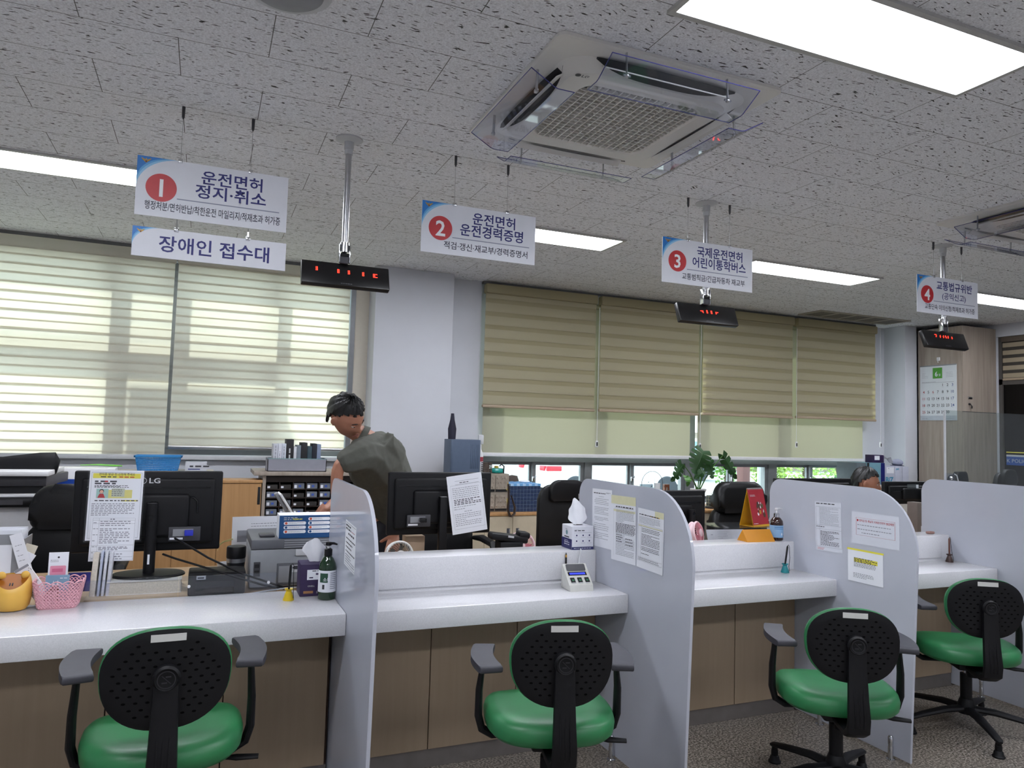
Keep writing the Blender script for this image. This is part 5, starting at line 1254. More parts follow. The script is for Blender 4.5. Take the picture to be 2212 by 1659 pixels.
p = at(1215, 1047, 4.2); exec_chair('black mesh chair with pale letters behind the white tissue box', at(1222, 1100, 4.2).x, 4.2 + .23, 0, p.z, .38, True, 'IUU')
p = at(1600, 1046, 4.35); exec_chair('black leather chair with a wide rounded headrest behind the red calendar', at(1597, 1100, 4.60).x, 4.36, 180, p.z, .50)
p = at(2010, 1022, 5.2); exec_chair('black chair whose top shows under the wall calendar', at(2014, 1030, 5.2).x, 5.2, 20, p.z, .50, True)
p = at(2148, 1020, 4.4); exec_chair('dark chair with flat top behind the clear screen at the far desk', at(2148, 1030, 4.4).x, 4.55, 10, p.z, .36, True)

# ------------------------------------------------------------------ second desk
Y = 3.66
a, c = at(836, 1100, Y).x, at(1058, 1100, Y).x; zt, zb = at(945, 1020, Y).z, at(945, 1153, Y).z
monitor('wide black monitor with one curled notice behind the second desk', (a + c) / 2, Y, zb, zt, c - a, DESKZ + .0006, None, at(957, 1140, 3.58).x - (a + c) / 2, (.12, .09), .02, 2, 'office monitors', 'flat')
def note_m(s, w, h):
    s.m(GINK)
    for q in ((.22, .90, .90, .905), (.22, .84, .90, .845), (.08, .83, .95, .833), (.08, .08, .95, .083), (.08, .08, .083, .83), (.947, .08, .95, .83)): s.rect(q[0] * w, q[1] * h, q[2] * w, q[3] * h, .0004)
    s.m(INK); s.lines(.35 * w, .62 * w, .87 * h, .87 * h, 1, .005, RNG, .0004, 1); s.m(GINK); s.lines(.12 * w, .92 * w, .78 * h, .62 * h, 6, .004, RNG, .0005, .95); s.m(INK); s.lines(.14 * w, .92 * w, .58 * h, .50 * h, 4, .0055, RNG, .0005, .98); s.m(GINK); s.lines(.12 * w, .92 * w, .46 * h, .42 * h, 2, .004, RNG, .0005); s.lines(.4 * w, .65 * w, .37 * h, .37 * h, 1, .004, RNG, .0005, 1); s.lines(.12 * w, .92 * w, .33 * h, .14 * h, 7, .004, RNG, .0005, .95)
sheet('curled_notice', 'white printed notice curling off the wide monitor of the second desk', at(978, 1156, 3.555), at(1053, 1143, 3.54), at(968, 1030, 3.555), note_m)
def fan(label, px, py, Y, r, c0, c1, group='small desk fans', tilt=0):
    p = at(px, py, Y); t = thing('desk_fan', label, 'fan', (p.x, Y, DESKZ + .0006), R(tilt), group); h = p.z - DESKZ
    s = MB().m(c0); s.lathe([(.055, 0), (.055, .008), (.02, .014), (.012, .02), (.010, max(.03, h - r * .9))], 20); s.build('foot', t)
    s = MB().m(c0); s.tf(Matrix.Translation((0, 0, h)) @ Matrix.Rotation(R(78), 4, 'X'))
    n = 40
    for k in (1, -1): s.tube([(r * math.cos(2 * PI * i / n), r * math.sin(2 * PI * i / n), .014 * k) for i in range(n + 1)], .006, 8, False)
    s.surf(lambda u, v: (r * math.cos(2 * PI * u), r * math.sin(2 * PI * u), -.022 + .044 * v), 40, 2)
    s.build('ring', t)
    s = MB().m(c1); s.tf(Matrix.Translation((0, 0, h)) @ Matrix.Rotation(R(78), 4, 'X'))
    for i in range(28):
        A = 2 * PI * i / 28; s.tube([(.018 * math.cos(A), .018 * math.sin(A), .030), (.6 * r * math.cos(A + .15), .6 * r * math.sin(A + .15), .030), (r * math.cos(A + .3), r * math.sin(A + .3), .016)], .0016, 5)
    s.m(c0); s.lathe([(.022, .026), (.022, .033), (0, .035)], 20); s.tf(); s.build('guard', t)
    s = MB().m(c1); s.tf(Matrix.Translation((0, 0, h)) @ Matrix.Rotation(R(78), 4, 'X'))
    for k in range(5):
        A = 2 * PI * k / 5; s.add([(.01 * math.cos(A), .01 * math.sin(A), .004), (.8 * r * math.cos(A - .3), .8 * r * math.sin(A - .3), -.006), (.85 * r * math.cos(A + .2), .85 * r * math.sin(A + .2), .008), (.4 * r * math.cos(A + .5), .4 * r * math.sin(A + .5), .010)], [(0, 1, 2, 3)])
    s.build('blades', t)
    return t
FW = mat('fan_white', '#d9d7d2', rough=.4); FP = mat('fan_pink', '#d98a98', rough=.4); FD = mat('fan_dark_slat', '#4a4640', rough=.6); FWP = mat('fan_pink_white', '#e6c9cf', rough=.4)
fan('white desk fan peeking over the ledge under the wide monitor', 862, 1200, 3.42, .062, FW, FD)
fan('pink and white desk fan behind the black terminal', 1125, 1180, 3.66, .072, FWP, FP, tilt=-20)
fan('pink desk fan beside the third monitor, over the ledge', 1503, 1152, 3.42, .060, FWP, FP, tilt=30)
s = MB().m(mat('kraft_card', '#a8917a', rough=.8)); q = at(895, 1175, 3.72); s.box(q.x - .05, q.x + .05, 3.70, 3.78, DESKZ + .0006, at(895, 1158, 3.7).z, .003); solo(s, 'kraft_box', 'small brown cardboard box under the wide monitor', 'box')
q = at(1102, 1160, 3.45); t = thing('card_terminal', 'black card terminal resting over the ledge in front of the pink fan', 'terminal', (q.x, 3.46, DESKZ + .0006), R(-6)); h = q.z - DESKZ
s = MB().m(BLACKP); s.box(-.06, .06, -.05, .06, 0, h - .02, .008); s.tf(Matrix.Translation((0, 0, h)) @ Matrix.Rotation(R(7), 4, 'Y')); s.box(-.105, .09, -.045, .045, -.022, .012, .010); s.box(.04, .10, -.04, .04, .0, .034, .012); s.build('body', t)
s = MB().m(LGREY); s.tf(Matrix.Translation((0, 0, h)) @ Matrix.Rotation(R(7), 4, 'Y')); s.box(-.02, .01, -.0465, -.04, .0, .009); s.build('badge', t)

# white tissue box, keypad with pencil and cable
t = thing('tissue_box', 'white and navy tissue box on the raised ledge', 'tissue box', (1.667, 3.118, .8731), R(-2)); WB = mat('carton_white', '#d9dae2', rough=.5, noise=.02); NB = mat('carton_navy', '#25275e', rough=.45)
s = MB().m(WB); s.box(-.056, .056, -.056, .056, 0, .108, .002, 1)
for M_, face in ((Matrix.Translation((-.056, -.0564, 0)) @ frame((0, 0, 0), (1, 0, 0), (0, 0, 1)), 'f'), (Matrix.Translation((-.0564, .056, 0)) @ frame((0, 0, 0), (0, -1, 0), (0, 0, 1)), 's')):
    s.tf(M_); s.smooth = False; s.m(NB)
    if face == 'f':
        s.rect(0, 0, .112, .013, .0003); s.m(INK); s.lines(.012, .07, .088, .088, 1, .0055, RNG, .0004, 1); s.m(GINK); s.rect(.010, .078, .102, .0788, .0004); s.lines(.012, .05, .094, .094, 1, .002, RNG, .0004, 1)
        for i in range(3):
            for j in range(2): s.m(NB); s.disc(.024 + .033 * i, .066 - .026 * j, .0038, .0004, 14); s.m(GINK); s.lines(.014 + .033 * i, .036 + .033 * i, .057 - .026 * j, .055 - .026 * j, 1, .0018, RNG, .0004, 1)
        s.m(WB); s.lines(.01, .1, .0065, .0065, 1, .0035, RNG, .0006, 1)
    else:
        s.rect(0, 0, .112, .048, .0003); s.m(WB); s.lines(.03, .09, .030, .020, 2, .006, RNG, .0006, 1); s.lines(.03, .1, .038, .038, 1, .0028, RNG, .0006, 1); s.m(INK); s.rect(.03, .052, .082, .057, .0004); s.m(mat('print_teal', '#6f8f96', rough=.5)); s.disc(.055, .075, .011, .0004, 18); s.m(GINK); s.rect(.042, .088, .058, .091, .0004)
s.tf(); s.m(DARK); s.lathe([(.0, .1083), (.020, .1083)][::-1], 20, (0, 0, 0), 1.3, .7); s.build('carton', t); tissue(t, s, .107, 1.25, 5)
t = thing('fee_keypad', 'grey-white sloped keypad with a blue display on the second worktop', 'keypad', (1.561, 2.915, ZC), R(-4))
KW = mat('keypad_ivory', '#c6c6c0', rough=.45)
s = MB().m(KW); s.tf(Matrix.Translation((.056, 0, 0)) @ frame((0, 0, 0), (0, 1, 0), (0, 0, 1)) @ Matrix.Identity(4))
s.tf(Matrix(((0, 0, 1, -.056), (1, 0, 0, 0), (0, 1, 0, 0), (0, 0, 0, 1)))); s.prism([(-.055, 0), (.05, 0), (.05, .095), (.034, .104), (.010, .072), (-.050, .026)], 0, .112, .004, 2); s.tf(); s.build('case', t)
s = MB().m(DGREY); u = Vector((0, .024, .032)).normalized(); T_ = Matrix.Translation((-.046, .011, .0745)) @ frame((0, 0, 0), (1, 0, 0), u); s.tf(T_); s.smooth = False; s.poly(rounded(0, 0, .092, .034, .006), .0012); s.build('hood', t)
T_ = Matrix.Translation((-.047, -.047, .0293)) @ frame((0, 0, 0), (1, 0, 0), Vector((0, .060, .046)))
s = MB().m(BLACKG); s.tf(T_); s.box(.003, .091, .050, .069, -.002, .001); s.build('display_window', t)
s = MB().m(mat('blue_display', '#2632c8', rough=.4, emit=.7)); s.tf(T_); s.smooth = False; s.rect(.010, .054, .084, .064, .0014); s.build('blue_display', t)
for k in range(3):
    s = MB().m(BLACKP); s.tf(T_); s.box(.004 + .034 * k, .024 + .034 * k, .008, .036, -.002, .003, .001); s.m(mat('key_green', '#2f6a4a', rough=.5)); s.box(.009 + .034 * k, .019 + .034 * k, .016, .026, .0025, .0034); s.m(LGREY); s.box(.004 + .034 * k, .024 + .034 * k, .005, .0085, -.001, .0025); s.build('key', t)
s = MB().m(BLACKP); q = Vector((1.56, 3.02, ZC)); s.tube([q + Vector((0, -.0, .003)), q + Vector((.002, .008, .118))], .0042, 8); s.m(mat('pencil_gold', '#b98b3a', rough=.4)); s.tube([q + Vector((.002, .008, .118)), q + Vector((.0023, .0088, .130))], .0044, 8); s.m(BLACKP); s.tube([q + Vector((.0023, .0088, .130)), q + Vector((.0026, .0094, .139))], [.0036, .0012], 8); solo(s, 'pencil', 'black pencil with a gold tip leaning behind the keypad', 'pencil')
s = MB().m(LGREY); s.tube([(1.605, 2.965, ZC + .05), (1.612, 3.0, ZC + .075), (1.628, 3.025, ZC + .11), (1.640, 3.030, ZC + .142), (1.646, 3.045, ZC + .149)], .0034, 8); solo(s, 'keypad_cable', 'grey cable rising from the keypad to the ledge', 'cable')

# ------------------------------------------------------------------ third desk
Y = 3.62
a, c = 2.26, at(1521, 1100, Y).x; zt = at(1470, 1059, Y).z
monitor('glossy black monitor behind the partition with three papers', (a + c) / 2, Y, DESKZ + .12, zt, c - a, DESKZ + .0006, None, .12, (.12, .09), .02, False)
# acrylic riser that carries the calendars
t = thing('acrylic_riser', 'clear acrylic riser under the red calendar', 'stand', (3.00, 3.56, DESKZ + .0006), 0); zr = at(1618, 1137, 3.50).z
s = MB().m(ACRYL); s.box(-.20, .30, -.10, .14, zr - DESKZ - .006, zr - DESKZ - .001); s.build('shelf', t)
for sx in (-.20, .29):
    s = MB().m(ACRYL); s.box(sx, sx + .006, -.10, .14, 0, zr - DESKZ - .006); s.build('leg', t)
def tent(name, label, x, y, z, w, h, d, rz, front, rear, draw, cat='calendar'):
    t = thing(name, label, cat, (x, y, z), R(rz))
    lean = math.atan2(d / 2, h); L = math.hypot(d / 2, h)
    s = MB().m(rear); s.tf(Matrix.Translation((0, -d / 2, 0)) @ Matrix.Rotation(-lean, 4, 'X')); s.box(-w / 2, w / 2, 0, .002, 0, L); s.tf(Matrix.Translation((0, d / 2, 0)) @ Matrix.Rotation(lean, 4, 'X')); s.box(-w / 2, w / 2, -.002, 0, 0, L); s.tf(); s.box(-w / 2, w / 2, -d / 2, d / 2, 0, .0015); s.build('stand', t)
    s = MB().m(front); s.tf(Matrix.Translation((-w / 2, -d / 2 - .001, 0)) @ Matrix.Rotation(-lean, 4, 'X') @ frame((0, 0, 0), (1, 0, 0), (0, 0, 1))); s.box(0, w, .05 * L, L, 0, .002); s.smooth = False; draw(s, w, L); s.build('pages', t)
    s = MB().m(LGREY); s.tf(Matrix.Translation((0, 0, h)))
    for i in range(int(w / .012)): s.tube([(-w / 2 + .006 + .012 * i, .006 * math.cos(A), .006 * math.sin(A)) for A in [2 * PI * k / 8 for k in range(9)]], .0009, 4, False)
    s.build('ring_binding', t)
    return t
YC = mat('calendar_yellow', '#c99a1e', rough=.5); RC = mat('calendar_red', '#a3202f', rough=.45, noise=.05)
def caldraw(s, w, h):
    s.m(YC); s.rect(0, .0, w, .05 * h, .0022); s.m(LGREY); s.lines(.1 * w, .42 * w, .84 * h, .81 * h, 2, .004, RNG, .0024, 1)
    g = random.Random(5)
    for k in range(26):
        s.m([mat('print_olive', '#5a5a38', rough=.6), PAPER, mat('print_brown', '#4a3326', rough=.6), mat('print_gold', '#b8862c', rough=.6)][g.choice((0, 0, 1, 1, 2, 2, 2, 3))])
        x, y = w * g.uniform(.42, .85), h * g.uniform(.26, .62); a = g.uniform(.006, .014); A = g.uniform(0, PI)
        s.poly([(x + a * math.cos(A + q) * (1 if k % 2 else .5), y + a * 1.5 * math.sin(A + q)) for q in (0, 1.2, 2.2, 3.3, 4.6)], .0024 + .00002 * k)
    s.m(PAPER); s.lines(.05 * w, .7 * w, .085 * h, .085 * h, 1, .005, RNG, .0024, .6)
q = at(1645, 1137, 3.50); z_ = q.z + .0006; hcal = at(1632, 1056, 3.55).z - z_
tent('desk_calendar', 'red and yellow tent calendar behind the orange name wedge', q.x - .02, 3.54, z_, .155, hcal, .10, 14, RC, YC, caldraw)
def cal2(s, w, h): s.m(REDINK); s.text('12', .06 * w, .86 * h, .016, 'LEFT', .0024, .0)
q = at(1678, 1134, 3.62); tent('desk_calendar', 'black tent calendar with white pages partly behind the partition', q.x - .015, 3.63, z_, .15, at(1660, 1060, 3.63).z - z_, .12, 62, PAPER, mat('calendar_black', '#17171a', rough=.5), cal2)
t = thing('pump_bottle', 'amber pump bottle with a pale blue label on the ledge', 'pump bottle', (2.868, 3.105, .8731), 0, 'hand sanitizer pump bottles')
s = MB().m(mat('amber_bottle', '#2c130d', rough=.12, coat=.5, noise=.05)); s.lathe([(.030, 0), (.034, .004), (.0345, .02), (.0345, .088), (.032, .104), (.022, .118), (.015, .124), (.0145, .128)], 32); s.build('bottle', t)
s = MB().m(mat('label_pale_blue', '#8ab0d4', rough=.4)); s.lathe([(.0349, .018), (.0349, .082)], 40); s.m(mat('label_blue_print', '#4e7fb2', rough=.4)); band(s, R(-150), R(-60), .070, .074, .0352); band(s, R(-150), R(-60), .062, .065, .0352); s.m(PAPER); band(s, R(-90), R(-78), .030, .042, .0352); s.m(INK); band(s, R(-60), R(-48), .022, .030, .0352); s.build('label', t)
s = MB().m(CHROME); s.lathe([(.0155, .122), (.0155, .142), (.010, .146)], 24); s.build('steel_collar', t)
s = MB().m(WHITEP); s.cyl((0, 0, .146), (0, 0, .164), .0045, n=12); s.lathe([(.008, .162), (.010, .164), (.009, .172), (0, .174)], 16); s.tube([(0, 0, .168), (.018, -.002, .169), (.034, -.004, .166)], [.0055, .0045, .003], 8); s.build('pump_head', t)
s = MB().m(mat('orange_card', '#cf8a1e', rough=.5, noise=.02)); s.tf(Matrix.Translation((2.735, 3.125, .8732)) @ Matrix.Rotation(R(90 - 6), 4, 'Z') @ Matrix.Rotation(R(90), 4, 'X')); s.tf(Matrix.Translation((2.650, 3.12, .8732)) @ Matrix.Rotation(R(-4), 4, 'Z') @ Matrix(((0, 0, 1, 0), (1, 0, 0, 0), (0, 1, 0, 0), (0, 0, 0, 1)))); s.prism([(-.045, 0), (.045, 0), (0, .06)], 0, .175, .001, 1); solo(s, 'name_wedge', 'orange triangular card stand on the ledge beside the amber bottle', 'card stand')
sheet('loose_form', 'grey printed form leaning behind the third ledge', at(1530, 1172, 3.32), at(1611, 1170, 3.40), at(1524, 1144, 3.34), lambda s, w, h: (s.m(GINK), s.lines(.1 * w, .2 * w, .6 * h, .6 * h, 1, .008, RNG, .0004, 1), s.lines(.28 * w, .6 * w, .8 * h, .15 * h, 5, .004, RNG, .0004, 1)), mat('grey_form', '#aeb2ba', rough=.6), cat='form')

# ------------------------------------------------------------------ fourth and fifth desks
zt = at(1755, 1033, 3.86).z; a, c = at(1672, 1040, 3.86).x, at(1836, 1040, 3.86).x
monitor('wide black monitor whose top edge shows over the red-boxed partition', (a + c) / 2, 3.86, DESKZ + .13, zt, c - a, DESKZ + .0006, None, 0, (.12, .09), .02, False)
zt = at(1950, 1040, 3.80).z; a, c = at(1907, 1060, 3.80).x, at(2050, 1060, 3.80).x
t = monitor('black monitor with a clear plastic pocket beside the seated man', (a + c) / 2, 3.80, at(1985, 1088, 3.8).z, zt, c - a, DESKZ + .0006, None, 0, (.12, .09), .02, False)
s = MB().m(clear_mat('plastic_pocket', '#c8cdd0', fog=.22, fogcol='#8e9698')); u = at(1960, 1046, 3.765); v = at(1985, 1064, 3.765); s.box(u.x, v.x, 3.764, 3.766, v.z, u.z); s.m(PAPER); s.box(v.x - .03, v.x - .008, 3.762, 3.764, u.z - .03, u.z - .004)
part(s, 'plastic_pocket', t, 'clear plastic pocket')
q = at(1978, 1092, 3.60); s = MB().m(mat('taupe_box', '#6d625c', rough=.6)); s.box(q.x - .035, q.x + .03, 3.56, 3.64, DESKZ + .0006, at(1975, 1086, 3.56).z, .004); s.m(PAPER); s.box(q.x - .0, q.x + .029, 3.559, 3.561, DESKZ + .05, DESKZ + .15); solo(s, 'document_box', 'taupe document box half hidden behind the red-boxed partition', 'box')
q = at(2011, 1147, 3.11); s = MB().m(mat('eraser_brown', '#8a6a62', rough=.7)); s.box(q.x - .022, q.x + .022, 3.10, 3.13, .8733, .888, .005); solo(s, 'eraser', 'small brownish eraser on the far ledge', 'eraser')
t = thing('acrylic_screen', 'tall clear acrylic screen at the far end desk', 'screen', (4.75, 3.14, .8732), 0); xa = at(2041, 950, 3.14).x; zt = at(2041, 886, 3.14).z
s = MB().m(clear_mat('clear_screen', '#eef3f2', fog=.012)); s.box(xa, 5.33, 3.137, 3.143, .876, zt); part(s, 'sheet', t)
s = MB().m(LGREY); s.box(xa - .003, xa + .003, 3.134, 3.146, .876, zt); part(s, 'edge_strip', t)
s = MB().m(ACRYL); q = at(2046, 1022, 3.14); s.box(xa - .006, xa + .07, 3.128, 3.136, q.z - .16, q.z); s.m(CHROME); s.tf(Matrix.Translation((xa + .034, 3.127, q.z - .03)) @ Matrix.Rotation(R(90), 4, 'X')); s.lathe([(.011, 0), (.011, .006), (.006, .010), (0, .010)], 16); part(s, 'bracket', t)
s = MB().m(LGREY); s.tube([(xa + .07, 3.13, q.z - .005), (xa + .092, 3.13, q.z - .015), (xa + .105, 3.13, q.z - .05), (xa + .112, 3.13, q.z - .145)], .003, 8); solo(s, 'thin_wire', 'pale wire curving down beside the clear screen bracket', 'cable')

# ------------------------------------------------------------------ along the back wall, low-desk side
def cabinet(name, label, x0, x1, y0, y1, z0, z1, body, doors, top=None, topm=None, handle=None, cat='cabinet', kick=True):
    t = thing(name, label, cat, ((x0 + x1) / 2, (y0 + y1) / 2, z0), 0)
    s = MB().m(body); s.box(x0, x1, y0 + .018, y1, z0, z1 - (.022 if top else 0), .001, 1); part(s, 'carcass', t)
    if top: s = MB().m(topm or body); s.box(x0 - .004, x1 + .004, y0 - .004, y1, z1 - .022, z1, .002); part(s, 'top', t)
    n = doors
    for k in range(n):
        a, c = x0 + (x1 - x0) * k / n, x0 + (x1 - x0) * (k + 1) / n
        s = MB().m(body); s.box(a + .0015, c - .0015, y0, y0 + .0175, z0 + .05, z1 - .025, .001, 1); d = s.build('door', t); d.matrix_parent_inverse = Matrix.Translation(t.location).inverted()
        if handle:
            hx = (c - .05) if k % 2 == 0 else (a + .03)
            g = MB().m(DGREY); g.box(hx, hx + .028, y0 - .0015, y0 + .002, z1 - .26, z1 - .12, .002); g.m(STEEL); g.box(hx + .018, hx + .027, y0 - .006, y0, z1 - .255, z1 - .125, .002); g.build('handle', d)
    return t
Y = 5.5
x0, x1 = -.72, at(566, 1050, Y).x
cabinet('storage_cabinet', 'honey wood storage cabinets behind the big monitor', x0, x1 - .002, Y, 5.71, 0, at(480, 1037, Y).z, OAK, 4, True, OAK)
s = MB().m(DARK); q = at(559, 1070, Y - .003); s.box(q.x - .008, q.x + .010, Y - .004, Y + .01, at(560, 1090, Y).z, at(560, 1052, Y).z, .003); solo(s, 'recessed_handle', 'dark recessed pull of the honey wood cabinet nearest the card rack', 'handle')
# open rack of card compartments
x0, x1 = at(567, 1050, Y).x, 1.16; zt = at(600, 1019, Y).z
t = thing('card_rack', 'dark brown rack of card compartments under the grey book tray', 'rack', ((x0 + x1) / 2, Y + .15, 0), 0)
BROWN = wood_mat('dark_brown_laminate', '#1c110c', '#2a1a12', 'X', .5)
s = MB().m(GREYWOOD); s.box(x0 - .06, x1 + .03, Y - .012, 5.95, zt - .028, zt, .002); s.box(x0, x0 + .022, Y, 5.95, 0, zt - .028); s.box(x1 - .022, x1, Y, 5.95, 0, zt - .028); s.box(x0, x1, Y, 5.95, 0, .68); part(s, 'frame', t)
s = MB().m(BROWN); s.box(x0 + .022, x1 - .022, 5.75, 5.76, .68, zt - .028)
rows = [zt - .125 - .062 * k for k in range(6)]; cols = [x0 + .03 + .093 * k for k in range(8)]
for z in rows: s.box(x0 + .022, x1 - .022, Y + .02, 5.75, z - .006, z)
for x in cols[1:]: s.box(x - .006, x, Y + .024, 5.75, rows[-1], zt - .07)
s.box(x0 + .022, x1 - .022, Y + .02, 5.75, zt - .075, zt - .028); part(s, 'dividers', t)
CL = mat('card_case_grey', '#6f747c', rough=.3, noise=.1, nscale=60)
for i, z in enumerate(rows[:-1]):
    for j, x in enumerate(cols[:-1]):
        if x > x1 - .1: continue
        full = (i * 7 + j * 3) % 5 not in (0, 3)
        s = MB().m(CL if full else mat('card_case_dim', '#34312f', rough=.4)); w_ = .074; hh = .042 if full else .030
        s.box(x + .002, x + .002 + w_, Y + .028, Y + .075, z + .0006, z + hh, .001, 1)
        s.m(PAPER); s.box(x + .006, x + .024, Y + .0266, Y + .029, z + .006, z + (.028 if full else .020))
        if full: s.m(mat('card_blue_spot', '#3a57a8', rough=.5)); s.box(x + .036, x + .054, Y + .0268, Y + .029, z + .012, z + .028)
        o = solo(s, 'card_case', 'clear cased card stack in the dark brown rack', 'card case', 'card cases in the brown rack')
# grey tray with books on the rack
p0 = at(577, 1018, 5.52); z0 = zt + .0006; xb = at(705, 1010, 5.52).x; h = at(600, 990, 5.52).z - z0
s = MB().m(mat('lavender_grey_card', '#8b8b95', rough=.6)); s.box(p0.x, xb, 5.52, 5.525, z0, z0 + h); s.box(p0.x, xb, 5.695, 5.70, z0, z0 + h); s.box(p0.x, p0.x + .005, 5.52, 5.70, z0, z0 + h); s.box(xb - .005, xb, 5.52, 5.70, z0, z0 + h); s.box(p0.x, xb, 5.52, 5.70, z0, z0 + .005); s.m(mat('tray_rim_teal', '#7fa8a8', rough=.5)); s.box(p0.x - .001, xb + .001, 5.519, 5.5255, z0 + h - .004, z0 + h)
solo(s, 'book_tray', 'grey tray holding upright books on the card rack', 'tray')
bx = at(588, 990, 5.6).x; specs = [(.034, .985, '#b9bcc4', 'grey-white'), (.026, 1.0, '#d0d3da', 'white'), (.030, 1.0, '#c4cad4', 'pale blue-white'), (.052, 1.16, '#17171c', 'thick black'), (.022, .9, '#c9ccd2', 'thin white'), (.030, .95, '#6f7a84', 'slate grey'), (.045, 1.05, '#121318', 'black'), (.034, .92, '#31464f', 'dark teal'), (.034, 1.02, '#0f1220', 'navy-black'), (.03, 1.0, '#7d8aa2', 'blue-grey')]
hb = at(620, 958, 5.6).z - z0
for k, (w_, f_, cc, nm) in enumerate(specs):
    s = MB().m(mat('book_' + nm.replace(' ', '_').replace('-', '_'), cc, rough=.6, noise=.06)); s.box(bx, bx + w_ - .0015, 5.535, 5.68, z0 + .0056, z0 + hb * f_, .002)
    if k < 4: s.tf(Matrix.Translation((bx + w_ * .30, 5.5345, z0 + hb * .42)) @ frame((0, 0, 0), (0, 0, 1), (-1, 0, 0))); s.smooth = False; s.m(LGREY if k == 3 else GINK); s.lines(0, hb * .5, -w_ * .15, -w_ * .15, 1, w_ * .28, RNG, .0004, 1)
    solo(s, 'book', nm + ' book standing in the grey tray on the card rack', 'book', 'books in the grey tray'); bx += w_
# pale rear cabinet with a blue basket and a small carton
zc = at(345, 1018, 5.82).z; cabinet('rear_cabinet', 'pale rear cabinet that carries the blue mesh basket', -.72, at(462, 1017, 5.82).x, 5.72, 6.08, 0, zc, mat('cream_laminate', '#cfc9be', rough=.5), 3)
a, c = at(290, 1000, 5.82).x, at(392, 1000, 5.82).x; t = thing('mesh_basket', 'bright blue plastic mesh basket under the cream shade', 'basket', ((a + c) / 2, 5.88, zc + .0006), 0); hw = (c - a) / 2; h = at(345, 984, 5.82).z - zc
BB = mat('bright_blue_plastic', '#1f7fc0', rough=.4, noise=.03); s = MB().m(BB)
for i in range(-14, 15):
    for y_ in (-.085, .085): s.tube([(i / 14 * hw * .84, y_ * .86, .004), (i / 14 * hw * .96, y_, h - .008)], .0022, 5, False)
for i in range(-6, 7):
    for x_ in (-1, 1): s.tube([(x_ * hw * .84, i / 6 * .075, .004), (x_ * hw * .96, i / 6 * .085, h - .008)], .0022, 5, False)
for k in range(9):
    v = k / 8; a_, b_ = hw * (.84 + .12 * v), .085 * (.86 + .14 * v); z_ = .004 + (h - .012) * v; s.tube([(-a_, -b_, z_), (a_, -b_, z_), (a_, b_, z_), (-a_, b_, z_), (-a_, -b_, z_)], .0022 if k < 8 else .004, 5, False)
s.box(-hw * .84, hw * .84, -.073, .073, 0, .004); s.build('mesh', t)
s = MB().m(BB); s.box(-hw * 1.03, hw * 1.03, -.095, -.082, h - .014, h, .004); s.box(-hw * 1.03, hw * 1.03, .082, .095, h - .014, h, .004); s.box(-hw * 1.03, -hw * .93, -.095, .095, h - .014, h, .004); s.box(hw * .93, hw * 1.03, -.095, .095, h - .014, h, .004); s.build('rim', t)
a, c = at(400, 1005, 5.80).x, at(447, 1005, 5.80).x; s = MB().m(mat('carton_grey_white', '#b9bdc6', rough=.6)); z1 = at(425, 998, 5.8).z; s.box(a, c, 5.80, 5.90, zc + .0006, z1, .002); s.tf(Matrix.Translation((a, 5.7996, zc)) @ frame((0, 0, 0), (1, 0, 0), (0, 0, 1))); s.smooth = False; s.m(INK); s.lines(.03, .16, (z1 - zc) * .55, (z1 - zc) * .55, 1, .016, RNG, .0004, 1); s.m(NAVY); s.rect(.02, (z1 - zc) * .2, .1, (z1 - zc) * .3, .0004); solo(s, 'small_carton', 'small grey-white printed carton next to the blue mesh basket', 'box')
# white appliance with a blue panel, green ruler on top, copier
Y = 5.31; a, c = at(99, 1060, Y).x, at(200, 1060, Y).x; zt = at(140, 1011, Y).z
t = thing('white_appliance', 'tall white appliance with a blue front panel beside the black armchair', 'appliance', ((a + c) / 2, Y + .1, 0), 0)
s = MB().m(WHITEP); s.box(a, c + .12, Y, Y + .18, 0, zt, .008); part(s, 'housing', t)
s = MB().m(mat('panel_blue', '#163f96', rough=.4)); u, v = at(113, 1066, Y).x, at(190, 1066, Y).x; s.tf(Matrix.Translation((u, Y - .0006, at(130, 1075, Y).z)) @ frame((0, 0, 0), (1, 0, 0), (0, 0, 1))); s.smooth = False; hh = at(130, 1035, Y).z - at(130, 1075, Y).z; s.poly(rounded(0, 0, v - u, hh, .01), .001); s.m(mat('panel_gold', '#d3a92e', rough=.5)); s.rect(.035, .0, .05, hh * .62, .0016); s.rect(.10, 0, .115, hh * .66, .0016); s.rect(.05, hh * .2, .10, hh * .36, .0016); part(s, 'blue_panel', t)
s = MB().m(mat('bright_green_plastic', '#5fb52c', rough=.35)); u, v = at(172, 1008, Y + .1), at(262, 1010, Y + .1); s.tube([(u.x, Y + .12, zt + .012), (u.x + .1, Y + .12, zt + .016), (v.x - .05, Y + .14, zt + .010), (v.x, Y + .15, zt + .0072)], [.004, .009, .010, .007], 10, True, .6); solo(s, 'green_handle', 'bright green plastic handled tool lying on the white appliance', 'tool')
Y = 4.75; a, c = -1.55, at(72, 1100, Y).x
t = thing('office_copier', 'white and dark office copier with a raised scanner lid, half out of the picture', 'copier', ((a + c) / 2, Y + .25, 0), 0)
g = lambda yy: at(40, yy, Y).z
s = MB().m(WHITEP); s.box(a, c, Y, Y + .5, .02, g(1078), .006); s.box(a, c + .05, Y + .02, Y + .52, g(1078), g(1068), .004); s.m(LGREY); s.box(c + .0003, c + .06, Y + .06, Y + .5, .02, g(1085), .01); part(s, 'body', t)
s = MB().m(BLACKP); s.box(a, c + .02, Y - .06, Y + .05, g(1094), g(1074), .012); s.m(DGREY); s.box(c - .16, c - .04, Y - .062, Y - .05, g(1088), g(1078)); part(s, 'control_panel', t)
s = MB().m(DARK); s.box(a, c + .03, Y + .06, Y + .48, g(1068), g(1052)); part(s, 'paper_gap', t)
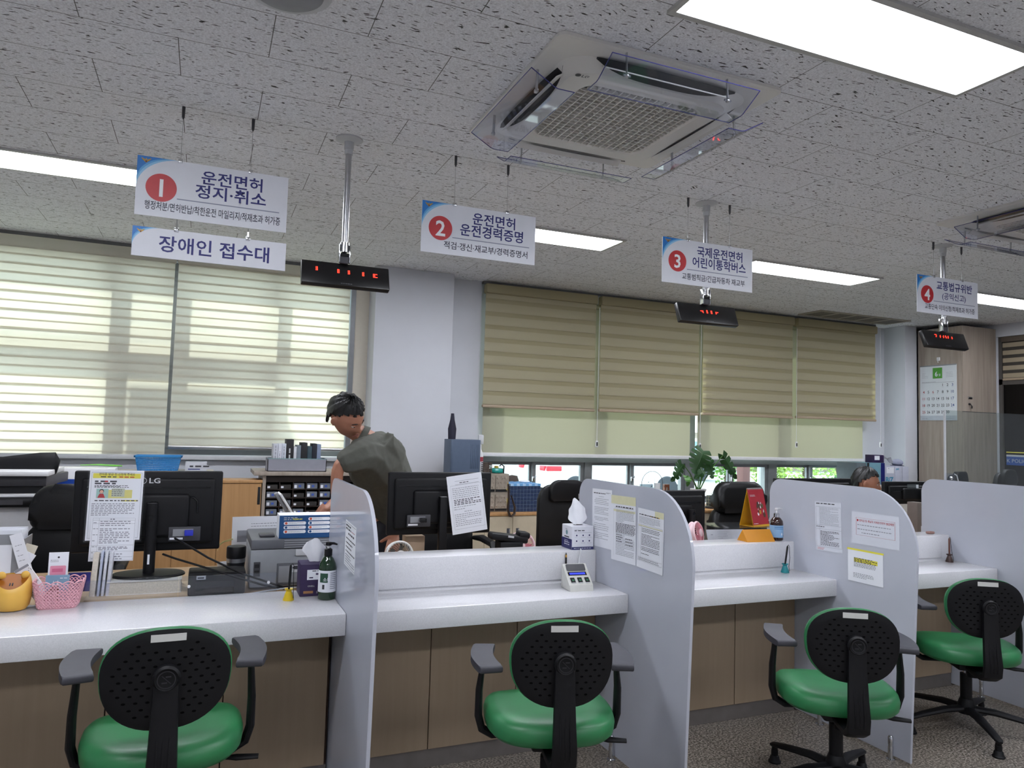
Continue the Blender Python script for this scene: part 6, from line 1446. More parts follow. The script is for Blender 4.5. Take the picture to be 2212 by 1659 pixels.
s = MB().m(DGREY); s.prism([(0, 0)] * 0 or [(a, Y + .04), (c + .045, Y + .04), (c + .09, Y + .45), (a, Y + .45)], g(1052), g(1029), .006); s.m(WHITEP); s.box(a, c + .06, Y + .0, Y + .5, g(1029), g(1018), .004); part(s, 'scanner', t)
s = MB().m(BLACKP); s.tube([(a, Y + .2, g(1012)), (c - .2, Y + .2, g(1012)), (c - .02, Y + .2, g(1009)), (c + .05, Y + .2, g(1010)), (c + .075, Y + .2, g(1012))], [.018, .018, .024, .026, .012], 12, True, 3.0); part(s, 'document_feeder', t)

# ------------------------------------------------------------------ along the back wall, window side
CREAML = mat('cream_cupboard', '#c2b49b', rough=.5, noise=.03)
Y = 5.45; zc = at(1130, 1108, Y).z
cabinet('low_cupboard', 'cream low cupboard with oak edged top under the woven blue box', 1.60, at(1166, 1140, Y).x, Y, 5.90, 0, zc, CREAML, 4, True, OAK, True)
RAT = mat('rattan_beige', '#94897c', rough=.7, noise=.1); RAT2 = mat('rattan_frame', '#8d8376', rough=.6)
x1 = at(1100, 1060, 5.52).x; zt = at(1080, 1024, 5.52).z; x0 = 1.86; h = zt - zc
t = thing('drawer_unit', 'beige woven drawer unit standing on the cream cupboard', 'drawers', ((x0 + x1) / 2, 5.65, zc + .0006), 0)
s = MB().m(RAT2); s.box(x0, x1, 5.53, 5.85, zc + .0006, zt, .003); part(s, 'frame', t)
nc = 4; cw = (x1 - x0 - .02) / nc
for i in range(nc):
    for j in range(2):
        a = x0 + .008 + cw * i; z_ = zc + .03 + (h * .5) * j; hh = h * .36
        s = MB().m(DARK); s.box(a + .004, a + cw - .004, 5.527, 5.54, z_ - .02, z_ + hh); s.m(RAT)
        s.tf(Matrix.Translation((a + .003, 5.522, z_)) @ frame((0, 0, 0), (1, 0, 0), (0, 0, 1))); W_ = cw - .008; s.box(0, W_, 0, hh, -.004, .0)
        for u in range(3):
            for v in range(3):
                cx, cy = W_ * (u + .5) / 3, hh * (v + .5) / 3; e = W_ / 6 * .92; f_ = hh / 6 * .92; k = 1 if (u + v) % 2 else -1
                s.add([(cx - e, cy, 0), (cx, cy - f_, 0), (cx + e, cy, 0), (cx, cy + f_, 0), (cx + k * e * .3, cy + f_ * .2, .006)], [(0, 1, 4), (1, 2, 4), (2, 3, 4), (3, 0, 4)], False)
        s.tf(); d = part(s, 'drawer', t)
s = MB().m(mat('small_yellow_clip', '#c6b02a', rough=.5)); s.box(x1 - .024, x1 - .010, 5.526, 5.532, zt - .13, zt - .07); s.box(x1 - .024, x1 - .010, 5.526, 5.532, zc + .05, zc + .11); part(s, 'yellow_tab', t)
s = MB().m(mat('brown_weave', '#4e423a', rough=.7, noise=.15)); a, c = at(1043, 1010, 5.6).x, at(1060, 1010, 5.6).x; h = at(1050, 1001, 5.6).z - zt
for k in range(6): s.tube([(a, 5.58, zt + .004 + h * k / 5), (c, 5.58, zt + .004 + h * k / 5), (c, 5.66, zt + .004 + h * k / 5), (a, 5.66, zt + .004 + h * k / 5), (a, 5.58, zt + .004 + h * k / 5)], .0035, 5, False)
for k in range(7): s.box(a + (c - a) * k / 6 - .003, a + (c - a) * k / 6 + .003, 5.577, 5.581, zt + .001, zt + h); s.box(a + (c - a) * k / 6 - .003, a + (c - a) * k / 6 + .003, 5.659, 5.663, zt + .001, zt + h)
s.box(a, c, 5.58, 5.66, zt + .0006, zt + .005); solo(s, 'woven_basket', 'small brown woven basket on top of the drawer unit', 'basket')
q = at(1074, 1016, 5.62); t = thing('teal_canister', 'round teal canister with a yellow cap on the drawer unit', 'canister', (q.x, 5.64, zt + .0006), 0)
s = MB().m(mat('teal_enamel', '#1e8f86', rough=.3)); s.lathe([(.050, 0), (.064, .008), (.066, .024), (.058, .038), (.03, .042), (0, .043)], 28); s.build('body', t); s = MB().m(mat('brass_yellow', '#b99a3c', rough=.4)); s.lathe([(.018, .041), (.018, .058), (0, .060)], 16); s.build('cap', t)
q = at(1088, 1015, 5.58); s = MB().m(DARK); s.tube([(q.x + .002, 5.585, zt + .001), (q.x + .004, 5.585, zt + .06), (q.x - .02, 5.585, zt + .075), (q.x - .035, 5.585, zt + .06)], .006, 8); solo(s, 'bent_hook', 'dark bent hook standing beside the teal canister', 'hook')
q0, q1 = at(1041, 1000, 5.5), at(1052, 940, 5.5); t = thing('spray_bottle', 'white spray bottle with coiled neck against the white wall end', 'bottle', (q0.x + .036, 5.66, zt + .0006), 0); h = q1.z - zt
s = MB().m(WHITEP); s.lathe([(.030, 0), (.032, .01), (.032, h * .48), (.014, h * .62), (.012, h * .75)], 20); s.build('body', t); s = MB().m(mat('label_red', '#a33a48', rough=.5)); s.lathe([(.0325, h * .30), (.0325, h * .42)], 20); s.build('label', t); s = MB().m(LGREY); s.box(-.014, .030, -.012, .012, h * .75, h, .006); s.build('spray_head', t)
a, c = at(976, 980, 5.50).x, at(1041, 980, 5.50).x; t = thing('slate_bin', 'slate blue ribbed plastic bin beside the drawer unit', 'bin', ((a + c) / 2, 5.62, zc + .0006), 0)
SB = mat('slate_blue_plastic', '#4f5d72', rough=.5, noise=.04); hw = (c - a) / 2; h = at(1010, 950, 5.5).z - zc
hw = min(hw, (x0 - .006 - a) / 2 if False else hw)
s = MB().m(SB); s.prism(rounded(-hw, -.10, hw, .10, .02), 0, h, .006)
for k in range(5): s.box(hw * (.30 + .12 * k), hw * (.34 + .12 * k), -.103, -.099, h * .30, h * .86, .001)
t.location.z = zt + .0006; h2 = at(1010, 950, 5.5).z - zt
s = MB().m(SB); s.prism(rounded(-hw, -.10, hw, .10, .02), 0, h2, .006)
for k in range(5): s.box(hw * (.30 + .12 * k), hw * (.34 + .12 * k), -.103, -.099, h2 * .15, h2 * .86, .001)
s.build('body', t)
q0, q1 = at(982, 945, 5.55), at(982, 893, 5.55); s = MB().m(mat('navy_cloth', '#14142a', rough=.7)); s.lathe([(.030, 0), (.034, (q1.z - t.location.z - h2) * .4), (.018, (q1.z - t.location.z - h2) * .75), (.012, q1.z - t.location.z - h2)], 16, (q0.x, 5.62, t.location.z + h2 + .0006)); solo(s, 'navy_bottle', 'dark navy bottle standing on the slate blue bin', 'bottle')
# woven blue box, hanging strap, brown bag
a, c = at(1102, 1075, 5.52).x, at(1169, 1075, 5.52).x; z1 = at(1135, 1045, 5.52).z; t = thing('woven_box', 'navy woven storage box with pale blue checked lid', 'box', ((a + c) / 2, 5.66, zc + .0006), 0); hw = (c - a) / 2 - .004; h = z1 - zc
BW = mat('navy_weave', '#1b2f52', rough=.6, noise=.12, nscale=50); BG = mat('weave_gap', '#5f6f85', rough=.7)
s = MB().m(BG); s.box(-hw, hw, -.13, .13, 0, h - .02)
s.m(BW); nx, nz = 9, 7
for i in range(nx):
    for j in range(nz):
        x = -hw + 2 * hw * (i + .5) / nx; z_ = (h - .02) * (j + .5) / nz; o = .004 if (i + j) % 2 else .002
        s.box(x - hw / nx * .86, x + hw / nx * .86, -.13 - o, -.128, z_ - (h / nz) * .40, z_ + (h / nz) * .40, .0015, 1)
for j in range(nz):
    for i in range(6): y = -.13 + .26 * (i + .5) / 6; z_ = (h - .02) * (j + .5) / nz; s.box(-hw - .003, -hw + .002, y - .018, y + .018, z_ - h / nz * .4, z_ + h / nz * .4); s.box(hw - .002, hw + .003, y - .018, y + .018, z_ - h / nz * .4, z_ + h / nz * .4)
s.build('body', t)
s = MB()
for i in range(10):
    for j in range(6): s.m(mat('lid_blue', '#6aa3d6', rough=.6) if (i + j) % 2 else mat('lid_pale', '#a8cbe8', rough=.6)); s.box(-hw + 2 * hw * i / 10, -hw + 2 * hw * (i + 1) / 10, -.135 + .27 * j / 6, -.135 + .27 * (j + 1) / 6, h - .02, h - (.001 if (i + j) % 2 else .003))
s.m(PAPER); s.ball((hw * .5, .05, h + .004), .05, .04, .012, 12); s.build('lid', t)
q = at(1112, 1040, 5.42); s = MB().m(mat('dark_brown_leather', '#3b2d26', rough=.5, noise=.1)); zz = lambda yy: at(1100, yy, 5.42).z; xx = lambda v: at(v, 1080, 5.42).x
s.tube([(xx(1099), 5.44, zz(1046)), (xx(1100), 5.43, zz(1075)), (xx(1097), 5.42, zz(1100)), (xx(1103), 5.42, zz(1116))], [.014, .018, .016, .024], 8, True, .35); s.tube([(xx(1104), 5.42, zz(1070)), (xx(1112), 5.415, zz(1096)), (xx(1111), 5.41, zz(1110)), (xx(1104), 5.41, zz(1116))], [.01, .018, .02, .018], 8, True, .4); solo(s, 'leather_strap', 'dark brown leather strap hanging over the edge of the cream cupboard', 'strap')
q = at(1106, 1032, 5.85); s = MB().m(mat('brown_bag', '#51443c', rough=.6)); s.tf(Matrix.Translation((q.x, 5.85, zc + .0006))); s.lathe([(.06, 0), (.075, .05), (.08, at(1106, 1040, 5.85).z - zc - .04), (.05, at(1106, 1028, 5.85).z - zc), (0, at(1106, 1026, 5.85).z - zc)], 18, (0, 0, 0), 1, .4); solo(s, 'brown_bag', 'rounded brown bag behind the navy woven box', 'bag')

# ------------------------------------------------------------------ window sill ornaments, plant table
SZ = .7402
for px0, px1, py0, m_, nm, lb in ((1386, 1412, 1046, mat('ice_blue_box', '#a9c3cf', rough=.4), 'ornament_box', 'pale icy blue box on the window sill beside the wire arch'), (1412, 1432, 1046, WHITEP, 'ornament_cup', 'white cup shaped ornament under the wire arch')):
    a, c = at(px0, 1050, 6.15).x, at(px1, 1050, 6.15).x; s = MB().m(m_)
    if nm == 'ornament_box': s.box(a, c, 6.158, 6.19, SZ, at(px0, py0, 6.15).z, .004)
    else: s.lathe([(.030, 0), (.034, .01), (.036, at(px0, 1044, 6.15).z - SZ), (.033, at(px0, 1044, 6.15).z - SZ), (.03, .01), (0, .008)], 16, ((a + c) / 2, 6.172, SZ), 1, .45)
    solo(s, nm, lb, 'ornament')
a, c = at(1827, 1050, 6.15).x, at(1851, 1050, 6.15).x; s = MB().m(mat('bright_blue_plastic_file', '#1aa0e6', rough=.4)); s.box(a, c, 6.145, 6.17, SZ, at(1838, 1029, 6.15).z, .004); s.m(mat('file_blue_dark', '#1478b4', rough=.4)); s.box(a + .02, c - .02, 6.1435, 6.146, SZ + .05, SZ + .12); solo(s, 'plastic_file', 'bright blue plastic file standing on the window sill behind the seated man', 'file')
q = at(1440, 1050, 6.15); h = at(1440, 1046, 6.15).z - SZ; s = MB().m(mat('brown_wood_block', '#6b3c22', rough=.5)); s.box(q.x - .028, q.x + .028, 6.14, 6.18, SZ + h - .03, SZ + h, .002); s.box(q.x + .008, q.x + .028, 6.14, 6.18, SZ, SZ + h - .03); s.box(q.x - .028, q.x - .012, 6.14, 6.18, SZ, SZ + h - .03); solo(s, 'wooden_bridge', 'small brown wooden bridge block on the window sill', 'ornament')
a, c = at(1386, 1060, 6.14).x, at(1431, 1060, 6.14).x; t = thing('wire_arch', 'thin wire arch ornament with dangling birds in front of the window', 'ornament', ((a + c) / 2, 6.140, SZ), 0); hw = (c - a) / 2; h = at(1410, 1018, 6.14).z - SZ
s = MB().m(DGREY); s.tube([(-hw * math.cos(R(v)), 0, max(.002, h - hw + hw * math.sin(R(v)))) for v in range(0, 181, 10)][0:1] + [(-hw, 0, .004)] + [(-hw * math.cos(R(v)), 0, h - hw + hw * math.sin(R(v))) for v in range(0, 181, 10)] + [(hw, 0, .004)], .0028, 6); s.box(-hw - .01, hw + .01, -.008, .008, 0, .006, .002); s.build('arch', t)
for k, (u, v) in enumerate(((-.35, .10), (-.05, .15), (.25, .18))):
    s = MB().m(DARK); x = u * hw; z1 = h - hw + hw * math.sqrt(1 - u * u); s.tube([(x, 0, z1), (x, 0, z1 - v)], .0012, 5); s.add([(x - .014, 0, z1 - v - .006), (x, -.003, z1 - v - .002), (x + .014, 0, z1 - v + .006), (x, .003, z1 - v + .004)], [(0, 1, 2, 3)]); s.build('dangling_bird', t)
Y = 4.95; zt = at(1530, 1101, 4.78).z
cabinet('plant_table', 'cream side cabinet with oak edge carrying the monstera', at(1488, 1100, 4.75).x, at(1640, 1100, 4.75).x, 4.75, 5.2, 0, zt, CREAML, 2, True, OAK)
q = at(1508, 1080, 4.92); t = thing('monstera_plant', 'split-leaf monstera in a white flared pot before the windows', 'plant', (q.x, 4.92, zt + .0006), 0); hp = at(1508, 1056, 4.92).z - zt
s = MB().m(WHITEP); s.lathe([(.055, 0), (.057, .01), (.045, hp * .25), (.050, hp * .75), (.064, hp * .92), (.066, hp), (.058, hp), (.05, hp * .85), (0, hp * .84)], 28); s.build('pot', t)
s = MB().m(mat('potting_soil', '#33281f', rough=.9, noise=.3)); s.lathe([(.052, hp * .86), (0, hp * .88)], 20); s.build('soil', t)
LG = leaf_mat('monstera_green', '#24481f', '#315c29'); LG2 = leaf_mat('monstera_light', '#4a7a34', '#5c8c40')
def leaf(s, M, L, W_, lobes, seed=1):
    rg = random.Random(seed)
    def half(v): return W_ * (math.sin(PI * min(1, .06 + .94 * v) ** .72) ** .75)
    for sg in (-1, 1):
        for k in range(lobes):
            a, c = k / lobes, (k + 1) / lobes
            vs = []; nu, nv = 3, 5
            for j in range(nv + 1):
                r_ = j / nv
                for i in range(nu + 1):
                    f_ = i / nu; g_ = .5 + (f_ - .5) * (1 - (.42 * max(0, r_ - .42) / .58 if 0 < k else .2 * r_)); v = a + (c - a) * g_
                    x = sg * half(v) * r_; y = L * (v - .14 * r_ * (1 - v) * 1.2 + .10 * r_ * v)
                    z_ = -.22 * abs(x) ** 1.2 * 1.4 - .35 * (v - .3) ** 2 * L + .012 * math.sin(5 * v + seed)
                    vs.append(M @ Vector((x, y, z_)))
            fs = [(j * (nu + 1) + i, j * (nu + 1) + i + 1, (j + 1) * (nu + 1) + i + 1, (j + 1) * (nu + 1) + i) for j in range(nv) for i in range(nu)]
            s.add(vs, fs if sg > 0 else [f[::-1] for f in fs])
    s.tube([M @ Vector((0, 0, .001)), M @ Vector((0, L * .5, .001 - .35 * .04 * L)), M @ Vector((0, L * .98, -.35 * .46 * L))], [.0022, .0016, .0006], 5)
def mleaf(px, py, px2, py2, Yl, wpx, lobes, m_, face, seed):
    """leaf whose midrib runs between two sightings; the stem comes up from the pot"""
    a = at(px, py, Yl) - t.location; c = at(px2, py2, Yl - .03) - t.location; L = (c - a).length * 1.12
    y = (c - a).normalized(); z = Vector(face).normalized(); x = y.cross(z).normalized(); z = x.cross(y)
    M = Matrix.Identity(4)
    for i in range(3): M[i][0], M[i][1], M[i][2], M[i][3] = x[i], y[i], z[i], a[i]
    s = MB().m(m_); leaf(s, M, L, wpx * Yl / F * .62, lobes, seed); s.build('leaf', t)
    s = MB().m(LG2); o = Vector((.006 * math.cos(seed * 2.1), .006 * math.sin(seed * 2.1), hp * .84)); mid = o.lerp(a, .55) + Vector((0, 0, .03)); s.tube([o, o.lerp(mid, .5) + Vector((0, 0, .012)), mid, a], [.0055, .005, .0042, .003], 7); s.build('leaf_stem', t)
mleaf(1519, 974, 1506, 1014, 4.84, 50, 6, LG, (-.1, -1, .35), 1)
mleaf(1533, 997, 1541, 1028, 4.88, 34, 5, LG, (.1, -1, .3), 2)
mleaf(1562, 983, 1588, 1028, 4.86, 24, 5, LG, (-.7, -.8, .5), 3)
mleaf(1476, 1003, 1457, 1034, 4.86, 30, 5, LG, (.4, -.9, .3), 4)
mleaf(1484, 1027, 1487, 1046, 4.82, 18, 3, LG2, (0, -1, .2), 5)
mleaf(1520, 1016, 1507, 1030, 4.80, 20, 3, LG, (0, -1, .2), 6)
q = at(1545, 1098, 4.86); t = thing('checked_planter', 'black planter with a white grid and a small leafy plant', 'plant', (q.x + .004, 4.87, zt + .0006), 0); hp = at(1543, 1071, 4.86).z - zt; hw = .050
s = MB().m(mat('planter_black', '#27282a', rough=.4)); s.box(-hw, hw, -hw, hw, .012, hp, .004); s.m(PALEYEL)
for k in range(4):
    u = -hw + .008 + (2 * hw - .016) * k / 3; s.box(u - .0015, u + .0015, -hw - .0012, hw + .0012, .014, hp - .002); v = .016 + (hp - .024) * k / 3; s.box(-hw - .001, hw + .001, -hw - .001, hw + .001, v - .0012, v + .0012); s.box(-hw - .0012, hw + .0012, u - .0015, u + .0015, .014, hp - .002)
s.build('planter', t); s = MB().m(DGREY); s.lathe([(.07, 0), (.078, .004), (.078, .012), (.07, .010), (0, .010)], 24); s.build('saucer', t)
s = MB().m(LG2); g = random.Random(3)
for k in range(16):
    A = g.uniform(0, 2 * PI); d = g.uniform(.01, .05); M = Matrix.Translation((d * .4 * math.cos(A), d * .4 * math.sin(A), hp - .004)) @ Matrix.Rotation(A, 4, 'Z') @ Matrix.Rotation(R(g.uniform(20, 60)), 4, 'X'); s.tf(M); s.add([(0, 0, 0), (.010, .018, .002), (0, .045, 0), (-.010, .018, .002)], [(0, 1, 2, 3)])
s.build('foliage', t)

# ------------------------------------------------------------------ corner by the tall cupboard
zl = at(1930, 1046, 5.75).z
cabinet('corner_cabinet', 'pale corner cabinet carrying the stacked cartons', 6.35, 7.30, 5.62, 6.05, 0, zl, mat('cream_laminate'), 2)
def carton(name, label, px0, px1, py0, z0, Yc, d, m_, extra=None, cat='box'):
    a, c = at(px0, 1020, Yc).x, at(px1, 1020, Yc).x; z1 = at((px0 + px1) / 2, py0, Yc).z; s = MB().m(m_); s.box(a, c, Yc, Yc + d, z0, z1, .002)
    if extra: s.tf(Matrix.Translation((a, Yc - .0006, z0)) @ frame((0, 0, 0), (1, 0, 0), (0, 0, 1))); s.smooth = False; extra(s, c - a, z1 - z0)
    solo(s, name, label, cat); return z1
def miiz(s, w, h): s.m(mat('print_cyan_blue', '#2f86a8', rough=.5)); s.text('BiZ', .06 * w, .10 * h, h * .42, 'LEFT', .0004, .03, width=.80 * w); s.m(PAPER); s.rect(.15 * w, .6 * h, .9 * w, .92 * h, .0003); s.m(GINK); s.lines(.3 * w, .6 * w, .85 * h, .85 * h, 1, .008, RNG, .0005, 1)
def pait(s, w, h): s.m(mat('print_cyan_blue', '#2f86a8', rough=.5)); s.text('pait', .12 * w, .80 * h, h * .16, 'LEFT', .0004, .03)
WC = mat('carton_lilac_white', '#b9bccb', rough=.6, noise=.02)
carton('paper_carton', 'white carton with big blue letters near the seated man', 1912, 1933, 1006, zl + .0006, 5.70, .24, WC, miiz)
carton('paper_carton', 'white carton with small blue lettering, middle of the stacked cartons', 1933.5, 1949, 1007, zl + .0006, 5.70, .24, WC, pait)
zz = carton('paper_carton', 'plain white carton nearest the tall cupboard', 1949.5, 1963, 1008, zl + .0006, 5.70, .24, WC)
z2 = carton('binder_box', 'teal and navy binder box beside the white cartons', 1873, 1911, 1000, zl + .0006, 5.68, .26, mat('binder_teal', '#6f98a6', rough=.5), lambda s, w, h: (s.m(NAVY), s.rect(.78 * w, 0, w, h, .0004), s.m(DARK), s.rect(0, 0, .12 * w, h, .0004)))
carton('file_binder', 'grey ring binder standing behind the seated man', 1850, 1871, 1000, zl + .0006, 5.68, .26, mat('binder_grey', '#5f6a70', rough=.5), cat='binder')
a = at(1889, 990, 5.70).x; c = at(1904, 990, 5.70).x; z1 = at(1895, 983, 5.70).z
t = thing('tissue_carton', 'dark purple tissue carton with a crumpled white bag on the binder box', 'tissue box', ((a + c) / 2, 5.76, z2 + .0006), 0); hw = (c - a) / 2; h = z1 - z2
s = MB().m(PURP); s.box(-hw, hw + .05, -.05, .06, 0, h, .002); s.m(PAPER); s.box(-hw * .75, hw * .7, -.0506, -.049, h * .35, h * .88); s.build('carton', t)
s = MB().m(PAPER); s.surf(lambda u, v: (hw + .02 + .16 * u, -.03 - .02 * math.sin(6 * v), h * (1.02 - .9 * u ** 1.6) * (1 - .1 * v) + .012 * math.sin(9 * u + 3 * v) - (.5 * h * v * (1 - u) * .6)), 10, 8, .002); s.build('crumpled_bag', t)
q = at(1945, 1000, 5.75); s = MB().m(mat('navy_fabric', '#23284a', rough=.8)); s.ball((q.x + .0, 5.79, zz + .0068), .085, .06, .006, 14); s.m(mat('pale_fabric', '#9ba0b4', rough=.8)); s.ball((q.x, 5.79, zz + .04), .075, .05, .04, 14); solo(s, 'folded_cap', 'pale cap with a navy brim lying on the white cartons', 'cap')

# tall cupboard with calendar
t = thing('tall_cupboard', 'tall grey-brown wood cupboard in the far corner', 'cupboard', (7.77, 5.63, 0), 0)
cx0, cx1, cy0, cy1 = 7.515, 8.05, 5.36, 5.90; zt = 2.70; zm = atx(2080, 889, 7.515).z
s = MB().m(GREYWOOD); s.box(cx0, cx1, cy0 + .018, cy1, 0, zt, .001, 1); part(s, 'carcass', t)
for z0, z1 in ((.02, zm - .003), (zm + .003, zt - .002)):
    s = MB().m(GREYWOOD); s.box(cx0 + .001, cx1 - .001, cy0, cy0 + .0175, z0, z1, .001, 1); d = part(s, 'door', t)
s = MB().m(DARK); s.box(cx0 + .004, cx1, cy0 + .006, cy0 + .018, zm - .004, zm + .004); part(s, 'gap', t)
q = at(2096, 860, 5.355); s = MB().m(STEEL); s.box(q.x - .028, q.x + .030, 5.352, 5.3602, q.z - .010, q.z + .014, .002); s.m(DARK); s.box(q.x - .024, q.x + .026, 5.3512, 5.353, q.z - .002, q.z + .008); part(s, 'handle', t)
q = at(2096, 873, 5.35); s = MB().m(DARK); s.tf(Matrix.Translation((q.x - .006, 5.3598, q.z)) @ Matrix.Rotation(R(90), 4, 'X')); s.lathe([(.011, 0), (.011, .012), (0, .014)], 14); s.tf(); s.tube([(q.x - .006, 5.345, q.z), (q.x + .004, 5.335, q.z - .02)], .004, 6); s.box(q.x - .004, q.x + .016, 5.332, 5.340, q.z - .048, q.z - .018, .004); part(s, 'key', t)
X = 7.513
M0 = atx(1989, 908, X); ya, yb = atx(1988, 850, X).y, atx(2067, 850, X).y; z0, z1 = atx(2027, 908, X).z, atx(2027, 789, X).z
t = thing('wall_calendar', 'white month calendar with a green heading hung on the tall cupboard', 'calendar', (X, (ya + yb) / 2, z0), 0)
s = MB().m(mat('calendar_paper', '#d5dadd', rough=.6, noise=.01)); s.tf(Matrix.Translation((0, (ya - yb) / 2, 0)) @ frame((0, 0, 0), (0, -1, 0), (0, 0, 1))); w, h = ya - yb, z1 - z0; s.box(0, w, 0, h, -.0015, .0025); s.smooth = False
s.m(mat('calendar_green', '#4f9a34', rough=.5)); s.rect(.36 * w, .76 * h, .62 * w, .955 * h, .003); s.m(PAPER); s.text('6', .42 * w, .80 * h, .095 * h * 1.3, 'LEFT', .0034, .012); s.text('월', .52 * w, .805 * h, .040 * h * 1.2, 'LEFT', .0034, 0)
s.m(GINK); s.lines(.06 * w, .25 * w, .86 * h, .78 * h, 4, .004, RNG, .003); s.lines(.72 * w, .93 * w, .86 * h, .78 * h, 4, .004, RNG, .003); s.rect(.05 * w, .685 * h, .93 * w, .69 * h, .003); s.lines(.06 * w, .92 * w, .70 * h, .70 * h, 1, .006, RNG, .003, 1)
BL = mat('calendar_blue_digit', '#2c4a86', rough=.6); RD = mat('calendar_red_digit', '#9c3038', rough=.6)
for dday in range(1, 31):
    k = dday + 3; col, row = k % 7, k // 7
    s.m(RD if col == 0 or dday == 6 else (BL if col == 6 else INK)); s.text(str(dday), (.105 + .131 * col) * w, (.615 - .122 * row) * h, .068 * h, 'CENTER', .003, .012); s.m(GINK); s.lines((.08 + .131 * col) * w, (.13 + .131 * col) * w, (.60 - .122 * row) * h, (.60 - .122 * row) * h, 1, .003, RNG, .003, 1)
s.m(mat('calendar_strip', '#b4bcc4', rough=.6)); s.rect(0, .0, w, .085 * h, .0028); s.m(GINK); s.lines(.06 * w, .26 * w, .03 * h, .03 * h, 1, .008, RNG, .0032, 1); s.lines(.72 * w, .95 * w, .035 * h, .035 * h, 1, .006, RNG, .0032, 1)
s.build('sheet', t)
s = MB().m(MGREY); s.tf(Matrix.Translation((0, (ya - yb) / 2, 0)) @ frame((0, 0, 0), (0, -1, 0), (0, 0, 1))); s.box(0, w, h - .008, h + .004, -.0016, .006, .002); s.build('hanger_bar', t)
s = MB().m(WHITEP); q = atx(2027, 777, X - .004); s.box(X - .010, X + .0018, q.y - .018, q.y + .018, q.z - .012, q.z + .026, .003); s.tube([(X - .008, q.y, q.z), (X - .014, q.y, q.z - .02), (X - .009, q.y, q.z - .035)], .003, 6); part(s, 'wall_hook', t)

# shade and banner on the glazed right wall
X = 8.085
t = thing('window_shade', 'brown and dark striped shade on the glazed wall by the tall cupboard', 'blind', (X, 4.5, 2.10), 0)
s = MB().m(mat('taupe_cassette', '#5d5348', rough=.6)); s.box(X - .02, X + .01, 3.66, 5.31, 2.55, 2.605); part(s, 'cassette', t)
s = MB().m(cloth_mat('taupe_shade_fabric', '#a69a84', '#b9ad94', .15)); s.smooth = False
for k in range(5): s.box(X, X + .001, 3.66, 5.31, 2.155 + .084 * k, 2.155 + .084 * k + .048)
part(s, 'pale_bands', t); s = MB().m(cloth_mat('dark_shade_fabric', '#4c4843', '#55504a', .15)); s.smooth = False; s.box(X + .006, X + .007, 3.66, 5.31, 2.14, 2.56); part(s, 'dark_bands', t); s = MB().m(RAIL); s.box(X - .008, X + .008, 3.66, 5.31, 2.125, 2.15, .004); part(s, 'bottom_rail', t)
X = 8.1085; q = atx(2152, 958, X); q2 = atx(2152, 1000, X)
t = thing('station_banner', 'blue police station banner with yellow and white stripes on the dark glass', 'banner', (X, 4.5, q2.z), 0)
s = MB().m(mat('banner_blue', '#1c4f9e', rough=.5)); s.tf(Matrix.Translation((X - .0008, 5.30, 0)) @ frame((0, 0, 0), (0, -1, 0), (0, 0, 1))); s.smooth = False
zb, zt2, zy = atx(2152, 1003, X).z, atx(2152, 985, X).z, atx(2152, 977, X).z
s.box(0, 1.64, zb, zt2, -.0006, .0); s.m(LGREY); s.box(0, 1.64, zt2, atx(2152, 981, X).z, -.0006, 0); s.m(YEL); s.box(0, 1.64, zy, atx(2152, 976, X).z + .006, -.0006, 0)
s.m(LGREY); s.text('K POLICE STATION', .008, zb + (zt2 - zb) * .30, (zt2 - zb) * .62, 'LEFT', .0008, .0)
part(s, 'strip', t)

# ------------------------------------------------------------------ people
SKIN = mat('skin', '#a9745c', rough=.5, noise=.06, nscale=25)
HAIR = mat('black_hair', '#0c0b0c', rough=.45, noise=.3, nscale=60, bump=.4, bscale=260)
def skin_mesh(chains, sub=1, rootv=0):
    """one smooth tube body grown over a skeleton: chains of (point, radius), joined where points coincide"""
    vs = []; rad = []; es = []; idx = {}
    for ch in chains:
        prev = None
        for p, r_ in ch:
            k = tuple(round(v, 5) for v in p)
            if k not in idx: idx[k] = len(vs); vs.append(p); rad.append(r_)
            if prev is not None and prev != idx[k]: es.append((prev, idx[k]))
            prev = idx[k]
    me = bpy.data.meshes.new('sk'); me.from_pydata([tuple(v) for v in vs], es, []); o = bpy.data.objects.new('sk', me); COL.objects.link(o)
    o.modifiers.new('skin', 'SKIN').use_smooth_shade = True
    for i, sv in enumerate(me.skin_vertices[0].data):
        q = rad[i]; sv.radius = q if isinstance(q, tuple) else (q, q); sv.use_root = (i == rootv)
    m = o.modifiers.new('sub', 'SUBSURF'); m.levels = sub
    dg = bpy.context.evaluated_depsgraph_get(); res = bpy.data.meshes.new_from_object(o.evaluated_get(dg))
    out = ([v.co.copy() for v in res.vertices], [tuple(p.vertices) for p in res.polygons])
    bpy.data.objects.remove(o); bpy.data.meshes.remove(me); bpy.data.meshes.remove(res)
    return out
def fuse(name, parts, material, parent, voxel=.006, smooth=3):
    """melt overlapping shapes into one continuous surface"""
    s = MB().m(material)
    for vs, fs in parts: s.add(vs, fs)
    o = s.build('raw'); m = o.modifiers.new('r', 'REMESH'); m.mode = 'VOXEL'; m.voxel_size = voxel; m.use_smooth_shade = True
    if smooth: k = o.modifiers.new('s', 'SMOOTH'); k.iterations = smooth; k.factor = .5
    dg = bpy.context.evaluated_depsgraph_get(); me = bpy.data.meshes.new_from_object(o.evaluated_get(dg)); me.name = name
    old = o.data; bpy.data.objects.remove(o); bpy.data.meshes.remove(old)
    for p in me.polygons: p.use_smooth = True
    if not me.materials: me.materials.append(material)
    q = bpy.data.objects.new(name, me); COL.objects.link(q); q.parent = parent; q.matrix_parent_inverse = Matrix.Translation(parent.location).inverted()
    return q
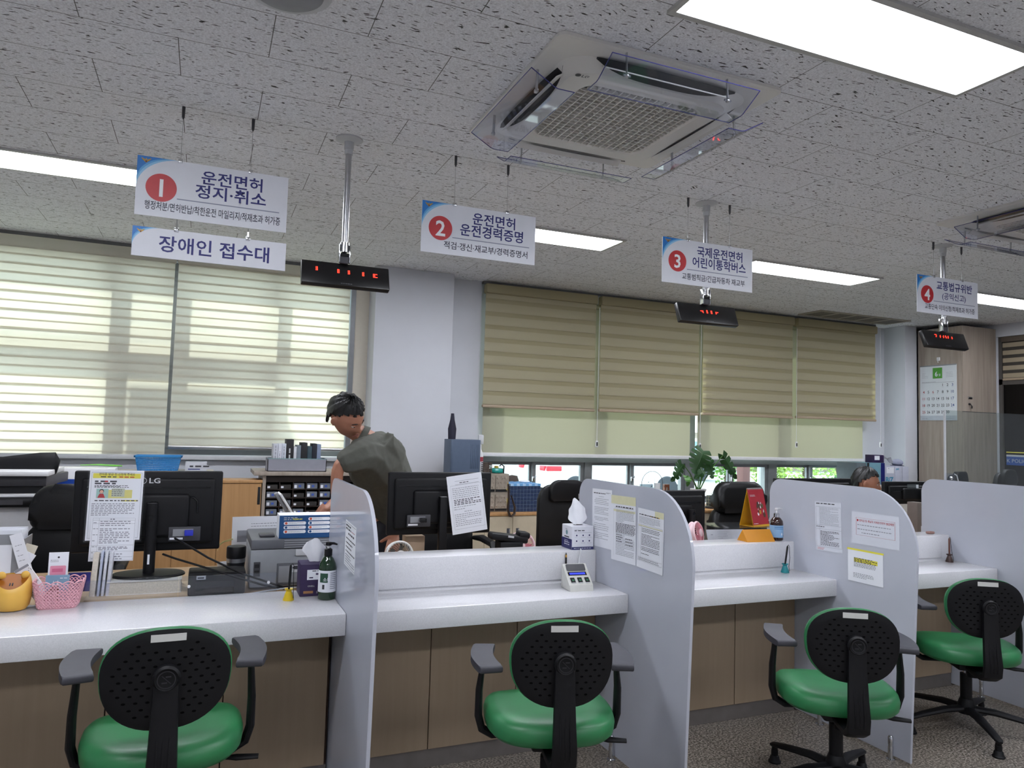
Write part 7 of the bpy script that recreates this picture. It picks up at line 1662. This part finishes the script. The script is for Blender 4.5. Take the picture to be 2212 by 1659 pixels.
def inflate(mesh, d):
    vs, fs = mesh; bm = bmesh.new(); bv = [bm.verts.new(v) for v in vs]
    for f in fs: bm.faces.new([bv[i] for i in f])
    bmesh.ops.recalc_face_normals(bm, faces=list(bm.faces)); bm.normal_update(); out = [v.co + v.normal * d for v in bv]; fs2 = [tuple(v.index for v in f.verts) for f in bm.faces] if bm.verts.index_update() is None else fs
    bm.free(); return out, fs2
def head_shape(M, n=56, k=44):
    """skull and face: local x = the person's right, y = towards the face, z = up; origin at the middle of the head"""
    vs = []; fs = []
    for j in range(k + 1):
        ph = PI * j / k
        for i in range(n):
            th = 2 * PI * i / n
            x = math.sin(ph) * math.cos(th); y = math.sin(ph) * math.sin(th); z = -math.cos(ph)
            X, Y_, Z = x * .076, y * .096, z * .116
            if z < 0: X *= 1 - .30 * (-z) ** 1.5; Y_ = Y_ * (1 - .12 * -z) + (.016 * (-z) if y > 0 else .03 * (-z) * 1)
            if y < 0 and z < -.2: Y_ *= 1 - .25 * (-z - .2)
            fr = max(0, y)
            g = lambda cx, cz, sx, sz: math.exp(-((X - cx) / sx) ** 2 - ((Z - cz) / sz) ** 2) * (fr ** 2)
            Y_ += .024 * g(0, -.026, .011, .013) + .013 * g(0, -.006, .008, .022) + .006 * g(0, .026, .045, .010) + .006 * g(0, -.060, .020, .007) + .005 * g(0, -.072, .018, .007) + .010 * g(0, -.098, .018, .014)
            Y_ -= .010 * (g(.030, .008, .015, .010) + g(-.030, .008, .015, .010)) + .004 * g(0, -.066, .018, .003) + .004 * g(0, -.046, .02, .006)
            Y_ += .004 * (g(.042, -.022, .014, .014) + g(-.042, -.022, .014, .014)) + .004 * (g(.012, -.034, .005, .005) + g(-.012, -.034, .005, .005))
            vs.append(M @ Vector((X, Y_, Z)))
    for j in range(k):
        for i in range(n): fs.append((j * n + i, j * n + (i + 1) % n, (j + 1) * n + (i + 1) % n, (j + 1) * n + i))
    return vs, fs
def ear_shape(M, sg):
    s = MB(); s.tf(M @ Matrix.Translation((sg * .077, -.006, -.006)) @ Matrix.Rotation(R(sg * 18), 4, 'Z') @ Matrix.Rotation(R(-10), 4, 'X'))
    s.ball((0, 0, 0), .009, .018, .030, 16); s.ball((sg * .006, -.006, .002), .006, .016, .026, 14); s.ball((0, .004, -.022), .007, .009, .010, 10)
    return s.v, s.f
def hand_parts(wrist, direction, palm_up, size=1.0, curl=.5, side=1):
    """palm with five separate bent fingers; direction = along the hand, palm_up = out of the back of the hand"""
    d = Vector(direction).normalized(); u = (Vector(palm_up) - d * d.dot(Vector(palm_up))).normalized(); w = d.cross(u) * side
    P = lambda a, b, c: Vector(wrist) + (d * a + w * b + u * c) * size
    out = [skin_mesh([[(P(-.02, 0, 0), (.024, .019)), (P(.02, 0, 0), (.030, .015)), (P(.06, .0, 0), (.036, .014)), (P(.085, 0, 0), (.034, .012))]])]
    for b, L, r_ in ((-.030, .066, .0082), (-.010, .076, .0088), (.011, .072, .0086), (.030, .058, .0076)):
        q = P(.078, b, 0); ch = [(P(.055, b * .9, 0), r_ * 1.15), (q, r_ * 1.12)]
        for k in range(1, 4): a = curl * .62 * k; q = q + (d * math.cos(a) - u * math.sin(a)) * L * size * (.42, .32, .26)[k - 1]; ch.append((q, r_ * (1.0, .92, .75)[k - 1]))
        out.append(skin_mesh([ch]))
    q = P(.02, -.030, -.006); ch = [(P(.012, -.016, -.004), .013), (q, .0125)]
    for k in range(1, 3): q = q + ((d * .72 - w * .60) * (1 if k == 1 else 1.1) - u * .25 * curl * k).normalized() * .034 * size; ch.append((q, (.0105, .0085)[k - 1]))
    out.append(skin_mesh([ch]))
    return out
def head_extras(M, t, hair_fn):
    for sg in (-1, 1):
        s = MB().m(mat('eye_white', '#d8d4cd', rough=.2, noise=0)); s.tf(M @ Matrix.Translation((sg * .030, .0785, .0065))); s.ball((0, 0, 0), .0115, .0115, .0085, 14); s.m(mat('iris_dark', '#1a100c', rough=.15, noise=0)); s.ball((0, .0075, 0), .0056, .0052, .0056, 12); s.m(SKIN); s.ball((0, -.0005, .0052), .0135, .0135, .0058, 12); o = part(s, 'eye', t)
        s = MB().m(HAIR); s.tf(M); s.tube([(sg * .013, .0935, .0235), (sg * .028, .0925, .0290), (sg * .046, .0800, .0250)], [.0028, .0036, .0018], 8, True, .6); part(s, 'eyebrow', t)
    s = MB().m(mat('lips', '#8a4c44', rough=.45, noise=.05)); s.tf(M); s.tube([(-.021, .0875, -.0655), (-.008, .0985, -.0635), (0, .0985, -.0650), (.008, .0985, -.0635), (.021, .0875, -.0655)], [.0012, .0032, .0026, .0032, .0012], 8, True, .8); part(s, 'mouth', t)
    vs, fs = [], []; n, k = 60, 30; g = random.Random(2)
    s = MB().m(HAIR)
    for j in range(k + 1):
        ph = PI * j / k
        for i in range(n):
            th = 2 * PI * i / n; x = math.sin(ph) * math.cos(th); y = math.sin(ph) * math.sin(th); z = math.cos(ph)
            e = 1 + .05 * math.sin(7 * th + 3 * ph) * math.sin(ph) + .03 * math.sin(17 * th + 9 * ph)
            vs.append(M @ Vector((x * .0865 * e, y * .108 * e - .006, z * .131 * e + .002)))
    keep = []
    for j in range(k):
        for i in range(n):
            th = 2 * PI * (i + .5) / n; ph = PI * (j + .5) / k
            y = math.sin(ph) * math.sin(th); z = math.cos(ph); x = math.sin(ph) * math.cos(th)
            if hair_fn(x, y, z): keep.append((j * n + i, (j + 1) * n + i, (j + 1) * n + (i + 1) % n, j * n + (i + 1) % n))
    used = sorted({i for f in keep for i in f}); mp = {a: b_ for b_, a in enumerate(used)}
    bm = bmesh.new(); bv = [bm.verts.new(vs[i]) for i in used]
    for f in keep:
        f = [mp[i] for i in f]; f = [a for q, a in enumerate(f) if a not in f[:q]]
        if len(f) > 2:
            try: bm.faces.new([bv[i] for i in f])
            except ValueError: pass
    bm.normal_update(); bmesh.ops.solidify(bm, geom=list(bm.faces), thickness=.012); s.addbm(bm); part(s, 'hair', t)
def short_hair(x, y, z):
    if y > .42: return z > .56 + .05 * math.sin(14 * x)
    if y > .05: return z > .56 - (.42 - y) * .8
    if y > -.50: return z > .22 or (y > -.02 and abs(x) > .8 and z > .04) or (y < -.30 and z > -.02)
    return z > -.46
def head_matrix(c, face, up):
    y = Vector(face).normalized(); z = (Vector(up) - y * y.dot(Vector(up))).normalized(); x = y.cross(z)
    M = Matrix.Identity(4)
    for i in range(3): M[i][0], M[i][1], M[i][2], M[i][3] = x[i], y[i], z[i], c[i]
    return M
def person(label, J, head_c, face, up, shirt, trousers, hands, loc):
    t = thing('person', label, 'person', loc, 0)
    M = head_matrix(head_c, face, up); V = Vector
    nk = V(J['neck']); hb = M @ V((0, -.018, -.075)); hc = M @ V((0, -.010, -.02))
    mid = V(J['pelvis']).lerp(V(J['chest']), .5)
    torso = [(V(J['pelvis']), .126), (mid, .118), (V(J['chest']), .132), (nk, .056), (hb, .052), (hc, .052)]
    chains = [torso]
    for sd in ('l', 'r'):
        chains.append([(V(J['chest']), .132), (V(J['sh_' + sd]), .056), (V(J['sh_' + sd]).lerp(V(J['el_' + sd]), .5), .046), (V(J['el_' + sd]), .039), (V(J['el_' + sd]).lerp(V(J['wr_' + sd]), .4), .037), (V(J['wr_' + sd]), .026)])
        chains.append([(V(J['pelvis']), .126), (V(J['hip_' + sd]), .088), (V(J['kn_' + sd]), .056), (V(J['kn_' + sd]).lerp(V(J['an_' + sd]), .35), .053), (V(J['an_' + sd]), .036), (V(J['toe_' + sd]), .032)])
    parts = [skin_mesh(chains, 1), head_shape(M), ear_shape(M, 1), ear_shape(M, -1)]
    for sd, (di, pu, cu, side) in hands.items(): parts += hand_parts(J['wr_' + sd], di, pu, 1.0, cu, side)
    fuse('body', parts, SKIN, t, .005, 2)
    low = V(J['pelvis']) - (V(J['chest']) - V(J['pelvis'])) * .22
    sh = [[(low, .126), (V(J['pelvis']), .126), (mid, .118), (V(J['chest']), .132), (V(J['chest']).lerp(nk, .80), .072)]]
    for sd in ('l', 'r'): sh.append([(V(J['chest']).lerp(nk, .80), .072), (V(J['sh_' + sd]) + V((0, 0, -.004)), .050)])
    for sd in ('l', 'r'): sh.append([(V(J['chest']), .132), (V(J['sh_' + sd]), .066), (V(J['sh_' + sd]).lerp(V(J['el_' + sd]), .5), .050), (V(J['sh_' + sd]).lerp(V(J['el_' + sd]), .84), .048)])
    g = fuse('shirt', [inflate(skin_mesh(sh, 1), .022), inflate(skin_mesh([torso[:4]], 1), .014)], shirt, t, .008, 2)
    col_ = MB().m(shirt); a = V(J['chest']).lerp(nk, .86); ax = (hb - a).normalized(); e1 = ax.cross(V((0, 1, 0))).normalized(); e2 = ax.cross(e1)
    col_.surf(lambda u, v: tuple(a + ax * (.012 + .032 * v) + (e1 * math.cos(2 * PI * u) * (.068 - .008 * v) + e2 * math.sin(2 * PI * u) * (.068 - .007 * v))), 28, 3, .006); part(col_, 'collar', t)
    tr = []
    for sd in ('l', 'r'): tr.append([(V(J['pelvis']), .126), (V(J['hip_' + sd]), .088), (V(J['kn_' + sd]), .058), (V(J['kn_' + sd]).lerp(V(J['an_' + sd]), .9), .046)])
    tr.append([(V(J['pelvis']), .126), (V(J['pelvis']).lerp(mid, .45), .122)])
    fuse('trousers', [inflate(skin_mesh(tr, 1), .012)], trousers, t, .010, 2)
    for sd in ('l', 'r'):
        s = MB().m(mat('shoe_black', '#17171a', rough=.4)); an, toe = V(J['an_' + sd]), V(J['toe_' + sd]); d = (toe - an); d.z = 0; d.normalize(); s.tf(frame((an.x, an.y, 0.0), d.cross(V((0, 0, 1))) * -1, d)); s.tf(Matrix.Translation((an.x, an.y, 0)) @ Matrix.Rotation(math.atan2(d.y, d.x) - PI / 2, 4, 'Z')); s.lathe([(.0, 0.001), (.045, .001), (.050, .02), (.046, .055), (.030, .085), (0, .09)], 18, (0, .05, 0), 1, 2.5); part(s, 'shoe', t)
    head_extras(M, t, short_hair)
    return t
OLIVE = mat('dark_grey_polo', '#55564f', rough=.85, noise=.08, nscale=40, bump=.2, bscale=500); CHARC = mat('charcoal_trousers', '#26272c', rough=.85)
# man leaning over the desk beside the glossy partition
nk = at(786, 943, 3.92); ch = at(815, 985, 3.98); hc = at(748, 898, 3.88); shl = at(776, 985, 3.80); shr = at(842, 975, 4.12); ell = at(730, 1003, 3.80); wrl = at(728, 1085, 3.60)
wrl = at(724, 1078, 3.82)
pv = Vector((at(850, 1100, 4.25).x, 4.30, .93))
J = dict(neck=nk, chest=ch, pelvis=pv, sh_l=shl, el_l=ell, wr_l=wrl, sh_r=shr, el_r=Vector((shr.x + .10, 4.02, shr.z - .24)), wr_r=Vector((shr.x + .02, 4.0, shr.z - .46)),
         hip_l=pv + Vector((-.095, 0, -.06)), hip_r=pv + Vector((.095, 0, -.06)), kn_l=Vector((pv.x - .11, 4.24, .50)), kn_r=Vector((pv.x + .11, 4.26, .50)), an_l=Vector((pv.x - .12, 4.32, .09)), an_r=Vector((pv.x + .12, 4.34, .09)), toe_l=Vector((pv.x - .13, 4.18, .04)), toe_r=Vector((pv.x + .13, 4.20, .04)))
person('man in a dark grey short-sleeved polo leaning over the desk beside the glossy partition', J, hc, (.62, -.52, -.58), (-.42, -.05, .90), OLIVE, CHARC, {'l': ((-.55, -.30, -.55), (.1, -.7, .7), .55, 1), 'r': ((-.3, -.8, -.4), (.2, -.3, .9), .6, -1)}, (pv.x, 4.28, 0))
# seated man in profile
Y = 4.30; hc = at(1870, 1044, Y); hx = hc.x
fv = Vector((.50, -.866, 0)); lv = Vector((.866, .50, 0)); h0 = Vector((hx, Y, 0)); up_ = Vector((0, 0, 1))
nk = h0 - fv * .05 + up_ * (hc.z - .165); ch = h0 - fv * .09 + up_ * (hc.z - .36); pv = h0 - fv * .13 + up_ * .58
J = dict(neck=nk, chest=ch, pelvis=pv)
for sd, q in (('l', 1), ('r', -1)):
    J['sh_' + sd] = ch + fv * .02 + lv * .175 * q + up_ * .09; J['el_' + sd] = ch + fv * .12 + lv * .22 * q - up_ * .17; J['wr_' + sd] = h0 + fv * .30 + lv * .12 * q + up_ * .765
    J['hip_' + sd] = pv + fv * .06 + lv * .09 * q - up_ * .03; J['kn_' + sd] = pv + fv * .40 + lv * .11 * q - up_ * .04; J['an_' + sd] = pv + fv * .36 + lv * .11 * q - up_ * .49; J['toe_' + sd] = pv + fv * .50 + lv * .11 * q - up_ * .54
person('man with short black hair seated in profile, only his head above the partition', J, hc, (.72, -.68, -.14), (.08, -.06, 1), mat('dark_navy_shirt', '#20242e', rough=.85), CHARC, {'l': (fv - up_ * .05, (0, 0, 1), .35, 1), 'r': (fv - up_ * .05, (0, 0, 1), .35, -1)}, (hx, Y, 0))
t = thing('swivel_chair', 'low black swivel chair under the seated man', 'chair', (pv.x, pv.y, 0), R(-150))
s = MB().m(LEATHER); s.box(-.20, .20, -.27, -.23, .55, .93, .02, 3); s.build('backrest', t)
s = MB().m(BLACKP); s.box(-.22, .22, -.20, .24, .385, .435, .02); s.cyl((0, 0, .08), (0, 0, .39), .028, n=14); s.box(-.03, .03, -.28, -.20, .38, .65, .008)
for k in range(5):
    A = R(72 * k + 20); s.tube([(0, 0, .09), (.27 * math.cos(A), .27 * math.sin(A), .06)], [.026, .016], 8); s.ball((.27 * math.cos(A), .27 * math.sin(A), .028), .027, n=10)
s.build('seat_base', t)

# ------------------------------------------------------------------ outside the windows
GZ = -.30
b = MB().m(mat('street_paving', '#a9a9a6', rough=.9, noise=.06, nscale=3)); b.box(-20, 60, 6.45, 70, GZ - .2, GZ); tag(b.build('ground_street'), 'pale sunlit street outside the windows', 'street'); bpy.data.objects['ground_street']['kind'] = 'structure'
def car(label, x, y, L, col, flip=1, suv=True):
    t = thing('parked_car', label, 'car', (x, y, GZ), 0 if flip > 0 else PI, 'cars parked outside')
    paint = mat('car_paint_' + col.strip('#'), col, rough=.25, coat=.6, noise=0)
    k = L / 4.5; z = 1.0
    prof = [(-2.2, .38), (-2.22, .75), (-2.15, 1.02), (-1.95, 1.12), (-1.75, 1.58), (-1.55, 1.66), (.35, 1.66), (1.05, 1.10), (1.95, .98), (2.2, .80), (2.24, .40), (1.85, .30), (1.78, .52), (1.55, .68), (1.25, .68), (1.03, .52), (.96, .28), (-.92, .28), (-1.0, .52), (-1.22, .68), (-1.52, .68), (-1.75, .52), (-1.82, .30)]
    s = MB().m(paint); s.tf(Matrix(((1, 0, 0, 0), (0, 0, -1, 0), (0, 1, 0, 0), (0, 0, 0, 1)))); s.prism([(a * k, c * k) for a, c in prof], -.86, .86, .07, 3); s.build('car_body', t)
    s = MB().m(mat('car_glass', '#7f98a3', rough=.08, noise=0)); s.tf(Matrix(((1, 0, 0, 0), (0, 0, -1, 0), (0, 1, 0, 0), (0, 0, 0, 1))))
    for pl in ([(-1.62, 1.14), (-.72, 1.14), (-.72, 1.54), (-1.50, 1.54)], [(-.66, 1.14), (.92, 1.12), (.34, 1.54), (-.66, 1.54)]): s.prism([(a * k, c * k) for a, c in pl], -.868, .868)
    s.build('side_windows', t)
    for a in (-1.37, 1.40):
        for sy in (-1, 1):
            s = MB().m(mat('tyre', '#3a3f46', rough=.8)); s.tf(Matrix.Translation((a * k, sy * .80, .34 * k)) @ Matrix.Rotation(R(90), 4, 'X')); s.lathe([(.20 * k, -.10), (.32 * k, -.10), (.345 * k, -.06), (.345 * k, .06), (.32 * k, .10), (.20 * k, .10)], 28); s.m(mat('alloy_rim', '#b5bcc4', rough=.35, metal=.5)); s.lathe([(0, -.09), (.21 * k, -.085), (.21 * k, .085), (0, .09)], 20); s.build('wheel', t)
    s = MB().m(mat('tail_lamp_red', '#c02a3a', rough=.3)); s.box(-2.20 * k, -1.78 * k, -.875, -.80, .80 * k, .93 * k, .02); s.box(-2.20 * k, -1.78 * k, .80, .875, .80 * k, .93 * k, .02); s.box(-2.235 * k, -2.1 * k, -.78, -.5, .80 * k, .93 * k, .02); s.box(-2.235 * k, -2.1 * k, .5, .78, .80 * k, .93 * k, .02); s.build('tail_lamp', t)
    s = MB().m(DGREY)
    for a in (-.35, .55): s.box(a * k, a * k + .14, -.89, -.86, .98 * k, 1.01 * k, .008)
    s.build('door_handle', t)
    return t
w0, w1 = at(1243, 1060, 16).x, at(1440, 1055, 16).x
Lc = (w1 - w0) / 2.77 * 4.5; car('white car seen through the first sashes, red tail lamp at its left end', (w0 + w1) / 2 - .015 * Lc / 4.5, 16.85, Lc, '#e8ebee', 1)
car('white pickup-like car parked further left, seen through the first sash', at(1085, 1010, 19.5).x, 20.4, 4.6, '#e4e7ea', 1)
car('pale grey-blue car parked past the white one', w1 + 5.2, 24.0, 4.4, '#c4d6e2', -1)
# unseen condenser-shaped box added outside the left window to shade the lower blinds
t = thing('added_sun_blocker', 'unseen grey box added close outside to darken the cream window shades', 'air conditioner', (-.30, 6.85, GZ), 0)
s = MB().m(LGREY); s.box(-.52, .56, -.18, .20, .06, 2.62, .02); s.box(-.5, -.4, -.18, .20, 0, .06); s.box(.4, .5, -.18, .20, 0, .06); s.build('casing', t)
for z_ in (1.1, 2.0):
    s = MB().m(DGREY); s.tf(Matrix.Translation((0, .201, z_)) @ Matrix.Rotation(R(-90), 4, 'X')); s.lathe([(.30, 0), (.30, .02), (.26, .025), (0, .02)], 28); s.build('fan_grille', t)
b = MB().m(mat('stone_bank', '#9a8c80', rough=.9, noise=.3, nscale=2.2, bump=.6, bscale=4)); b.box(13, 60, 30, 30.6, GZ, 1.6, .05); o = b.build('stone_wall'); tag(o, 'rough stone retaining wall across the street', 'wall'); o['kind'] = 'structure'
LF = [leaf_mat('shrub_green', '#5f8f35', '#86b04a'), leaf_mat('shrub_yellow_green', '#8fae4c', '#b3cb62')]
def shrub(label, x, y, r_, h, mi, seed):
    t = thing('roadside_shrub', label, 'shrub', (x, y, GZ), 0, 'shrubs across the street'); g = random.Random(seed)
    s = MB().m(mat('bark', '#4d3d30', rough=.9)); s.tube([(0, 0, 0), (.02, 0, h * .5), (0, .03, h * .8)], [.05, .035, .02], 8); s.build('stem', t)
    s = MB().m(LF[mi]); s.smooth = False
    for k in range(900):
        A = g.uniform(0, 2 * PI); B = math.acos(g.uniform(-1, 1)); d = g.uniform(.55, 1.0)
        c = Vector((math.sin(B) * math.cos(A) * r_ * d, math.sin(B) * math.sin(A) * r_ * d, h * .55 + math.cos(B) * h * .45 * d)); u = Vector((g.gauss(0, 1), g.gauss(0, 1), g.gauss(0, 1))).normalized(); v = u.orthogonal().normalized(); e = .075
        s.add([c - u * e, c + v * e * .5, c + u * e, c - v * e * .5], [(0, 1, 2, 3)], False)
    s.build('foliage', t)
for i, (px_, Y_, r_, h, mi, lb) in enumerate(((1568, 17, .55, 2.5, 0, 'slim bright green shrub seen behind the monstera'), (1660, 15, .50, 1.7, 1, 'yellow green shrub at the edge of the sixth sash'), (1735, 17, 1.0, 1.95, 1, 'broad yellow green shrub seen through the seventh sash'), (1805, 19, 1.1, 2.1, 0, 'broad green shrub seen through the last sash'))):
    shrub(lb, at(px_, 1000, Y_).x, Y_, r_, h, mi, i + 3)
q = at(1606, 1000, 12); s = MB().m(mat('maroon_post', '#5d3a38', rough=.6)); s.box(q.x - .09, q.x + .09, 11.9, 12.1, GZ, 3.2, .01); solo(s, 'maroon_post', 'square maroon post standing outside the middle sashes', 'post')
q = at(1641, 1000, 13); s = MB().m(mat('pale_post', '#a9bcc6', rough=.5)); s.cyl((q.x, 13, GZ), (q.x, 13, 3.4), .05, n=14); solo(s, 'street_pole', 'thin pale round pole outside the sixth sash', 'pole')
